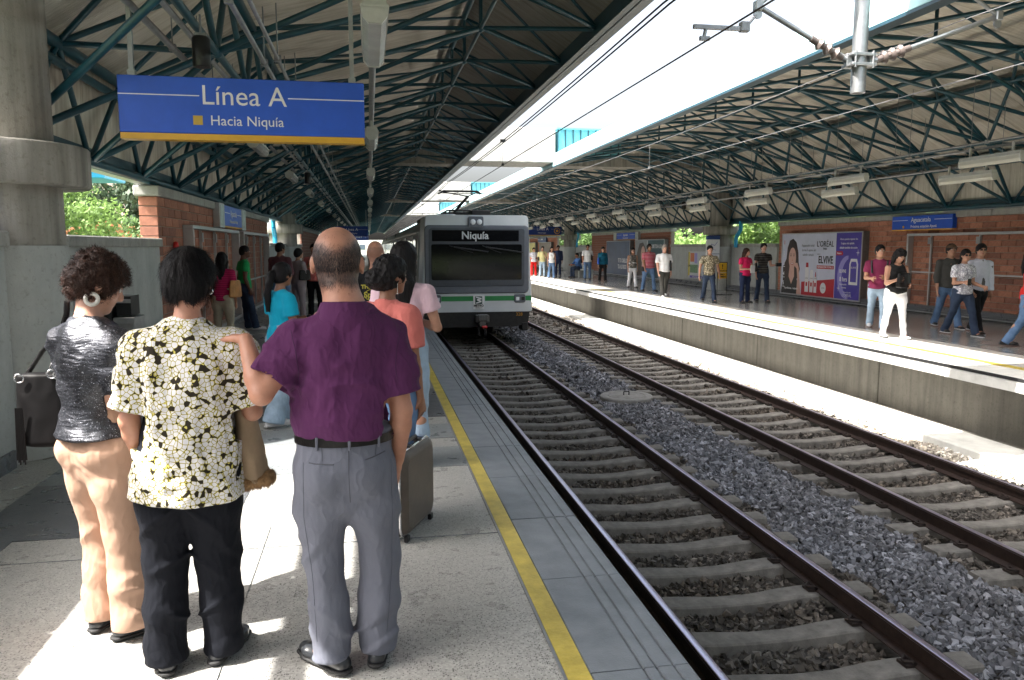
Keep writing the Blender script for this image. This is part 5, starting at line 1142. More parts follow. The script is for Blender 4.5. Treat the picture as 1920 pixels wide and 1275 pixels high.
def rotm(yaw=0, pitch=0, roll=0):      # yaw to the right positive, pitch down positive, roll to the right positive (degrees)
    return np.array((Matrix.Rotation(-R(yaw), 3, 'Z') @ Matrix.Rotation(-R(pitch), 3, 'X') @ Matrix.Rotation(R(roll), 3, 'Y')))
def unit(v): v = np.array(v, float); return v / np.linalg.norm(v)

SK = {k: mat('skin_' + k, c, .5, var=.12, scale=18, bump=.12, bscale=260) for k, c in {'tan': (.40, .21, .14), 'brown': (.26, .12, .07), 'pale': (.47, .26, .19), 'dark': (.13, .055, .035), 'ruddy': (.44, .215, .145)}.items()}
for m in SK.values():
    n, l, b = nodes(m); b.inputs['Subsurface Weight'].default_value = .08; b.inputs['Subsurface Radius'].default_value = (.02, .008, .004); b.inputs['Subsurface Scale'].default_value = .5
def hairmat(name, c, c2=None, rough=.45): return mat(name, c, rough, var=.5, scale=60, stretch=(1, 1, .15), bump=.6, bscale=140, spec=.2)
HM = {'black': hairmat('hair_black', (.006, .005, .006), rough=.55), 'brown': hairmat('hair_dark_brown', (.035, .018, .012)), 'auburn': hairmat('hair_auburn', (.036, .017, .012)), 'grey': hairmat('hair_grey', (.22, .20, .18)), 'stubble': mat('hair_shaved', (.20, .15, .12), .7, var=.2, scale=90)}
EYE = mat('eye_white', (.55, .52, .5), .2); IRIS = mat('eye_dark', (.02, .012, .01), .1); LIP = mat('lip', (.36, .12, .10), .4)

def strands(name, V, F, mask, length, wdir, m, parent, n, width=.0016, lift=.35, curl=0., seed=3, drop=.6, taper=True):
    """short hair ribbons growing from a surface"""
    rs = np.random.RandomState(seed); a = V[F[:, 0]]; N = np.cross(V[F[:, 1]] - a, V[F[:, 3]] - a); ar = np.linalg.norm(N, axis=1) + 1e-12; N = N / ar[:, None]; cen = V[F].mean(1)
    wgt = mask(cen, N) * ar; wgt = np.maximum(wgt, 0); 
    if wgt.sum() <= 0: return
    pk = rs.choice(len(F), n, p=wgt / wgt.sum()); uv = rs.uniform(0, 1, (n, 2, 1)); q = V[F[pk]]; p = q[:, 0] + uv[:, 0] * (q[:, 1] - q[:, 0]) + uv[:, 1] * (q[:, 3] - q[:, 0]); nn = N[pk]
    d = wdir(p, nn); d = d - nn * (d * nn).sum(1)[:, None]; d /= np.linalg.norm(d, axis=1)[:, None] + 1e-9; L = length(p) * rs.uniform(.6, 1.25, n); seg = 4
    dirv = d * (1 - lift) + nn * lift + rs.normal(0, .16 + curl * .35, (n, 3)); dirv /= np.linalg.norm(dirv, axis=1)[:, None]; side = np.cross(dirv, nn + .01); side /= np.linalg.norm(side, axis=1)[:, None] + 1e-9
    pts = []; cur = p - nn * .002; ph = rs.uniform(0, 6.28, n)
    for k in range(seg + 1):
        w_ = width * (1 - (.75 * k / seg if taper else .2 * k / seg)); pts.append((cur - side * w_, cur + side * w_))
        dirv = dirv + (d - nn * .25) * (.28 * drop) - np.array([0, 0, .14 * drop]); 
        if curl: dirv = dirv + curl * (np.sin(ph + k * 1.9)[:, None] * side + np.cos(ph + k * 1.9)[:, None] * nn)
        dirv /= np.linalg.norm(dirv, axis=1)[:, None]; cur = cur + dirv * (L / seg)[:, None]
    VV = np.stack([x for pr in pts for x in pr], 1).reshape(-1, 3); base = np.arange(n)[:, None, None] * (2 * (seg + 1)); q = np.array([[2 * k, 2 * k + 1, 2 * k + 3, 2 * k + 2] for k in range(seg)])[None]
    return link(name, fast_mesh(name, VV, (base + q).reshape(-1, 4), True), m, parent)

def person(label, loc, heading, H=1.68, sex='m', skin='tan', res=.012, fat=1., legs=None, arms=None, head=(0, 0, 0), lean=(0, 0), top=None, bottom=None, shoes=None, hair=None, group=None, J=None, extra=None, hands=None, W=None, hsc=1., nk=1.):
    """local frame: x to the person's right, y forward, z up. Origin on the ground between the feet."""
    t = thing('person', label, 'person', (loc[0], loc[1], loc[2] if len(loc) > 2 else 0), -R(heading), group)
    s = H / 1.7; fem = sex == 'f'; th = -R(heading); 
    def tl(p): p = np.array(p, float) - np.array([loc[0], loc[1], 0]); c, q = math.cos(th), math.sin(th); return np.array([c * p[0] + q * p[1], -q * p[0] + c * p[1], p[2]])
    J = {k: (tl(v) if k[0] != '_' else v) for k, v in (J or {}).items()}
    LT, LS = .40 * s, .41 * s           # thigh, shin
    legs = legs or {'L': (0, 4, 0, -8), 'R': (0, 4, 0, 8)}      # swing forward, spread, knee bend, foot yaw
    def legj(sd, hip):
        sw, sp, kb, fy = legs[sd]; sg = -1 if sd == 'L' else 1
        d = unit((sg * math.sin(R(sp)), math.sin(R(sw)), -math.cos(R(sw)) * math.cos(R(sp)))); kn = hip + d * LT
        e = unit((sg * math.sin(R(sp * .3)), math.sin(R(sw - kb)), -math.cos(R(sw - kb)))); return kn, kn + e * LS
    hw = (.088 if fem else .085) * s * (fat ** .5); hips = {'L': np.array([-hw, 0, 0.]), 'R': np.array([hw, 0, 0.])}
    low = min(legj(sd, hips[sd])[1][2] for sd in 'LR'); hz = .078 * s - low; P0 = np.array([0, 0, hz])
    if 'pelvis' in J: P0 = J['pelvis']
    jt = {}
    for sd in 'LR':
        hp = P0 + hips[sd]; kn, an = legj(sd, hp); jt['hip' + sd] = J.get('hip' + sd, hp); jt['knee' + sd] = J.get('knee' + sd, kn); jt['ank' + sd] = J.get('ank' + sd, an)
    up = unit((math.sin(R(lean[0])), math.sin(R(lean[1])), 1)); TL = .50 * s                     # pelvis to neck base
    nb = J.get('neck', P0 + up * TL); up = unit(nb - P0); TL = np.linalg.norm(nb - P0)
    sw_ = (.168 if fem else .192) * s
    for sd in 'LR':
        sg = -1 if sd == 'L' else 1; jt['sh' + sd] = J.get('sh' + sd, nb + np.array([sg * sw_, -.01, -.065 * s]))
    arms = arms or {'L': ((-.12, .05, -1), (-.02, .25, -1)), 'R': ((.12, .05, -1), (.02, .25, -1))}
    UA, FA, HL = .28 * s, .245 * s, .18 * s
    for sd in 'LR':
        a, b = arms[sd]; jt['el' + sd] = J.get('el' + sd, jt['sh' + sd] + unit(a) * UA); jt['wr' + sd] = J.get('wr' + sd, jt['el' + sd] + unit(b) * FA)
    HR = rotm(*head); hc = J.get('head', nb + np.array([0, .02 * s, .0]) + (up * .10 + HR @ np.array([0, .01, .085])) * s); hs = s * (1.0 if not fem else .97) * hsc
    lo = np.min([jt[k] for k in jt] + [hc], 0) - .24; hi = np.max([jt[k] for k in jt] + [hc], 0) + .24; lo[2] = -.01; hi[2] = hc[2] + .2
    allz = (lo, hi)
    # ---- body, one continuous surface
    f = Field(lo, hi, res); Wd = W or {}
    if fem: tor = [(-.10, .10, .085), (.0, .158, .11), (.10, .162, .108), (.34, .122, .088), (.52, .14, .10), (.68, .155, .112), (.84, .15, .095), (.93, .11, .065), (1.0, .052, .05)]
    else: tor = [(-.10, .10, .085), (.0, .15, .105), (.10, .152, .105), (.34, .142, .10), (.52, .155, .11), (.70, .175, .12), (.84, .17, .105), (.93, .12, .075), (1.0, .062, .058)]
    tp = [P0 + up * TL * a for a, b, c in tor]; fw_ = fat ** .8
    f.chain(tp, [b * s * (fw_ if a < .8 else 1) for a, b, c in tor], [c * s * (fw_ if a < .8 else 1) for a, b, c in tor], k=.012)
    for sd in 'LR':
        sg = -1 if sd == 'L' else 1; h_, kn, an = jt['hip' + sd], jt['knee' + sd], jt['ank' + sd]
        mid = kn + (an - kn) * .33
        f.chain([h_, h_ + (kn - h_) * .35, kn, mid + np.array([0, -.012, 0]), an], [.082 * s * fw_, .078 * s * fw_, .05 * s, .05 * s, .034 * s], k=.02)
        fy = R(legs[sd][3]); fd = np.array([math.sin(fy), math.cos(fy), 0.]); jt['fd' + sd] = fd; pitch = 0
        sole = an[2] - .078 * s; jt['sole' + sd] = sole
        f.chain([an + np.array([0, 0, -.02]) * s - fd * .03 * s, an + fd * .07 * s + np.array([0, 0, -.04]) * s, an + fd * .14 * s + np.array([0, 0, -.055]) * s], [.032 * s, .036 * s, .03 * s], [.03 * s, .03 * s, .02 * s], right=(fd[1], -fd[0], 0), k=.015)
        S_, E_, Wr = jt['sh' + sd], jt['el' + sd], jt['wr' + sd]; ar = (.043 if fem else .049) * s * fat ** .5
        f.chain([S_, S_ + (E_ - S_) * .4, E_], [.056 * s, ar, ar * .82], k=.03); f.chain([E_, E_ + (Wr - E_) * .3, Wr], [ar * .84, ar * .86, ar * .54], k=.012)
        # hand: palm and five fingers
        hd = (hands or {}).get(sd, {}); d = unit(hd.get('dir', (Wr - E_))) if 'dir' not in hd else unit(tl(np.array(hd['dir']) + np.array([loc[0], loc[1], 0])) - tl((loc[0], loc[1], 0)))
        pn = hd.get('palm', (-sg, 0, 0)); pn = unit(pn) if 'palm' not in hd else unit(tl(np.array(pn) + np.array([loc[0], loc[1], 0])) - tl((loc[0], loc[1], 0)))
        pn = pn - d * pn.dot(d); pn = unit(pn); sv = np.cross(d, pn) * (1 if sd == 'L' else -1); curl = hd.get('curl', .35); fr_ = max(.0080 * s, res * .62)     # sv towards the thumb
        kn0 = Wr + d * .095 * s; f.chain([Wr, Wr + d * .03 * s, kn0], [.026 * s, .036 * s, .042 * s], [.02 * s, .017 * s, .014 * s], right=sv, k=.008)
        for q, (off, ln) in enumerate(((.034, .072), (.0115, .08), (-.0115, .075), (-.033, .058))):
            b0 = kn0 + sv * off * s * (1.0 + .1 * (res > .008)); pp_ = [b0]; dd = d + sv * off * 1.2
            for seg in range(3):
                dd = unit(dd * math.cos(curl * (.8 + .2 * q)) + pn * math.sin(curl * (.8 + .2 * q))); pp_.append(pp_[-1] + dd * ln * s / 3)
            f.chain(pp_, [fr_, fr_ * .98, fr_ * .92, fr_ * .8], k=.0015)
        b0 = Wr + d * .03 * s + sv * .028 * s; dd = unit(d * .72 + sv * .62 + pn * .25); f.chain([b0, b0 + dd * .035 * s, b0 + dd * .035 * s + unit(dd + d * .5 + pn * .2) * .045 * s], [.015 * s, fr_ * 1.25, fr_ * 1.02], k=.008)
    if fem:
        cb = P0 + up * TL * .70
        for sg in (-1, 1): f.ell(cb + np.array([sg * .068 * s, .075 * s, -.01]), (.062 * s, .058 * s, .06 * s), k=.03)
    # head and neck
    def hp_(p): return hc + HR @ (np.array(p) * hs)
    f.chain([nb + np.array([0, -.012, -.04]) * s, nb + np.array([0, -.006, .01]) * s, hp_((0, -.028, -.05))], [.066 * s * nk, (.048 if fem else .058) * s * nk, (.046 if fem else .056) * s * nk], k=.025)
    HE = lambda p, r, k=.012, cut=False, R2=None: f.ell(hp_(p), [x * hs for x in r], HR if R2 is None else HR @ R2, k, cut)
    HE((0, -.014, .022), (.077, .096, .092), .012); HE((0, .022, -.035), (.064, .070, .075), .03); HE((0, .045, -.08), (.040, .042, .034), .03); HE((0, .075, -.098), (.020, .018, .016), .02)
    HE((0, .066, .03), (.052, .02, .016), .02)
    for sg in (-1, 1):
        HE((sg * .04, .055, -.022), (.024, .028, .022), .02); HE((sg * .030, .094, .006), (.019, .012, .011), .010, True)
        HE((sg * .079, -.008, -.008), (.009, .019, .032), .006, R2=rotm(0, -12, 0)); HE((sg * .083, -.003, -.008), (.004, .010, .018), .004, True)
    f.chain([hp_((0, .080, .012)), hp_((0, .098, -.014)), hp_((0, .104, -.026))], [.009 * hs, .011 * hs, .014 * hs], k=.010)
    for sg in (-1, 1): HE((sg * .012, .096, -.028), (.009, .010, .008), .006)
    HE((0, .084, -.052), (.024, .012, .0075), .008); HE((0, .082, -.064), (.021, .012, .008), .008)
    me, V, F = f.mesh('body', 1); body = link('body', me, SK[skin], t)
    if hair and hair.get('scalp'):       # thinning hair: density painted on the scalp and grown as strands
        q = (V - hc) @ HR / hs; cv = hair['scalp'](q); at = me.attributes.new('scalp', 'FLOAT', 'POINT'); at.data.foreach_set('value', cv.astype(np.float32)); me.materials.clear(); me.materials.append(hair['skin'])
    for sg in (-1, 1):
        mb = MB(); c = hp_((sg * .030, .078, .006)); mb.lathe([(.001, -.0125 * hs), (.0075 * hs, -.010 * hs), (.0115 * hs, -.004 * hs), (.0125 * hs, .0), (.0115 * hs, .004 * hs), (.0075 * hs, .010 * hs), (.001, .0125 * hs)], n=12); e = link('eye', mb.mesh('eye'), EYE, t, loc=Vector(c))
        mb = MB(); c2 = hp_((sg * .030, .0855, .005)); mb.lathe([(.001, -.006 * hs), (.0055 * hs, -.002 * hs), (.0055 * hs, .002 * hs), (.001, .006 * hs)], n=8); link('iris', mb.mesh('iris'), IRIS, e, loc=Vector(c2 - c))
    g = Field(hp_((0, .088, -.058)) - .05, hp_((0, .088, -.058)) + .05, .004); g.ell(hp_((0, .0905, -.0525)), [.022 * hs, .007 * hs, .0045 * hs], HR, .002); g.ell(hp_((0, .0895, -.0625)), [.018 * hs, .007 * hs, .005 * hs], HR, .002); link('mouth', g.mesh('mouth', 0)[0], LIP, t)
    if hair is None or hair.get('brow', True):
        mb = MB()
        for sg in (-1, 1):
            P_ = [hp_((sg * x, y, z)) for x, y, z in ((.014, .0895, .0235), (.030, .0875, .028), (.046, .076, .0235))]
            for a, b in zip(P_[:-1], P_[1:]): mb.tube(a, b, .0035 * hs, 5)
        part('eyebrow', mb, HM['black'], t)
    # ---- trousers
    ctx = dict(t=t, s=s, jt=jt, P0=P0, nb=nb, up=up, TL=TL, hc=hc, HR=HR, hs=hs, hp=hp_, tl=tl, V=V, F=F, allz=allz, th=th, fem=fem, body=body)
    if bottom:
        b = dict(thigh=.098, knee=.062, hem=.066, waist=.135 if not fem else .112, wd=.096, hipw=.175, hipd=.128, hemz=.035, rise=.24, wr=.008); b.update(bottom)
        g = Field((lo[0], lo[1], -.0), (hi[0], hi[1], P0[2] + .3), b.get('res', res)); fw2 = fat ** .8
        g.chain([P0 - up * .06 * s, P0 + up * .03 * s, P0 + up * .12 * s, P0 + up * b['rise'] * s * .9], [b['hipw'] * .8 * s * fw2, b['hipw'] * s * fw2, b['hipw'] * .96 * s * fw2, b['waist'] * s * fw2], [b['hipd'] * .85 * s * fw2, b['hipd'] * s * fw2, b['hipd'] * .93 * s * fw2, b['wd'] * s * fw2], k=.01, flat1=6)
        for sg in (-1, 1): g.ell(P0 + np.array([sg * .075 * s, -.055 * s, -.005 * s]), (.085 * s * fw2, .085 * s * fw2, .09 * s), k=.04)
        for sd in 'LR':
            h_, kn, an = jt['hip' + sd], jt['knee' + sd], jt['ank' + sd]; e = an + np.array([0, 0, max(b['hemz'] * s - an[2] + jt['sole' + sd], -.07 * s)]) + jt['fd' + sd] * .004
            m1 = h_ + (kn - h_) * .4; m2 = kn + (e - kn) * .5; bk = np.array([0, -.008, 0])
            g.chain([h_, m1, kn, m2, e], [b['thigh'] * s * fw2, b['thigh'] * .92 * s * fw2, b['knee'] * s, (b['knee'] * .5 + b['hem'] * .5) * s * .98, b['hem'] * s], [b['thigh'] * 1.05 * s * fw2, b['thigh'] * .98 * s * fw2, b['knee'] * 1.05 * s, (b['knee'] * .5 + b['hem'] * .5) * s, b['hem'] * 1.12 * s], k=.03, flat1=7)
        if b['wr']:
            sd_ = 5 + int(abs(loc[0]) * 7) % 17
            if res > .009: g.wrinkle(b['wr'], (8, 8, 12), sd_, (-.2, P0[2] + .02, .12))
            else:
                g.wrinkle(b['wr'] * .75, (5.5, 5.5, 2.4), sd_, (-.2, P0[2] + .1, .1), band=.04)
                g.shear_wrinkle(b['wr'] * .8, 10, 1.1, sd_ + 3, (.30, P0[2] + .05, .15))
                g.shear_wrinkle(b['wr'] * .9, 13, -.9, sd_ + 5, (-.05, .34, .12))
        if 'cut' in b: b['cut'](g, ctx)
        me, V2, F2 = g.mesh('trousers', 1); ctx['VT'] = V2; ctx['FT'] = F2; ctx['trousers'] = link(b.get('name', 'trousers'), me, b['m'], t)
        if b.get('belt'):
            mb = MB(); c0 = P0 + up * b.get('beltz', b['rise'] - .015) * s; n_ = 32; ww, dd = b['waist'] * s * fw2 + .006, b['wd'] * s * fw2 + .006
            for z in (0,):
                ring = [(c0[0] + ww * math.cos(6.283 * i / n_), c0[1] + dd * math.sin(6.283 * i / n_), c0[2]) for i in range(n_ + 1)]
                for a_, b_ in zip(ring[:-1], ring[1:]): pass
                Vv = [(x, y, z_ + dz) for dz in (-.017, .017) for x, y, z_ in ring[:-1]]; Ff = [(i, (i + 1) % n_, n_ + (i + 1) % n_, n_ + i) for i in range(n_)]; mb.add(Vv, Ff, True)
            bo = part('belt', mb, b['belt'], t)
    # ---- top
    if top:
        c = dict(sleeve=.62, sr=.062, se=.07, hem=-.04, chest=.175 if not fem else .16, cd=.125 if not fem else .118, waist=.165 if not fem else .14, wd=.12 if not fem else .105, hipw=.186 if not fem else .180, hd=.150, neckw=.075, wr=.006, flare=0.); c.update(top)
        g = Field((lo[0], lo[1], P0[2] + c['hem'] * s - .06), (hi[0], hi[1], nb[2] + .12), c.get('res', res)); fw2 = fat ** .8; q = TL
        pts = [(c['hem'] * s / TL, c['hipw'] + c['flare'], c['hd'] + c['flare']), (.12, c['hipw'] * .98 + c['flare'] * .5, c['hd'] * .97 + c['flare'] * .4), (.36, c['waist'], c['wd']), (.54, (c['waist'] + c['chest']) / 2, (c['wd'] + c['cd']) / 2), (.70, c['chest'], c['cd']), (.85, c['chest'] * .97, c['cd'] * .86), (.94, c['chest'] * .66, c['cd'] * .64), (1.0, c['neckw'], c['neckw'] * .95)]
        pts = [p_ for i, p_ in enumerate(pts) if i == 0 or p_[0] > pts[0][0] + .05]
        g.chain([P0 + up * TL * a for a, _, _ in pts], [b_ * s * (fw2 if a < .8 else 1) for a, b_, _ in pts], [d_ * s * (fw2 if a < .8 else 1) for a, _, d_ in pts], k=.01, flat0=7, flat1=5)
        if fem:
            for sg in (-1, 1): g.ell(P0 + up * TL * .70 + np.array([sg * .068 * s, .080 * s, -.01]), (.068 * s, .062 * s, .064 * s), k=.03)
        for sd in 'LR':
            S_, E_, Wr = jt['sh' + sd], jt['el' + sd], jt['wr' + sd]; fr = c['sleeve']
            if fr <= 0: continue
            if fr <= 1: e = S_ + (E_ - S_) * fr; g.chain([S_ + (nb - S_) * .2, S_, S_ + (e - S_) * .5, e], [.06 * s, c['sr'] * s * 1.02, (c['sr'] + c['se']) / 2 * s, c['se'] * s], k=.028, flat1=8)
            else: e = E_ + (Wr - E_) * min(.96, fr - 1); g.chain([S_ + (nb - S_) * .2, S_, E_], [.06 * s, c['sr'] * s, c['se'] * s * .92], k=.028); g.chain([E_, e], [c['se'] * s * .92, c['se'] * s * .72], k=.015, flat1=8)
        if c['wr']:
            g.wrinkle(c['wr'], (7, 7, 11), 31 + int(loc[0] * 9) % 13)
            if res < .009:
                g.wrinkle(c['wr'] * 1.1, (9, 9, 2.0), 41 + int(abs(loc[0]) * 3) % 5, (P0[2] - .2, nb[2] + .1, .12), ridge=True, band=.04); g.shear_wrinkle(c['wr'] * .7, 11, .8, 52, (P0[2] - .2, P0[2] + .36, .12)); g.shear_wrinkle(c['wr'] * .45, 9, -1.2, 53, (P0[2] + .25, nb[2] - .02, .1))
        if c.get('late'): c['late'](g)
        if res < .009 and 0 < c['sleeve'] <= 1:
            for sd in 'LR':
                S_, E_ = jt['sh' + sd], jt['el' + sd]; e = S_ + (E_ - S_) * c['sleeve']; d = unit(e - S_); g.clip_at(e - d * .004, d, c['se'] * s + .024); g.chain([e - d * .014, e + d * .06], [c['se'] * s - .015, c['se'] * s - .012], cut=True, k=.003, flat0=6)
        if 'cut' in c: c['cut'](g, ctx)
        if c['sleeve'] <= 0 or c.get('scoop'):   # wide neckline
            g.ell(nb + np.array([0, .05, .055]) * s, (.09 * s, .11 * s, .075 * s), k=.01, cut=True)
        else: g.ell(nb + np.array([0, .03, .080]) * s, ((c['neckw'] + .0) * s, c['neckw'] * s, .058 * s), k=.006, cut=True)
        me, V3, F3 = g.mesh('shirt', 1); ctx['shirt'] = link(c.get('name', 'shirt'), me, c['m'], t); ctx['VS'] = V3; ctx['FS'] = F3
        if c.get('collar'):
            g = Field(nb - .16, nb + .16, min(res, .009)); g.chain([nb + np.array([0, -.012, -.03]) * s, nb + np.array([0, -.006, .032]) * s], [.092 * s * nk, .072 * s * nk], [.088 * s * nk, .070 * s * nk], flat1=8, k=.004); g.chain([nb + np.array([0, -.006, .02]) * s, nb + np.array([0, .0, .09]) * s], [.058 * s * nk, .064 * s * nk], cut=True, k=.003); link('collar', g.mesh('collar', 1)[0], c['collar'], t)
    # ---- shoes
    sh = dict(m=M['black'], sole=M['rubber'], w=.043); sh.update(shoes or {})
    for sd in 'LR':
        an = jt['ank' + sd]; fd = jt['fd' + sd]; so_ = jt['sole' + sd]; lift = R((shoes or {}).get('tip' + sd, 0)); fd3 = np.array([fd[0] * math.cos(lift), fd[1] * math.cos(lift), -math.sin(lift)])
        base = np.array([an[0], an[1], so_ + .03 * s]); g = Field(base - .25, base + .25, min(res, .010)); rt = (fd[1], -fd[0], 0)
        g.chain([base - fd3 * .055 * s, base + fd3 * .05 * s, base + fd3 * .13 * s, base + fd3 * .175 * s], [.034 * s, sh['w'] * s * .92, sh['w'] * s * 1.02, .028 * s], [.030 * s, .032 * s, .027 * s, .02 * s], right=rt, k=.012)
        if not sh.get('sandal'): g.chain([base - fd3 * .03 * s + np.array([0, 0, .03]) * s, base - fd3 * .012 * s + np.array([0, 0, .058]) * s], [.032 * s, .034 * s], [.038 * s, .04 * s], right=rt, k=.02, flat1=5)
        me = g.mesh('shoe', 1)[0]; so2 = link('shoe', me, sh['m'], t)
        g = Field(base - .25, base + .25, min(res, .008)); g.chain([base - fd3 * .058 * s, base + fd3 * .05 * s, base + fd3 * .13 * s, base + fd3 * .18 * s], [.036 * s, sh['w'] * s * .96, sh['w'] * s * 1.07, .032 * s], [.2] * 4, right=rt, k=.004)
        nrm = np.cross(np.array(rt), fd3); nrm = nrm if nrm[2] > 0 else -nrm; g.plane(nrm, float(nrm.dot(base - nrm * .016 * s))); g.plane(-nrm, float(-nrm.dot(base - nrm * .030 * s))); me = g.mesh('sole', 0)[0]; link('sole', me, sh['sole'], so2)
    # ---- hair
    if hair:
        hr = dict(m=HM['black'], thick=.014, style='short', n=0); hr.update(hair); k_ = hr['thick']; g = Field(hc - .34, hc + np.array([.3, .3, .22]), max(.006, res * .8) if res > .009 else .005); st = hr['style']
        if st not in ('bald', 'none'):
            def GE(p, r, k=.02, cut=False, R2=None): g.ell(hp_(p), [x * hs for x in r], HR if R2 is None else HR @ R2, k, cut)
            GE((0, -.016, .024), (.077 + k_, .094 + k_, .092 + k_))
            if st in ('short', 'crop'): GE((0, -.055, -.025), (.070 + k_ * .6, .055 + k_ * .6, .065), .02)
            if st == 'bob' or st == 'bun' or st == 'curlyshort': GE((0, -.05, -.02), (.076 + k_, .062 + k_, .07 + k_), .02)
            if st in ('long', 'curly', 'pony'): GE((0, -.05, -.03), (.078 + k_, .06 + k_, .08), .02)
            # open the face and free the ears
            GE((0, .115, -.045), (.085, .085, .095), .012, True)
            if st in ('short', 'crop', 'curlyshort', 'bun', 'pony'):
                for sg in (-1, 1): GE((sg * .10, .015, -.045), (.034, .048, .052), .01, True)
                GE((0, .02, -.13), (.12, .1, .06), .01, True)
            if st in ('long', 'curly'):
                a = hp_((0, -.075, -.03)); e = nb + np.array([0, -.10, -hr.get('len', .18)]) * s; g.chain([a, nb + np.array([0, -.085, 0]) * s, e], [.085 * s, .085 * s, .05 * s], [.045 * s, .04 * s, .022 * s], k=.03)
                for sg in (-1, 1): g.chain([hp_((sg * .078, -.0, .03)), hp_((sg * .085, -.01, -.06)), nb + np.array([sg * .075, -.03, -.05]) * s], [.024 * s, .028 * s, .018 * s], k=.02)
            if st == 'pony':
                a = hp_((0, -.105, .02)); e = nb + np.array([hr.get('px', 0), -.13, -hr.get('len', .22)]) * s; g.chain([a, hp_((0, -.15, -.01)), nb + np.array([hr.get('px', 0) * .7, -.14, -.02]) * s, e], [.026 * s, .036 * s, .034 * s, .012 * s], k=.012)
            if st == 'fringe':
                GE((0, -.075, .108), (.047, .075, .068), .016, True); GE((0, .04, .115), (.075, .09, .07), .014, True); GE((0, .10, .02), (.12, .088, .12), .01, True); GE((0, .02, -.14), (.12, .1, .06), .01, True)
                for sg in (-1, 1): GE((sg * .098, .012, -.03), (.030, .046, .048), .008, True)
                g.wrinkle(.0035, (75, 75, 75), 66, ridge=False); g.wrinkle(.003, (30, 30, 30), 67, ridge=False)
            if st == 'bun': g.ell(hp_((0, -.12, -.035)), (.062 * s, .055 * s, .06 * s), k=.02); g.wrinkle(.006, (40, 40, 30), 64)
            if st in ('curly', 'curlyshort'): g.wrinkle(.012, (34, 34, 34), 61, ridge=False, band=.05); g.wrinkle(.006, (70, 70, 70), 62, ridge=False)
            else: g.wrinkle(.004 if res > .009 else .003, (30, 30, 12), 63, ridge=True)
            me, Vh, Fh = g.mesh('hair', 1); ho = link('hair', me, hr['m'], t); ctx['hair'] = ho; ctx['VH'] = Vh; ctx['FH'] = Fh
    if extra: extra(ctx)
    return t

from mathutils.bvhtree import BVHTree
def seamline(name, V, F, pts, m, parent, r=.0016, off=.0006, y0=-1.0, n=10, dirv=(0, 1, 0)):
    """a stitched line laid on a garment: (x, z) points cast onto its surface from behind"""
    bv = BVHTree.FromPolygons([tuple(p) for p in V], [tuple(int(i) for i in q) for q in F]); out = []
    for a, b in zip(pts[:-1], pts[1:]):
        for i in range(n):
            t = i / n; x = a[0] + (b[0] - a[0]) * t; z = a[1] + (b[1] - a[1]) * t; h = bv.ray_cast(Vector((x, y0, z)), Vector(dirv))
            if h[0] is not None: out.append(tuple(h[0] - Vector(dirv) * off))
    if len(out) > 1: mb = MB(); mb.path(out, r, 5); return part(name, mb, m, parent)
def slab_bag(name, m, parent, c, w, h, d, strap=None, sm=None, taper=.85, rot=0.):
    """soft bag: rounded body widening downwards, with a flap line and a strap"""
    g = Field(np.array([-w, -d - .02, -h]), np.array([w, d + .02, h * .9]), max(.007, w / 26)); g.chain([(0, 0, -h * .38), (0, 0, h * .42)], [w * .5, w * .5 * taper], [d * .5, d * .28], k=.01, flat0=3, flat1=5); g.wrinkle(.004, (14, 14, 9), 77)
    o = link(name, g.mesh(name, 1)[0], m, parent, loc=Vector(c), rot=(0, 0, rot)); return o
def strapmesh(name, P, m, parent, w=.014, th=.004):
    mb = MB()
    for a, b in zip(P[:-1], P[1:]):
        a = Vector(a); b = Vector(b); d = (b - a).normalized(); s_ = Vector((0, 0, 1)).cross(d)
        if s_.length < .1: s_ = Vector((0, 1, 0))
        mb.tube(a, b, w * .5, 6, smooth=True)
    return part(name, mb, m, parent)
# ------------------------------------------------------------------ clothes
F_ = fabric
CL = {'purple': F_('purple_knit_polo', (.085, .024, .080), .9, wr=.5, wscale=8), 'greytr': F_('grey_cotton_trousers', (.135, .143, .18), .8, wr=.45, wscale=7), 'blacktr': F_('black_trousers', (.008, .009, .013), .85, wr=.5, wscale=7, sheen=0), 'peach': F_('peach_trousers', (.46, .295, .215), .55, wr=.45, wscale=6), 'teal': F_('turquoise_tee', (.01, .36, .55), .85), 'jeans': F_('blue_jeans', (.10, .17, .30), .85, var=.35, weave=300), 'jeans_dk': F_('dark_jeans', (.03, .045, .08), .85, var=.25), 'jeans_lt': F_('pale_jeans', (.30, .40, .52), .85, var=.3), 'coral': F_('coral_blouse', (.58, .17, .15), .85), 'pinktee': F_('pale_pink_tee', (.70, .50, .58), .85), 'blackj': F_('black_jacket', (.015, .016, .02), .6, sheen=.1), 'green': F_('green_tee', (.02, .32, .10), .85), 'maroon': F_('maroon_shirt', (.12, .05, .06), .85), 'mauve': F_('mauve_grey_dress', (.30, .25, .27), .85), 'white': F_('white_cotton', (.72, .73, .76), .85), 'grey': F_('charcoal_trousers', (.06, .06, .057), .85), 'khaki': F_('beige_trousers', (.36, .32, .25), .85), 'red': F_('red_cotton', (.55, .02, .02), .85), 'magenta': F_('magenta_top', (.55, .02, .10), .85), 'yellowsh': F_('pale_yellow_shirt', (.62, .58, .30), .85), 'tealj': F_('petrol_jacket', (.01, .10, .17), .8), 'navy': F_('navy_cotton', (.02, .03, .07), .85), 'bluesh': F_('blue_shirt', (.06, .14, .34), .85), 'brown': F_('brown_cloth', (.10, .06, .04), .85), 'burg': F_('burgundy_tee', (.20, .03, .08), .85), 'black': F_('black_cotton', (.014, .014, .015), .85), 'whitetr': F_('white_trousers', (.80, .80, .84), .8), 'redpants': F_('red_trousers', (.50, .01, .01), .8)}
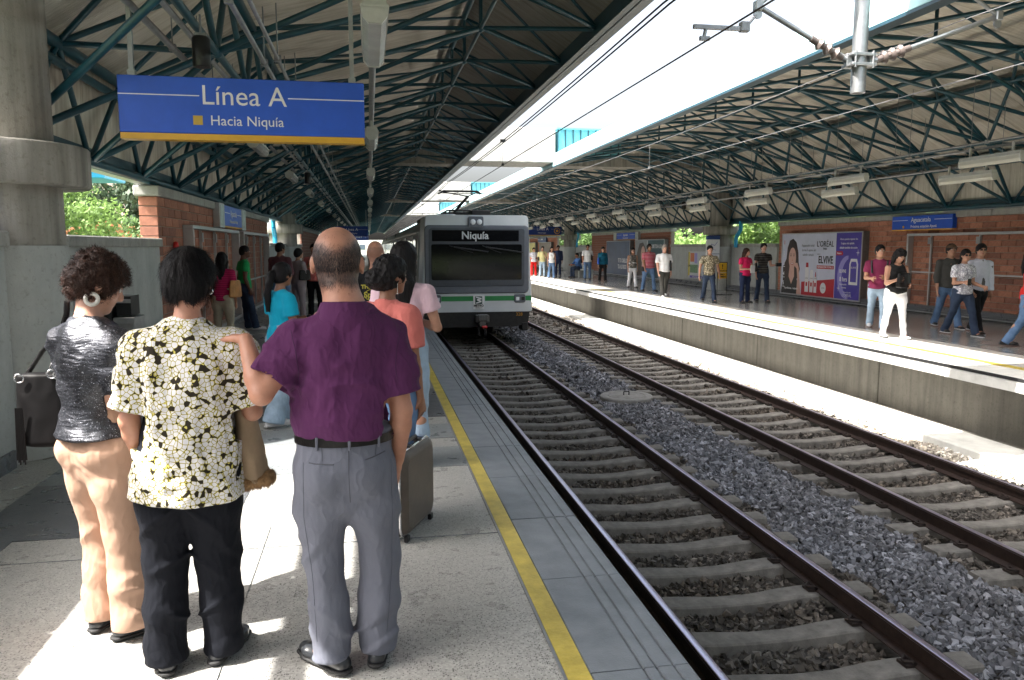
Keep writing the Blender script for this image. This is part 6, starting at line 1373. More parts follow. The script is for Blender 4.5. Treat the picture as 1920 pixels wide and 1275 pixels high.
CL['blouse'] = pebbles('cream_pebble_print_blouse', 58, (.66, .65, .68), (.55, .48, .10), (.025, .02, .014))
CL['stripe_pink'] = stripes('pink_striped_knit', [(.42, .02, .10), (.42, .02, .10), (.26, .01, .06)], .035)
CL['stripe_rw'] = stripes('red_white_striped_polo', [(.42, .04, .08), (.42, .04, .08), (.55, .45, .47), (.30, .03, .07)], .05)
CL['stripe_dk'] = stripes('dark_striped_tee', [(.02, .02, .02), (.02, .02, .02), (.02, .02, .02), (.13, .12, .11)], .05)
CL['floral'] = printed('beige_floral_shirt', 24, [(0, (.10, .09, .06)), (.12, (.25, .21, .14)), (.22, (.48, .43, .33)), (.8, (.55, .50, .40))])
CL['lace'] = printed('white_grey_print_tee', 30, [(0, (.35, .35, .42)), (.1, (.45, .45, .5)), (.16, (.72, .72, .78)), (.8, (.75, .75, .8))])
CL['darkprint'] = printed('black_grey_print_top', 26, [(0, (.30, .28, .26)), (.1, (.2, .19, .18)), (.18, (.02, .02, .02)), (.8, (.03, .03, .03))])
def sequin():
    m = fabric('black_glitter_jersey', (.018, .02, .027), .38, wr=.35, wscale=7, sheen=0, stretch=(.6, .6, 2.2)); n, l, b = nodes(m); b.inputs['Metallic'].default_value = .55; b.inputs['Specular IOR Level'].default_value = .8
    tc = n.new('ShaderNodeTexCoord'); v = n.new('ShaderNodeTexVoronoi'); v.inputs['Scale'].default_value = 420; l.new(tc.outputs['Object'], v.inputs['Vector']); sp = n.new('ShaderNodeSeparateColor'); l.new(v.outputs['Color'], sp.inputs[0])
    rr = ramp(n, [(0, (.028, .030, .038)), (.92, (.04, .042, .052)), (.98, (.20, .21, .25)), (1, (.5, .52, .6))]); l.new(sp.outputs[0], rr.inputs[0]); l.new(rr.outputs[0], b.inputs['Base Color'])
    r2 = ramp(n, [(0, (.25,) * 3), (1, (.5,) * 3)]); l.new(sp.outputs[1], r2.inputs[0]); l.new(r2.outputs[0], b.inputs['Roughness']); return m
CL['sequin'] = sequin()
M['leather'] = mat('black_leather', (.006, .0055, .006), .36, var=.2, bump=.3, bscale=60, spec=.3); M['tan_leather'] = mat('tan_leather', (.42, .19, .05), .42, var=.25, bump=.3, bscale=50)
M['silver'] = mat('silver_metal', (.75, .75, .78), .2, 1.0); M['shoe_white'] = mat('white_trainer', (.62, .62, .64), .5, var=.15); M['shoe_black'] = mat('black_shoe_leather', (.02, .022, .026), .28, var=.2, spec=.6)
RF = .0062

# ------------------------------------------------------------------ the three travellers in front
def scalp_density(q):
    x, y, z = q.T; nz_ = vnoise(q * 45, 71) * .006 + vnoise(q * 110, 72) * .003
    zb = .034 + .034 * np.clip(np.abs(x + .004) / .062, 0, 1) ** 1.3 + nz_ + .25 * np.clip(y + .01, 0, .1)
    top = 1 / (1 + np.exp((z - zb) / .0075)); low = 1 / (1 + np.exp(-(z + .078 + nz_) / .0045))
    front = y < .045; ear = ((np.abs(x) > .070) & (np.abs(y + .008) < .026) & (z < .018) & (z > -.045)) | (np.abs(x) > .0845); face = (y > .012) & (z < .0)
    return np.clip(top * .96 + .05 * (z > .02) , 0, 1) * low * (z > -.12) * front * (~ear) * (~face)
def scalp_skin():
    m = SK['ruddy'].copy(); m.name = 'balding_scalp_skin'; n, l, b = nodes(m); src = b.inputs['Base Color'].links[0].from_socket
    at = n.new('ShaderNodeAttribute'); at.attribute_name = 'scalp'; nz = noise(n, l, 260, 3, stretch=(1, 1, .25)); rr = ramp(n, [(.3, (.75,) * 3), (.7, (1.0,) * 3)]); l.new(nz, rr.inputs[0])
    mu = n.new('ShaderNodeMath'); mu.operation = 'MULTIPLY'; l.new(at.outputs['Fac'], mu.inputs[0]); l.new(rr.outputs[0], mu.inputs[1])
    c = mixc(n, l, mu.outputs[0], src, (.016, .014, .015)); l.new(c, b.inputs['Base Color']); return m
def man_extra(c):
    V, F, hp_, hs, HR, hc = c['V'], c['F'], c['hp'], c['hs'], c['HR'], c['hc']; P0 = c['P0']
    loc_ = lambda p: (p - hc) @ HR / hs
    dirf = lambda p, n: np.stack([np.zeros(len(p)) + .25 * np.sign(loc_(p)[:, 0]), np.zeros(len(p)) - .3, -np.ones(len(p))], -1)
    strands('hair', V, F, lambda p, n: scalp_density(loc_(p)), lambda p: .016 + 0 * p[:, 0], dirf, hairmat('hair_dark_grey', (.018, .016, .018), rough=.6), c['t'], 42000, .00062, lift=.10, seed=5, drop=.5)
    dk = mat('grey_thread', (.07, .075, .095), .9); V2, F2 = c['VT'], c['FT']; z0 = P0[2]
    seamline('pocket_welt', V2, F2, [(-.145, z0 + .062), (-.045, z0 + .058)], dk, c['trousers'], .0022); seamline('pocket_welt', V2, F2, [(.055, z0 + .068), (.135, z0 + .085)], dk, c['trousers'], .0022)
    seamline('seat_seam', V2, F2, [(-.004, z0 + .12), (-.004, z0 - .03), (-.002, z0 - .10)], dk, c['trousers'], .0015); seamline('dart', V2, F2, [(-.098, z0 + .12), (-.097, z0 + .065)], dk, c['trousers'], .0012); seamline('dart', V2, F2, [(.095, z0 + .12), (.092, z0 + .075)], dk, c['trousers'], .0012)
    seamline('side_seam', V2, F2, [(-.165, z0 + .06), (-.172, z0 - .15), (-.150, z0 - .38), (-.138, z0 - .66)], dk, c['trousers'], .0012, n=14); seamline('side_seam', V2, F2, [(.148, z0 + .05), (.150, z0 - .15), (.145, z0 - .38), (.120, z0 - .66)], dk, c['trousers'], .0012, n=14)
    pt = mat('purple_thread', (.045, .010, .05), .9); V3, F3 = c['VS'], c['FS']
    for sg in (-1, 1): seamline('armhole_seam', V3, F3, [(sg * .195, z0 + .54), (sg * .178, z0 + .47), (sg * .170, z0 + .40), (sg * .178, z0 + .34)], pt, c['shirt'], .0014)
    seamline('hem_stitch', V3, F3, [(-.13, z0 + .60), (0, z0 + .585), (.13, z0 + .60)], pt, c['shirt'], .0012)
    bv = BVHTree.FromPolygons([tuple(p) for p in V2], [tuple(int(i) for i in q) for q in F2])
    for x in (-.115, -.0, .105):
        h = bv.ray_cast(Vector((x, -1, z0 + .125)), Vector((0, 1, 0)))[0]; mb = MB(); mb.box(x - .005, x + .005, h.y - .011, h.y - .004, z0 + .108, z0 + .156, .002); part('belt_loop', mb, CL['greytr'], c['t'])
    bv = BVHTree.FromPolygons([tuple(p) for p in V3], [tuple(int(i) for i in q) for q in F3]); e = c['jt']['elL']; S_ = c['jt']['shL']; q = S_ + (e - S_) * .72; pts = []
    for i in range(9):
        x = q[0] - .055 + .009 * i; z = q[2] + .005 - .004 * i + .006 * (i % 2); h = bv.ray_cast(Vector((x, -1, z)), Vector((0, 1, 0)))[0]
        if h is not None: pts.append((h.x, h.y - .001, h.z))
    if len(pts) > 1: mb = MB(); mb.path(pts, .0028, 5); part('sleeve_embroidery', mb, mat('yellow_thread', (.60, .48, .10), .8), c['shirt'])
man = person('balding man in a purple polo and grey trousers, hand on the shoulder beside him', (-.085, 2.94), 0, H=1.69, hsc=1.15, nk=1.22, hair=dict(style='none', scalp=scalp_density, skin=scalp_skin()), sex='m', skin='ruddy', res=RF, fat=1.0,
    legs={'L': (0, 4, 0, -42), 'R': (0, 2, 0, 6)}, head=(0, 3, 0), top=dict(m=CL['purple'], sleeve=.78, sr=.069, se=.084, hem=.15, chest=.184, cd=.135, waist=.183, wd=.140, hipw=.180, hd=.136, wr=.009, collar=CL['purple'], neckw=.098),
    bottom=dict(m=CL['greytr'], thigh=.100, knee=.076, hem=.074, waist=.178, wd=.132, hipw=.181, hipd=.14, rise=.19, hemz=.05, wr=.010, belt=M['leather'], beltz=.137), shoes=dict(m=M['shoe_black'], w=.046),
    J=dict(pelvis=(-.110, 2.94, .785), neck=(-.092, 2.93, 1.385), head=(-.117, 2.985, 1.562), shL=(-.262, 2.93, 1.278), shR=(.062, 2.95, 1.265), elL=(-.388, 2.85, 1.10), wrL=(-.447, 2.935, 1.285), elR=(.108, 2.925, 1.01), wrR=(.092, 3.0, .80), kneeL=(-.195, 2.96, .43), kneeR=(.012, 2.98, .43), ankL=(-.168, 2.93, .085), ankR=(.0, 2.97, .085), hipL=(-.195, 2.94, .785), hipR=(-.024, 2.94, .785)),
    hands={'L': dict(dir=(-.42, .80, .02), palm=(-.25, .05, -1), curl=.50), 'R': dict(curl=.5)}, extra=man_extra)

def w2_extra(c):
    V, F = c['VH'], c['FH']; hc, HR, hs = c['hc'], c['HR'], c['hs']; loc_ = lambda p: (p - hc) @ HR / hs
    strands('hair_tips', V, F, lambda p, n: (loc_(p)[:, 1] < .07) * 1.0 * (n[:, 2] > -.8), lambda p: .05 + 0 * p[:, 0], lambda p, n: np.stack([.3 * np.sign(loc_(p)[:, 0]), np.zeros(len(p)) - .35, -np.ones(len(p))], -1), HM['black'], c['hair'], 9000, .0011, lift=.10, seed=8, drop=.4)
    # earring, bracelet
    p = c['hp']((.082, .0, -.045)); mb = MB(); mb.lathe([(.009, -.002), (.012, 0), (.009, .002)], tuple(p), 14, 'Y'); part('earring', mb, M['silver'], c['t'])
    w_ = c['jt']['wrL']; mb = MB(); mb.lathe([(.031, -.003), (.033, 0), (.031, .003)], tuple(w_), 20); part('bracelet', mb, M['silver'], c['t'])
w2 = person('woman with short black hair in a cream pebble-print blouse and black trousers', (-.70, 3.06), 4, H=1.60, sex='f', skin='ruddy', res=RF, fat=1.12,
    legs={'L': (0, 4, 0, -14), 'R': (0, 4, 0, 16)}, head=(4, 10, 0), top=dict(m=CL['blouse'], name='blouse', sleeve=.86, sr=.078, se=.088, hem=-.115, chest=.172, cd=.13, waist=.168, wd=.13, hipw=.190, hd=.155, flare=.004, wr=.008, neckw=.072),
    bottom=dict(m=CL['blacktr'], thigh=.105, knee=.082, hem=.083, hemz=.03, hipw=.17, waist=.15, wr=.009), shoes=dict(m=M['shoe_black'], w=.042), hair=dict(style='short', thick=.020, m=HM['black']),
    J=dict(pelvis=(-.695, 3.06, .80), neck=(-.665, 3.04, 1.325), head=(-.657, 3.075, 1.497), shL=(-.822, 3.05, 1.235), shR=(-.512, 3.05, 1.235), elL=(-.885, 3.03, .985), wrL=(-.872, 3.12, .80), elR=(-.452, 3.07, .995), wrR=(-.56, 3.27, .98), kneeL=(-.803, 3.09, .41), kneeR=(-.608, 3.10, .41), ankL=(-.80, 3.05, .08), ankR=(-.606, 3.10, .08), hipL=(-.775, 3.06, .79), hipR=(-.615, 3.06, .79)),
    hands={'L': dict(dir=(.12, .35, -1), palm=(1, .2, .2), curl=.5), 'R': dict(curl=.3)}, extra=w2_extra)

def w1_extra(c):
    V, F = c['VH'], c['FH']; hc, HR, hs = c['hc'], c['HR'], c['hs']; loc_ = lambda p: (p - hc) @ HR / hs
    strands('curls', V, F, lambda p, n: 1.0 * (n[:, 2] > -.9), lambda p: .026 + 0 * p[:, 0], lambda p, n: np.stack([np.sin(p[:, 0] * 70), np.zeros(len(p)) - .2, -np.ones(len(p)) * .6], -1), HM['auburn'], c['hair'], 10000, .0012, lift=.55, curl=.85, seed=8, drop=.5)
    p = c['hp']((.088, -.004, -.078)); mb = MB(); n_ = 28
    Vv = []; 
    for r_, yy in ((.014, -.0015), (.030, -.0015), (.030, .0015), (.014, .0015)):
        for i in range(n_): a = 2 * math.pi * i / n_; q = HR @ np.array([yy, r_ * math.sin(a), r_ * math.cos(a)]); Vv.append(tuple(p + q))
    mb.add(Vv, [(k * n_ + i, k * n_ + (i + 1) % n_, ((k + 1) % 4) * n_ + (i + 1) % n_, ((k + 1) % 4) * n_ + i) for k in range(4) for i in range(n_)], True); part('hoop_earring', mb, mat('pearl_white_metal', (.7, .68, .64), .35, .3), c['t'])
    nb = c['nb']; P = [tuple(nb + np.array([.064 * math.cos(a), .062 * math.sin(a) + .01, .012 + .03 * (-math.sin(a))])) for a in [R(d) for d in range(-200, 21, 20)]]; mb = MB(); mb.path(P, .0022, 6); part('necklace', mb, M['silver'], c['t'])
w1 = person('woman with short curly auburn hair in a glittering black top and peach trousers, looking down', (-1.085, 3.40), 38, H=1.62, sex='f', skin='pale', res=RF, fat=1.05,
    legs={'L': (0, 4, 0, -12), 'R': (4, 4, 6, 22)}, head=(30, 30, 0), top=dict(m=CL['sequin'], sleeve=.72, sr=.064, se=.070, hem=.075, chest=.150, cd=.122, waist=.128, wd=.112, hipw=.168, hd=.158, wr=.008, neckw=.075),
    bottom=dict(m=CL['peach'], thigh=.098, knee=.076, hem=.080, waist=.13, wd=.115, hipw=.150, hipd=.128, rise=.16, wr=.009, hemz=.045), shoes=dict(m=M['shoe_black'], w=.040), hair=dict(style='curlyshort', thick=.024, m=HM['auburn']),
    J=dict(pelvis=(-1.100, 3.40, .80), neck=(-1.115, 3.385, 1.315), head=(-1.080, 3.43, 1.475), shR=(-.985, 3.29, 1.225), shL=(-1.233, 3.475, 1.225), elR=(-.955, 3.33, .98), wrR=(-0.895, 3.55, .96), elL=(-1.235, 3.60, .99), wrL=(-1.065, 3.74, 1.0), kneeL=(-1.155, 3.49, .43), kneeR=(-1.025, 3.37, .43), ankL=(-1.150, 3.46, .08), ankR=(-1.010, 3.35, .08), hipL=(-1.170, 3.455, .80), hipR=(-1.033, 3.345, .80)), extra=w1_extra)

# handbag of the first woman
hb = thing('handbag', 'large black leather shoulder bag with silver rings and tassels beside the curly haired woman', 'handbag', (-1.345, 3.54, .94), R(0))
M['bag_leather'] = mat('soft_black_bag_leather', (.005, .0045, .005), .55, var=.2, spec=.15)
bg_ = slab_bag('bag_body', M['bag_leather'], hb, (0, 0, 0), .27, .36, .13)
mb = MB(); mb.path([(.06, -.03, .12), (.075, -.03, .22), (.10, -.06, .32), (.12, -.08, .40), (.13, -.09, .46)], .012, 8); mb.path([(-.10, .02, .12), (-.02, .02, .24), (.08, -.03, .34), (.12, -.07, .42)], .010, 8); part('strap', mb, M['leather'], hb)
for x, z in ((.035, .155), (.06, .15), (.05, .185), (-.09, .14)):
    mb = MB(); n_ = 14; P = [(x + .018 * math.cos(2 * math.pi * i / n_), -.045, z + .018 * math.sin(2 * math.pi * i / n_)) for i in range(n_ + 1)]; mb.path(P, .0035, 6); part('ring', mb, M['silver'], hb)
mb = MB()
for k in range(7): mb.tube((-.105 + .004 * k, -.06, .02), (-.11 + .006 * k, -.065, -.20 - .01 * (k % 3)), .003, 5)
part('tassel', mb, M['bag_leather'], hb)
# coat hanging over the right forearm of the second woman
g = Field((-.10, -.09, -.34), (.10, .12, .06), .007); g.chain([(-.02, 0, .0), (.0, 0, -.15), (.018, 0, -.27)], [.04, .048, .052], [.06, .055, .045], k=.01, flat1=4); g.wrinkle(.008, (16, 16, 5), 90); 
co = thing('folded_coat', 'tan coat with a brown fur hem hanging beside the woman in the print blouse', 'coat', (-.475, 3.12, .98)); link('cloth', g.mesh('cloth', 1)[0], mat('tan_suede', (.30, .215, .14), .9, var=.1), co)
g = Field((-.10, -.10, -.36), (.12, .12, -.20), .006); g.chain([(-.035, 0, -.275), (.065, 0, -.262)], [.034, .03], [.056, .05], right=(0, 0, 1), k=.01); g.wrinkle(.006, (60, 60, 40), 91, ridge=False); me, V_, Fq = g.mesh('fur_hem', 0); fh = link('fur_hem', me, mat('brown_fur', (.26, .15, .07), .9, var=.3, scale=60), co)
strands('fur', V_, Fq, lambda p, n: np.ones(len(p)), lambda p: .014 + 0 * p[:, 0], lambda p, n: np.stack([np.zeros(len(p)), np.zeros(len(p)), -np.ones(len(p))], -1), fh.data.materials[0], fh, 3000, .0008, lift=.6, seed=4)
# brown suitcase
sc_ = thing('suitcase', 'brown hard-shell suitcase with silver rims standing beside the man in purple', 'suitcase', (.212, 4.385, 0), R(-24))
M['case'] = mat('brown_case_vinyl', (.085, .068, .056), .42, var=.22, scale=9, bump=.35, bscale=220)
def caseshell(x0, x1, bul):      # dished half shell
    mb = MB(); y0, y1, z0, z1 = -.235, .235, .035, .50; r_ = .055
    rings = []
    sgn = 1 if x1 > x0 else -1
    for x, ins in ((x0, 0), (x1 - sgn * .03, .002), (x1 - sgn * .010, .012), (x1, .035)):
        P = rrect(y0 + ins, y1 - ins, z0 + ins, z1 - ins, r_, 7); rings.append([(x, a, b) for a, b in P])
    ring_loft(mb, rings); return mb
part('shell', caseshell(.012, .060, 1), M['case'], sc_); part('shell', caseshell(-.012, -.075, 1), M['case'], sc_)
for x in (-.022, .022):
    P = rrect(-.238, .238, .032, .503, .057, 7); mb = MB(); mb.path([(x, a, b) for a, b in P + P[:1]], .0075, 6); part('rim', mb, M['silver'], sc_)
P = rrect(-.236, .236, .034, .501, .056, 7); mb = MB(); mb.path([(0, a, b) for a, b in P + P[:1]], .010, 6); part('seam', mb, M['black'], sc_)
mb = MB(); mb.path([(.0, -.075, .508), (.0, -.068, .535), (.0, .068, .535), (.0, .075, .508)], .011, 8); mb.box(-.03, .03, -.10, -.06, .502, .520, .004); mb.box(-.03, .03, .06, .10, .502, .520, .004); part('handle', mb, M['black'], sc_)
for y in (-.19, .17): mb = MB(); mb.box(-.028, .028, y - .022, y + .022, .502, .514, .004); part('latch', mb, M['silver'], sc_)
mb = MB(); mb.box(-.03, .03, -.055, .055, .504, .512, .003); part('lock_plate', mb, M['silver'], sc_)
for y in (-.19, .19):
    for x in (-.05, .042): mb = MB(); mb.box(x - .012, x + .012, y - .02, y + .02, .0, .036, .004); part('foot', mb, M['black'], sc_)

# ------------------------------------------------------------------ everyone else
ST = {'L': (0, 3, 0, -10), 'R': (0, 3, 0, 10)}
WA = {'L': (22, 2, 4, -6), 'R': (-14, 2, 18, 6)}; WB = {'L': (-14, 2, 18, -6), 'R': (22, 2, 4, 6)}; WC = {'L': (12, 2, 2, -6), 'R': (-8, 2, 10, 6)}
AD = {'L': ((-.12, .02, -1), (-.02, .22, -1)), 'R': ((.12, .02, -1), (.02, .22, -1))}
ASW = {'L': ((-.14, -.25, -1), (-.05, .15, -1)), 'R': ((.14, .28, -1), (.02, .55, -1))}
AFOLD = {'L': ((-.12, .12, -1), (.75, .6, .15)), 'R': ((.12, .12, -1), (-.75, .62, .1))}
AHOLD = {'L': ((-.12, .02, -1), (-.02, .22, -1)), 'R': ((.12, .1, -1), (-.25, 1, .35))}
def bagx(m, side, dz=.0, w=.28, h=.28, d=.11, fwd=-.0, shoulder=True, out=.02):
    def fn(c):
        sg = 1 if side == 'R' else -1; S_ = c['jt']['sh' + side]; p = c['P0'] + np.array([sg * (.185 + out), fwd, .02 + dz]); slab_bag('bag', m, c['t'], p, w, h, d, rot=R(80))
        if shoulder: strapmesh('bag_strap', [tuple(p + np.array([0, .05, h * .3])), tuple(S_ + np.array([sg * .0, .02, .065])), tuple(S_ + np.array([-sg * .0, -.02, .065])), tuple(p + np.array([0, -.05, h * .3]))], m, c['t'])
    return fn
def hip_hold(side='R', m=None, size=(.07, .012, .12)):
    def fn(c):
        w_ = c['jt']['wr' + side]; d = unit(c['jt']['wr' + side] - c['jt']['el' + side]); p = w_ + d * .09; mb = MB(); mb.box(-size[0] / 2, size[0] / 2, -size[1] / 2, size[1] / 2, -size[2] / 2, size[2] / 2, .003); part('held_item', mb, m or M['black'], c['t'], loc=Vector(p + np.array([0, .03, .0])))
    return fn
def both(*fs):
    def fn(c):
        for q in fs: q(c)
    return fn
def cit(label, loc, hd, H, sex, skin, tm, bm, hs_, legs=ST, arms=AD, res=None, head=(0, 0, 0), sleeve=None, shoe=None, ext=None, fat=1., hm='black', hem=None, bot=None, tp=None, hk=None, hands=None, lean=(0, 0), J=None, shx=None, sole=None):
    d = math.hypot(loc[0], loc[1]); res = res or (.009 if d < 6 else .0105 if d < 9 else .0125 if d < 17 else .016 if d < 26 else .021)
    t = dict(m=CL[tm]) if isinstance(tm, str) else dict(m=tm)
    if sleeve is not None: t['sleeve'] = sleeve
    if hem is not None: t['hem'] = hem
    t.update(tp or {}); b = dict(m=CL[bm]); b.update(bot or {}); h = dict(style=hs_, m=HM[hm]) if hs_ else None
    if h and hk: h.update(hk)
    if res > .012: t['wr'] = .004; b.setdefault('wr', .005)
    sh = dict(m=shoe or M['black']); sh.update(shx or {})
    if sole: sh['sole'] = sole
    return person(label, loc, hd, H, sex, skin, res, fat, legs, arms, head, lean, t, b, sh, h, None, J, ext, hands)
# near platform
def patch(c):
    t = c['t']; z = c['nb'][2] - .20; y = c['nb'][1] - .165
    text('THE BOYS', .05, mat('olive_print', (.45, .40, .05), .6), t, (.0 - .05, y, z + .075), FN, bold=.002); text('Speed', .075, bpy.data.materials['olive_print'], t, (-.05, y, z), FN, bold=.002)
    mb = MB(); n_ = 26; P = [(-.05 + .085 * math.cos(6.2832 * i / n_), y, z + .055 * math.sin(6.2832 * i / n_)) for i in range(n_ + 1)]; mb.path(P, .003, 5); part('round_print', mb, bpy.data.materials['olive_print'], t)
    mb = MB(); mb.path([(.03, y + .02, z + .16), (.06, y + .03, z + .06), (.075, y + .03, z - .1)], .003, 5); part('piping', mb, bpy.data.materials['olive_print'], t)
def earr(c):
    p = c['hp']((.084, -.004, -.05)); mb = MB(); mb.tube(tuple(p), tuple(p - np.array([0, 0, .055])), .0035, 6); mb.lathe([(.001, -.006), (.006, 0), (.001, .006)], tuple(p - np.array([0, 0, .06])), 8); part('drop_earring', mb, M['silver'], c['t'])
def strapb(c):
    t = c['t']; strapmesh('bag_strap', [tuple(c['P0'] + np.array([.0, -.125, .30])), tuple(c['P0'] + np.array([-.06, -.14, .14])), tuple(c['P0'] + np.array([-.13, -.14, .02]))], M['pipe'], t, .022)
cit('woman with dark tied hair in a coral shirt looking right beside the man in purple', (.10, 4.62), 38, 1.575, 'f', 'brown', 'coral', 'jeans', 'bun', head=(22, 5, 0), arms=AD, sleeve=.7, tp=dict(collar=CL['coral'], sr=.07, se=.075, chest=.17, waist=.155), ext=earr, hk=dict(thick=.022))
cit('woman with long black hair in a pale pink tee near the platform edge', (.24, 5.75), 8, 1.66, 'f', 'tan', 'pinktee', 'jeans_lt', 'long', head=(35, 6, 0), arms={'L': ((-.12, .12, -1), (.75, .6, .15)), 'R': ((.30, .12, -1), (-.55, .75, .10))}, sleeve=.5, ext=strapb, hk=dict(thick=.020, len=.22), tp=dict(waist=.128, hipw=.155), bot=dict(hipw=.165))
cit('bald man in a black jacket with olive print on its back', (.06, 7.5), -8, 1.69, 'm', 'ruddy', 'blackj', 'jeans_dk', 'none', hk=dict(scalp=lambda q: .42 * (q[:, 2] < .055) * (q[:, 1] < .05) * (q[:, 2] > -.08), skin=bpy.data.materials['balding_scalp_skin']), head=(6, 0, 0), sleeve=1.9, ext=patch, fat=1.05)
cit('person with short black hair partly hidden behind the head of the man in purple', (-.19, 8.2), 10, 1.66, 'm', 'tan', 'black', 'grey', 'short', head=(25, 4, 0), sleeve=1.8)
cit('young woman with a long black ponytail in a turquoise tee and pale jeans', (-.80, 7.35), 52, 1.49, 'f', 'brown', 'teal', 'jeans_lt', 'pony', head=(-6, 6, 0), arms=AFOLD, sleeve=.6, legs={'L': (8, 3, 4, -6), 'R': (-12, 3, 6, 10)}, shoe=M['shoe_white'], sole=M['shoe_white'], hk=dict(len=.34, px=-.03, thick=.016), tp=dict(waist=.13, hipw=.15, hem=.0), bot=dict(hem=.10, knee=.072))
cit('woman in a pink striped knit and beige trousers with a tan bag', (-2.33, 13.2), 12, 1.55, 'f', 'brown', 'stripe_pink', 'khaki', 'long', arms=AD, sleeve=.55, ext=bagx(M['tan_leather'], 'R', .12, .34, .32), hk=dict(len=.26), fat=1.05)
cit('young man in a green tee and dark jeans leaning against the brick wall', (-2.40, 15.9), 68, 1.66, 'm', 'dark', 'green', 'jeans_dk', 'crop', head=(10, 4, 0), legs={'L': (5, 3, 0, -4), 'R': (13, 3, 2, 8)}, arms={'L': ((-.1, -.15, -1), (.1, .3, -1)), 'R': ((.1, -.1, -1), (-.1, .4, -1))}, shoe=M['shoe_white'], sole=M['shoe_white'], hk=dict(thick=.008), sleeve=.5, fat=.85)
cit('man in a maroon shirt seen from behind past the turquoise woman', (-1.9, 17.6), 20, 1.72, 'm', 'brown', 'maroon', 'jeans', 'short', sleeve=1.7, head=(30, 0, 0), arms=AFOLD, fat=1.1)
cit('woman with a black bob in a mauve grey outfit with a black bag', (-1.55, 17.9), 45, 1.60, 'f', 'tan', 'mauve', 'mauve', 'bob', sleeve=.9, arms=AFOLD, ext=bagx(M['leather'], 'R', .15, .3, .26), head=(15, 0, 0))
cit('man in a coral shirt and black trousers facing the camera with folded arms', (-1.25, 18.7), 195, 1.70, 'm', 'tan', 'coral', 'blacktr', 'short', sleeve=1.6, arms={'L': ((-.12, .1, -1), (.6, .6, .55)), 'R': ((.12, .1, -1), (-.5, .5, .6))}, fat=1.05)
cit('small dark figure far down the near platform against the light', (.1, 62), 180, 1.7, 'm', 'brown', 'black', 'black', 'short')
# opposite platform, from near to far
def backpack(c):
    slab_bag('backpack', M['black'], c['t'], c['P0'] + c['up'] * .3 + np.array([0, -.20, 0]), .3, .42, .18)
    for sg in (-1, 1): strapmesh('backpack_strap', [tuple(c['jt']['sh' + ('R' if sg > 0 else 'L')] + np.array([-sg * .05, -.08, .05])), tuple(c['jt']['sh' + ('R' if sg > 0 else 'L')] + np.array([-sg * .05, .06, .055])), tuple(c['P0'] + np.array([sg * .13, .14, .26]))], M['black'], c['t'], .04)
def shades(c):
    mb = MB()
    for sg in (-1, 1):
        p = c['hp']((sg * .031, .098, .006)); mb.box(p[0] - .024, p[0] + .024, p[1] - .006, p[1] + .004, p[2] - .014, p[2] + .014, .003)
    part('sunglasses', mb, M['black'], c['t'])
def cap(c):
    g = Field(c['hc'] - .2, c['hc'] + .22, .01); g.ell(c['hp']((0, -.012, .04)), (.094, .112, .088), c['HR']); g.plane((0, 0, -1), -(c['hc'][2] + .03)); g.ell(c['hp']((0, .12, .045)), (.07, .07, .010), c['HR'], k=.01); link('cap', g.mesh('cap', 1)[0], CL['brown'], c['t'])
def tote(c): 
    w_ = c['jt']['wrR']; slab_bag('tote_bag', M['leather'], c['t'], c['P0'] + np.array([.02, .27, .21]), .34, .30, .12, rot=.3)
def vneck(m):
    def fn(c):
        nb, s = c['nb'], c['s']; mb = MB()
        for sg in (-1, 1): mb.path([tuple(nb + np.array([sg * .06, -.05, -.01])), tuple(nb + np.array([sg * .075, .02, -.03])), tuple(nb + np.array([sg * .055, .095, -.12])), tuple(nb + np.array([0, .125, -.16]))], .008, 6)
        part('neck_trim', mb, m, c['t'])
    return fn
tankc = dict(sleeve=0, scoop=True)
cit('man in a burgundy tee with a black backpack and pale jeans beside the shampoo billboard', (9.95, 14.0), 212, 1.72, 'm', 'tan', 'burg', 'jeans_lt', 'short', WA, {'L': ((-.14, .05, -1), (.5, .8, .1)), 'R': ((.14, .05, -1), (-.3, .8, .0))}, shoe=M['shoe_white'], sole=M['shoe_white'], ext=backpack, sleeve=.6, head=(-20, 0, 0))
cit('woman in a black vest and white trousers looking into a black bag', (9.2, 12.45), 186, 1.62, 'f', 'tan', 'black', 'whitetr', 'curly', WC, {'L': ((-.12, .1, -1), (.35, .9, -.1)), 'R': ((.12, .1, -1), (-.2, .9, .25))}, head=(0, 34, 0), tp=dict(tankc, hem=.0, waist=.15), ext=both(tote, hip_hold('R'), vneck(CL['green'])), shoe=M['shoe_white'], bot=dict(hem=.050, knee=.058), hk=dict(len=.06, thick=.026), fat=1.12)
cit('woman in sunglasses and a white print tee walking arm in arm past the empty frame', (10.72, 12.65), 182, 1.64, 'f', 'tan', 'lace', 'jeans_dk', 'pony', WA, {'L': ((-.12, .05, -1), (-.1, .8, -.2)), 'R': ((.14, .1, -1), (-.1, 1, .1))}, sleeve=.6, ext=both(shades, hip_hold('R')), head=(15, 4, 0), sole=M['shoe_white'])
cit('man in sunglasses and a pale grey printed shirt, arm round the woman beside him', (11.3, 12.95), 188, 1.74, 'm', 'tan', printed('pale_shirt_dark_motif', 15, [(0, (.10, .10, .10)), (.001, (.58, .60, .70)), (.05, (.58, .60, .70)), (.9, (.60, .62, .72))]), 'black', 'crop', WB, {'L': ((-.12, .0, -1), (0, .2, -1)), 'R': ((.35, .15, -1), (-.2, .4, -.7))}, sleeve=1.9, ext=shades, head=(15, 0, 0), sole=M['shoe_white'], fat=1.08)
cit('man in a brown cap and grey shirt half hidden behind the couple', (11.45, 13.9), 195, 1.74, 'm', 'tan', 'grey', 'jeans', 'crop', WA, AD, sleeve=1.5, ext=cap, sole=M['shoe_white'])
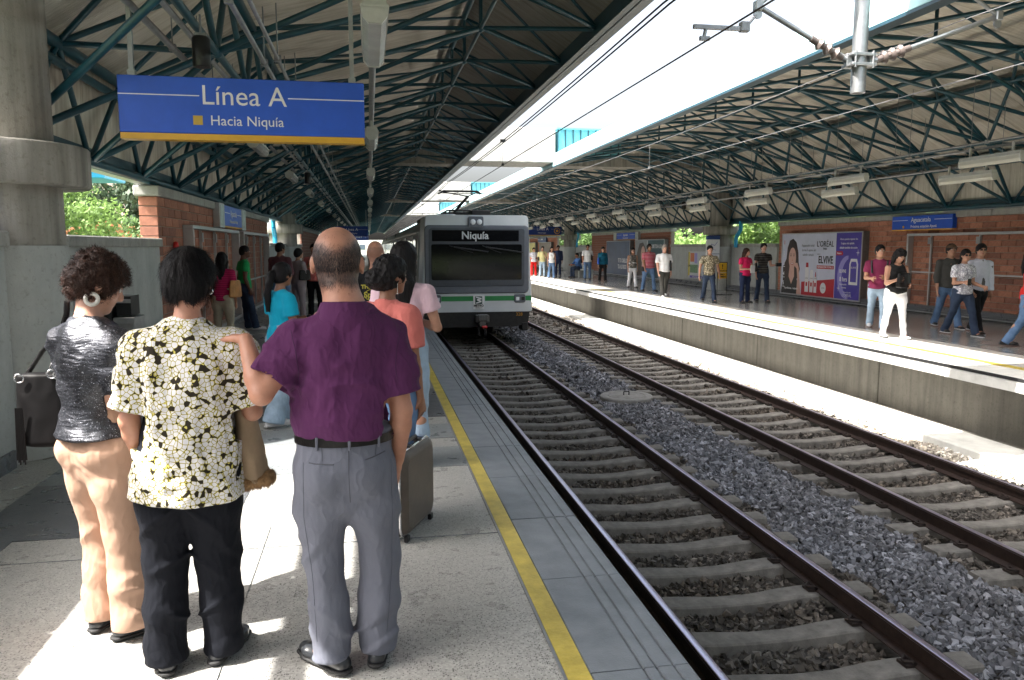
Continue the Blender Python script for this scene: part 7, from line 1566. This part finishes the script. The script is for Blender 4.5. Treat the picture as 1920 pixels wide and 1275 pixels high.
cit('person in a red polo and blue jeans cut by the right picture edge', (10.55, 10.95), 135, 1.66, 'f', 'tan', 'red', 'jeans', 'pony', WA, {'L': ((-.3, .35, -1), (-.25, .5, -.8)), 'R': ((.14, -.2, -1), (.05, .1, -1))}, sleeve=.6, fat=1.15)
cit('young man in a beige floral shirt striding in front of the map column', (9.9, 21.8), 190, 1.72, 'm', 'tan', 'floral', 'jeans_dk', 'short', WA, {'L': ((-.3, -.2, -1), (-.2, .1, -1)), 'R': ((.3, .1, -1), (.12, .25, -1))}, sleeve=.6, tp=dict(hem=-.05, se=.08), fat=.92)
cit('woman in a magenta top holding a white paper, by the dark striped woman', (10.75, 21.2), 165, 1.60, 'f', 'pale', 'magenta', 'navy', 'long', ST, {'L': ((-.12, .05, -1), (.5, .7, .4)), 'R': ((.12, .05, -1), (-.7, .6, .0))}, sleeve=.5, ext=hip_hold('R', M['white'], (.16, .01, .22)), hm='auburn', hk=dict(len=.1), fat=1.05, head=(-25, 0, 0))
cit('tall short-haired woman in a dark striped tee with a camera', (11.4, 21.4), 190, 1.76, 'f', 'pale', 'stripe_dk', 'jeans_dk', 'short', WC, {'L': ((-.2, .1, -1), (-.25, .8, .1)), 'R': ((.14, .0, -1), (.0, .3, -1))}, sleeve=.45, ext=both(hip_hold('L', M['black'], (.14, .12, .1)), bagx(M['leather'], 'R', .1, .3, .3)), fat=.9)
cit('grey haired man in a white tee and charcoal trousers with a black shoulder bag', (9.5, 24.4), 185, 1.76, 'm', 'pale', 'white', 'grey', 'short', WB, ASW, sleeve=.75, ext=bagx(M['black'], 'L', .12, .3, .4), hm='grey', shoe=M['shoe_white'], sole=M['shoe_white'], tp=dict(se=.085, hem=-.05), fat=1.08)
cit('heavy man in a red and white striped polo and blue jeans', (10.15, 27.6), 175, 1.76, 'm', 'brown', 'stripe_rw', 'jeans', 'crop', {'L': (14, 6, 2, -6), 'R': (-10, 6, 6, 6)}, ASW, sleeve=.7, ext=bagx(M['black'], 'R', -.1, .26, .2, shoulder=False, out=.06), fat=1.3)
cit('woman in a black print top and white trousers by the poster with a face', (10.35, 30.0), 180, 1.62, 'f', 'tan', 'darkprint', 'whitetr', 'short', WC, AD, tp=dict(tankc), fat=1.05)
cit('woman in a petrol jacket and black trousers carrying a bright blue bag', (10.75, 35.4), 185, 1.66, 'f', 'tan', 'tealj', 'black', 'short', WC, AD, sleeve=1.9, ext=bagx(F_('bright_blue_bag', (.03, .10, .50), .6), 'R', .1, .4, .34), fat=1.1)
cit('man in a white shirt and blue jeans standing by the seated person', (10.75, 38.0), 190, 1.76, 'm', 'brown', 'white', 'jeans', 'short', ST, ASW, sleeve=.7, ext=bagx(M['black'], 'L', .15, .25, .3), fat=1.1)
SIT = {'L': (84, 6, 84, -6), 'R': (84, 6, 84, 6)}
t = cit('person in blue seated on the bench beside the standing man in white', (11.05, 40.7), 255, 1.68, 'm', 'brown', 'bluesh', 'jeans_dk', 'short', SIT, {'L': ((-.1, .5, -.8), (.3, .9, -.1)), 'R': ((.1, .5, -.8), (-.3, .9, -.1))}, sleeve=1.6, lean=(0, 12)); 
cit('woman in a white vest and blue jeans walking near the train', (9.25, 39.5), 180, 1.66, 'f', 'tan', 'white', 'jeans', 'long', WC, AD, tp=dict(tankc), hk=dict(len=.1))
cit('person in dark navy clothes behind the woman in the white vest', (10.45, 43.0), 190, 1.72, 'm', 'brown', 'navy', 'navy', 'short', ST, AD, sleeve=1.8)
cit('person in a pale yellow shirt and pale jeans in the group near the train', (9.3, 41.9), 185, 1.68, 'm', 'tan', 'yellowsh', 'jeans_lt', 'short', WC, {'L': ((-.1, .1, -1), (.5, .5, .9)), 'R': ((.1, 0, -1), (0, .3, -1))}, sleeve=.8, ext=bagx(M['black'], 'R', .1, .25, .25))
cit('woman in a white tee and bright red trousers near the train', (9.05, 43.0), 180, 1.6, 'f', 'tan', 'lace', 'redpants', 'bob', ST, AD, sleeve=.6, fat=1.1)
cit('woman in a red top and dark trousers leftmost of the group near the train', (8.75, 43.6), 190, 1.66, 'f', 'tan', 'red', 'black', 'long', ST, AD, sleeve=.5)
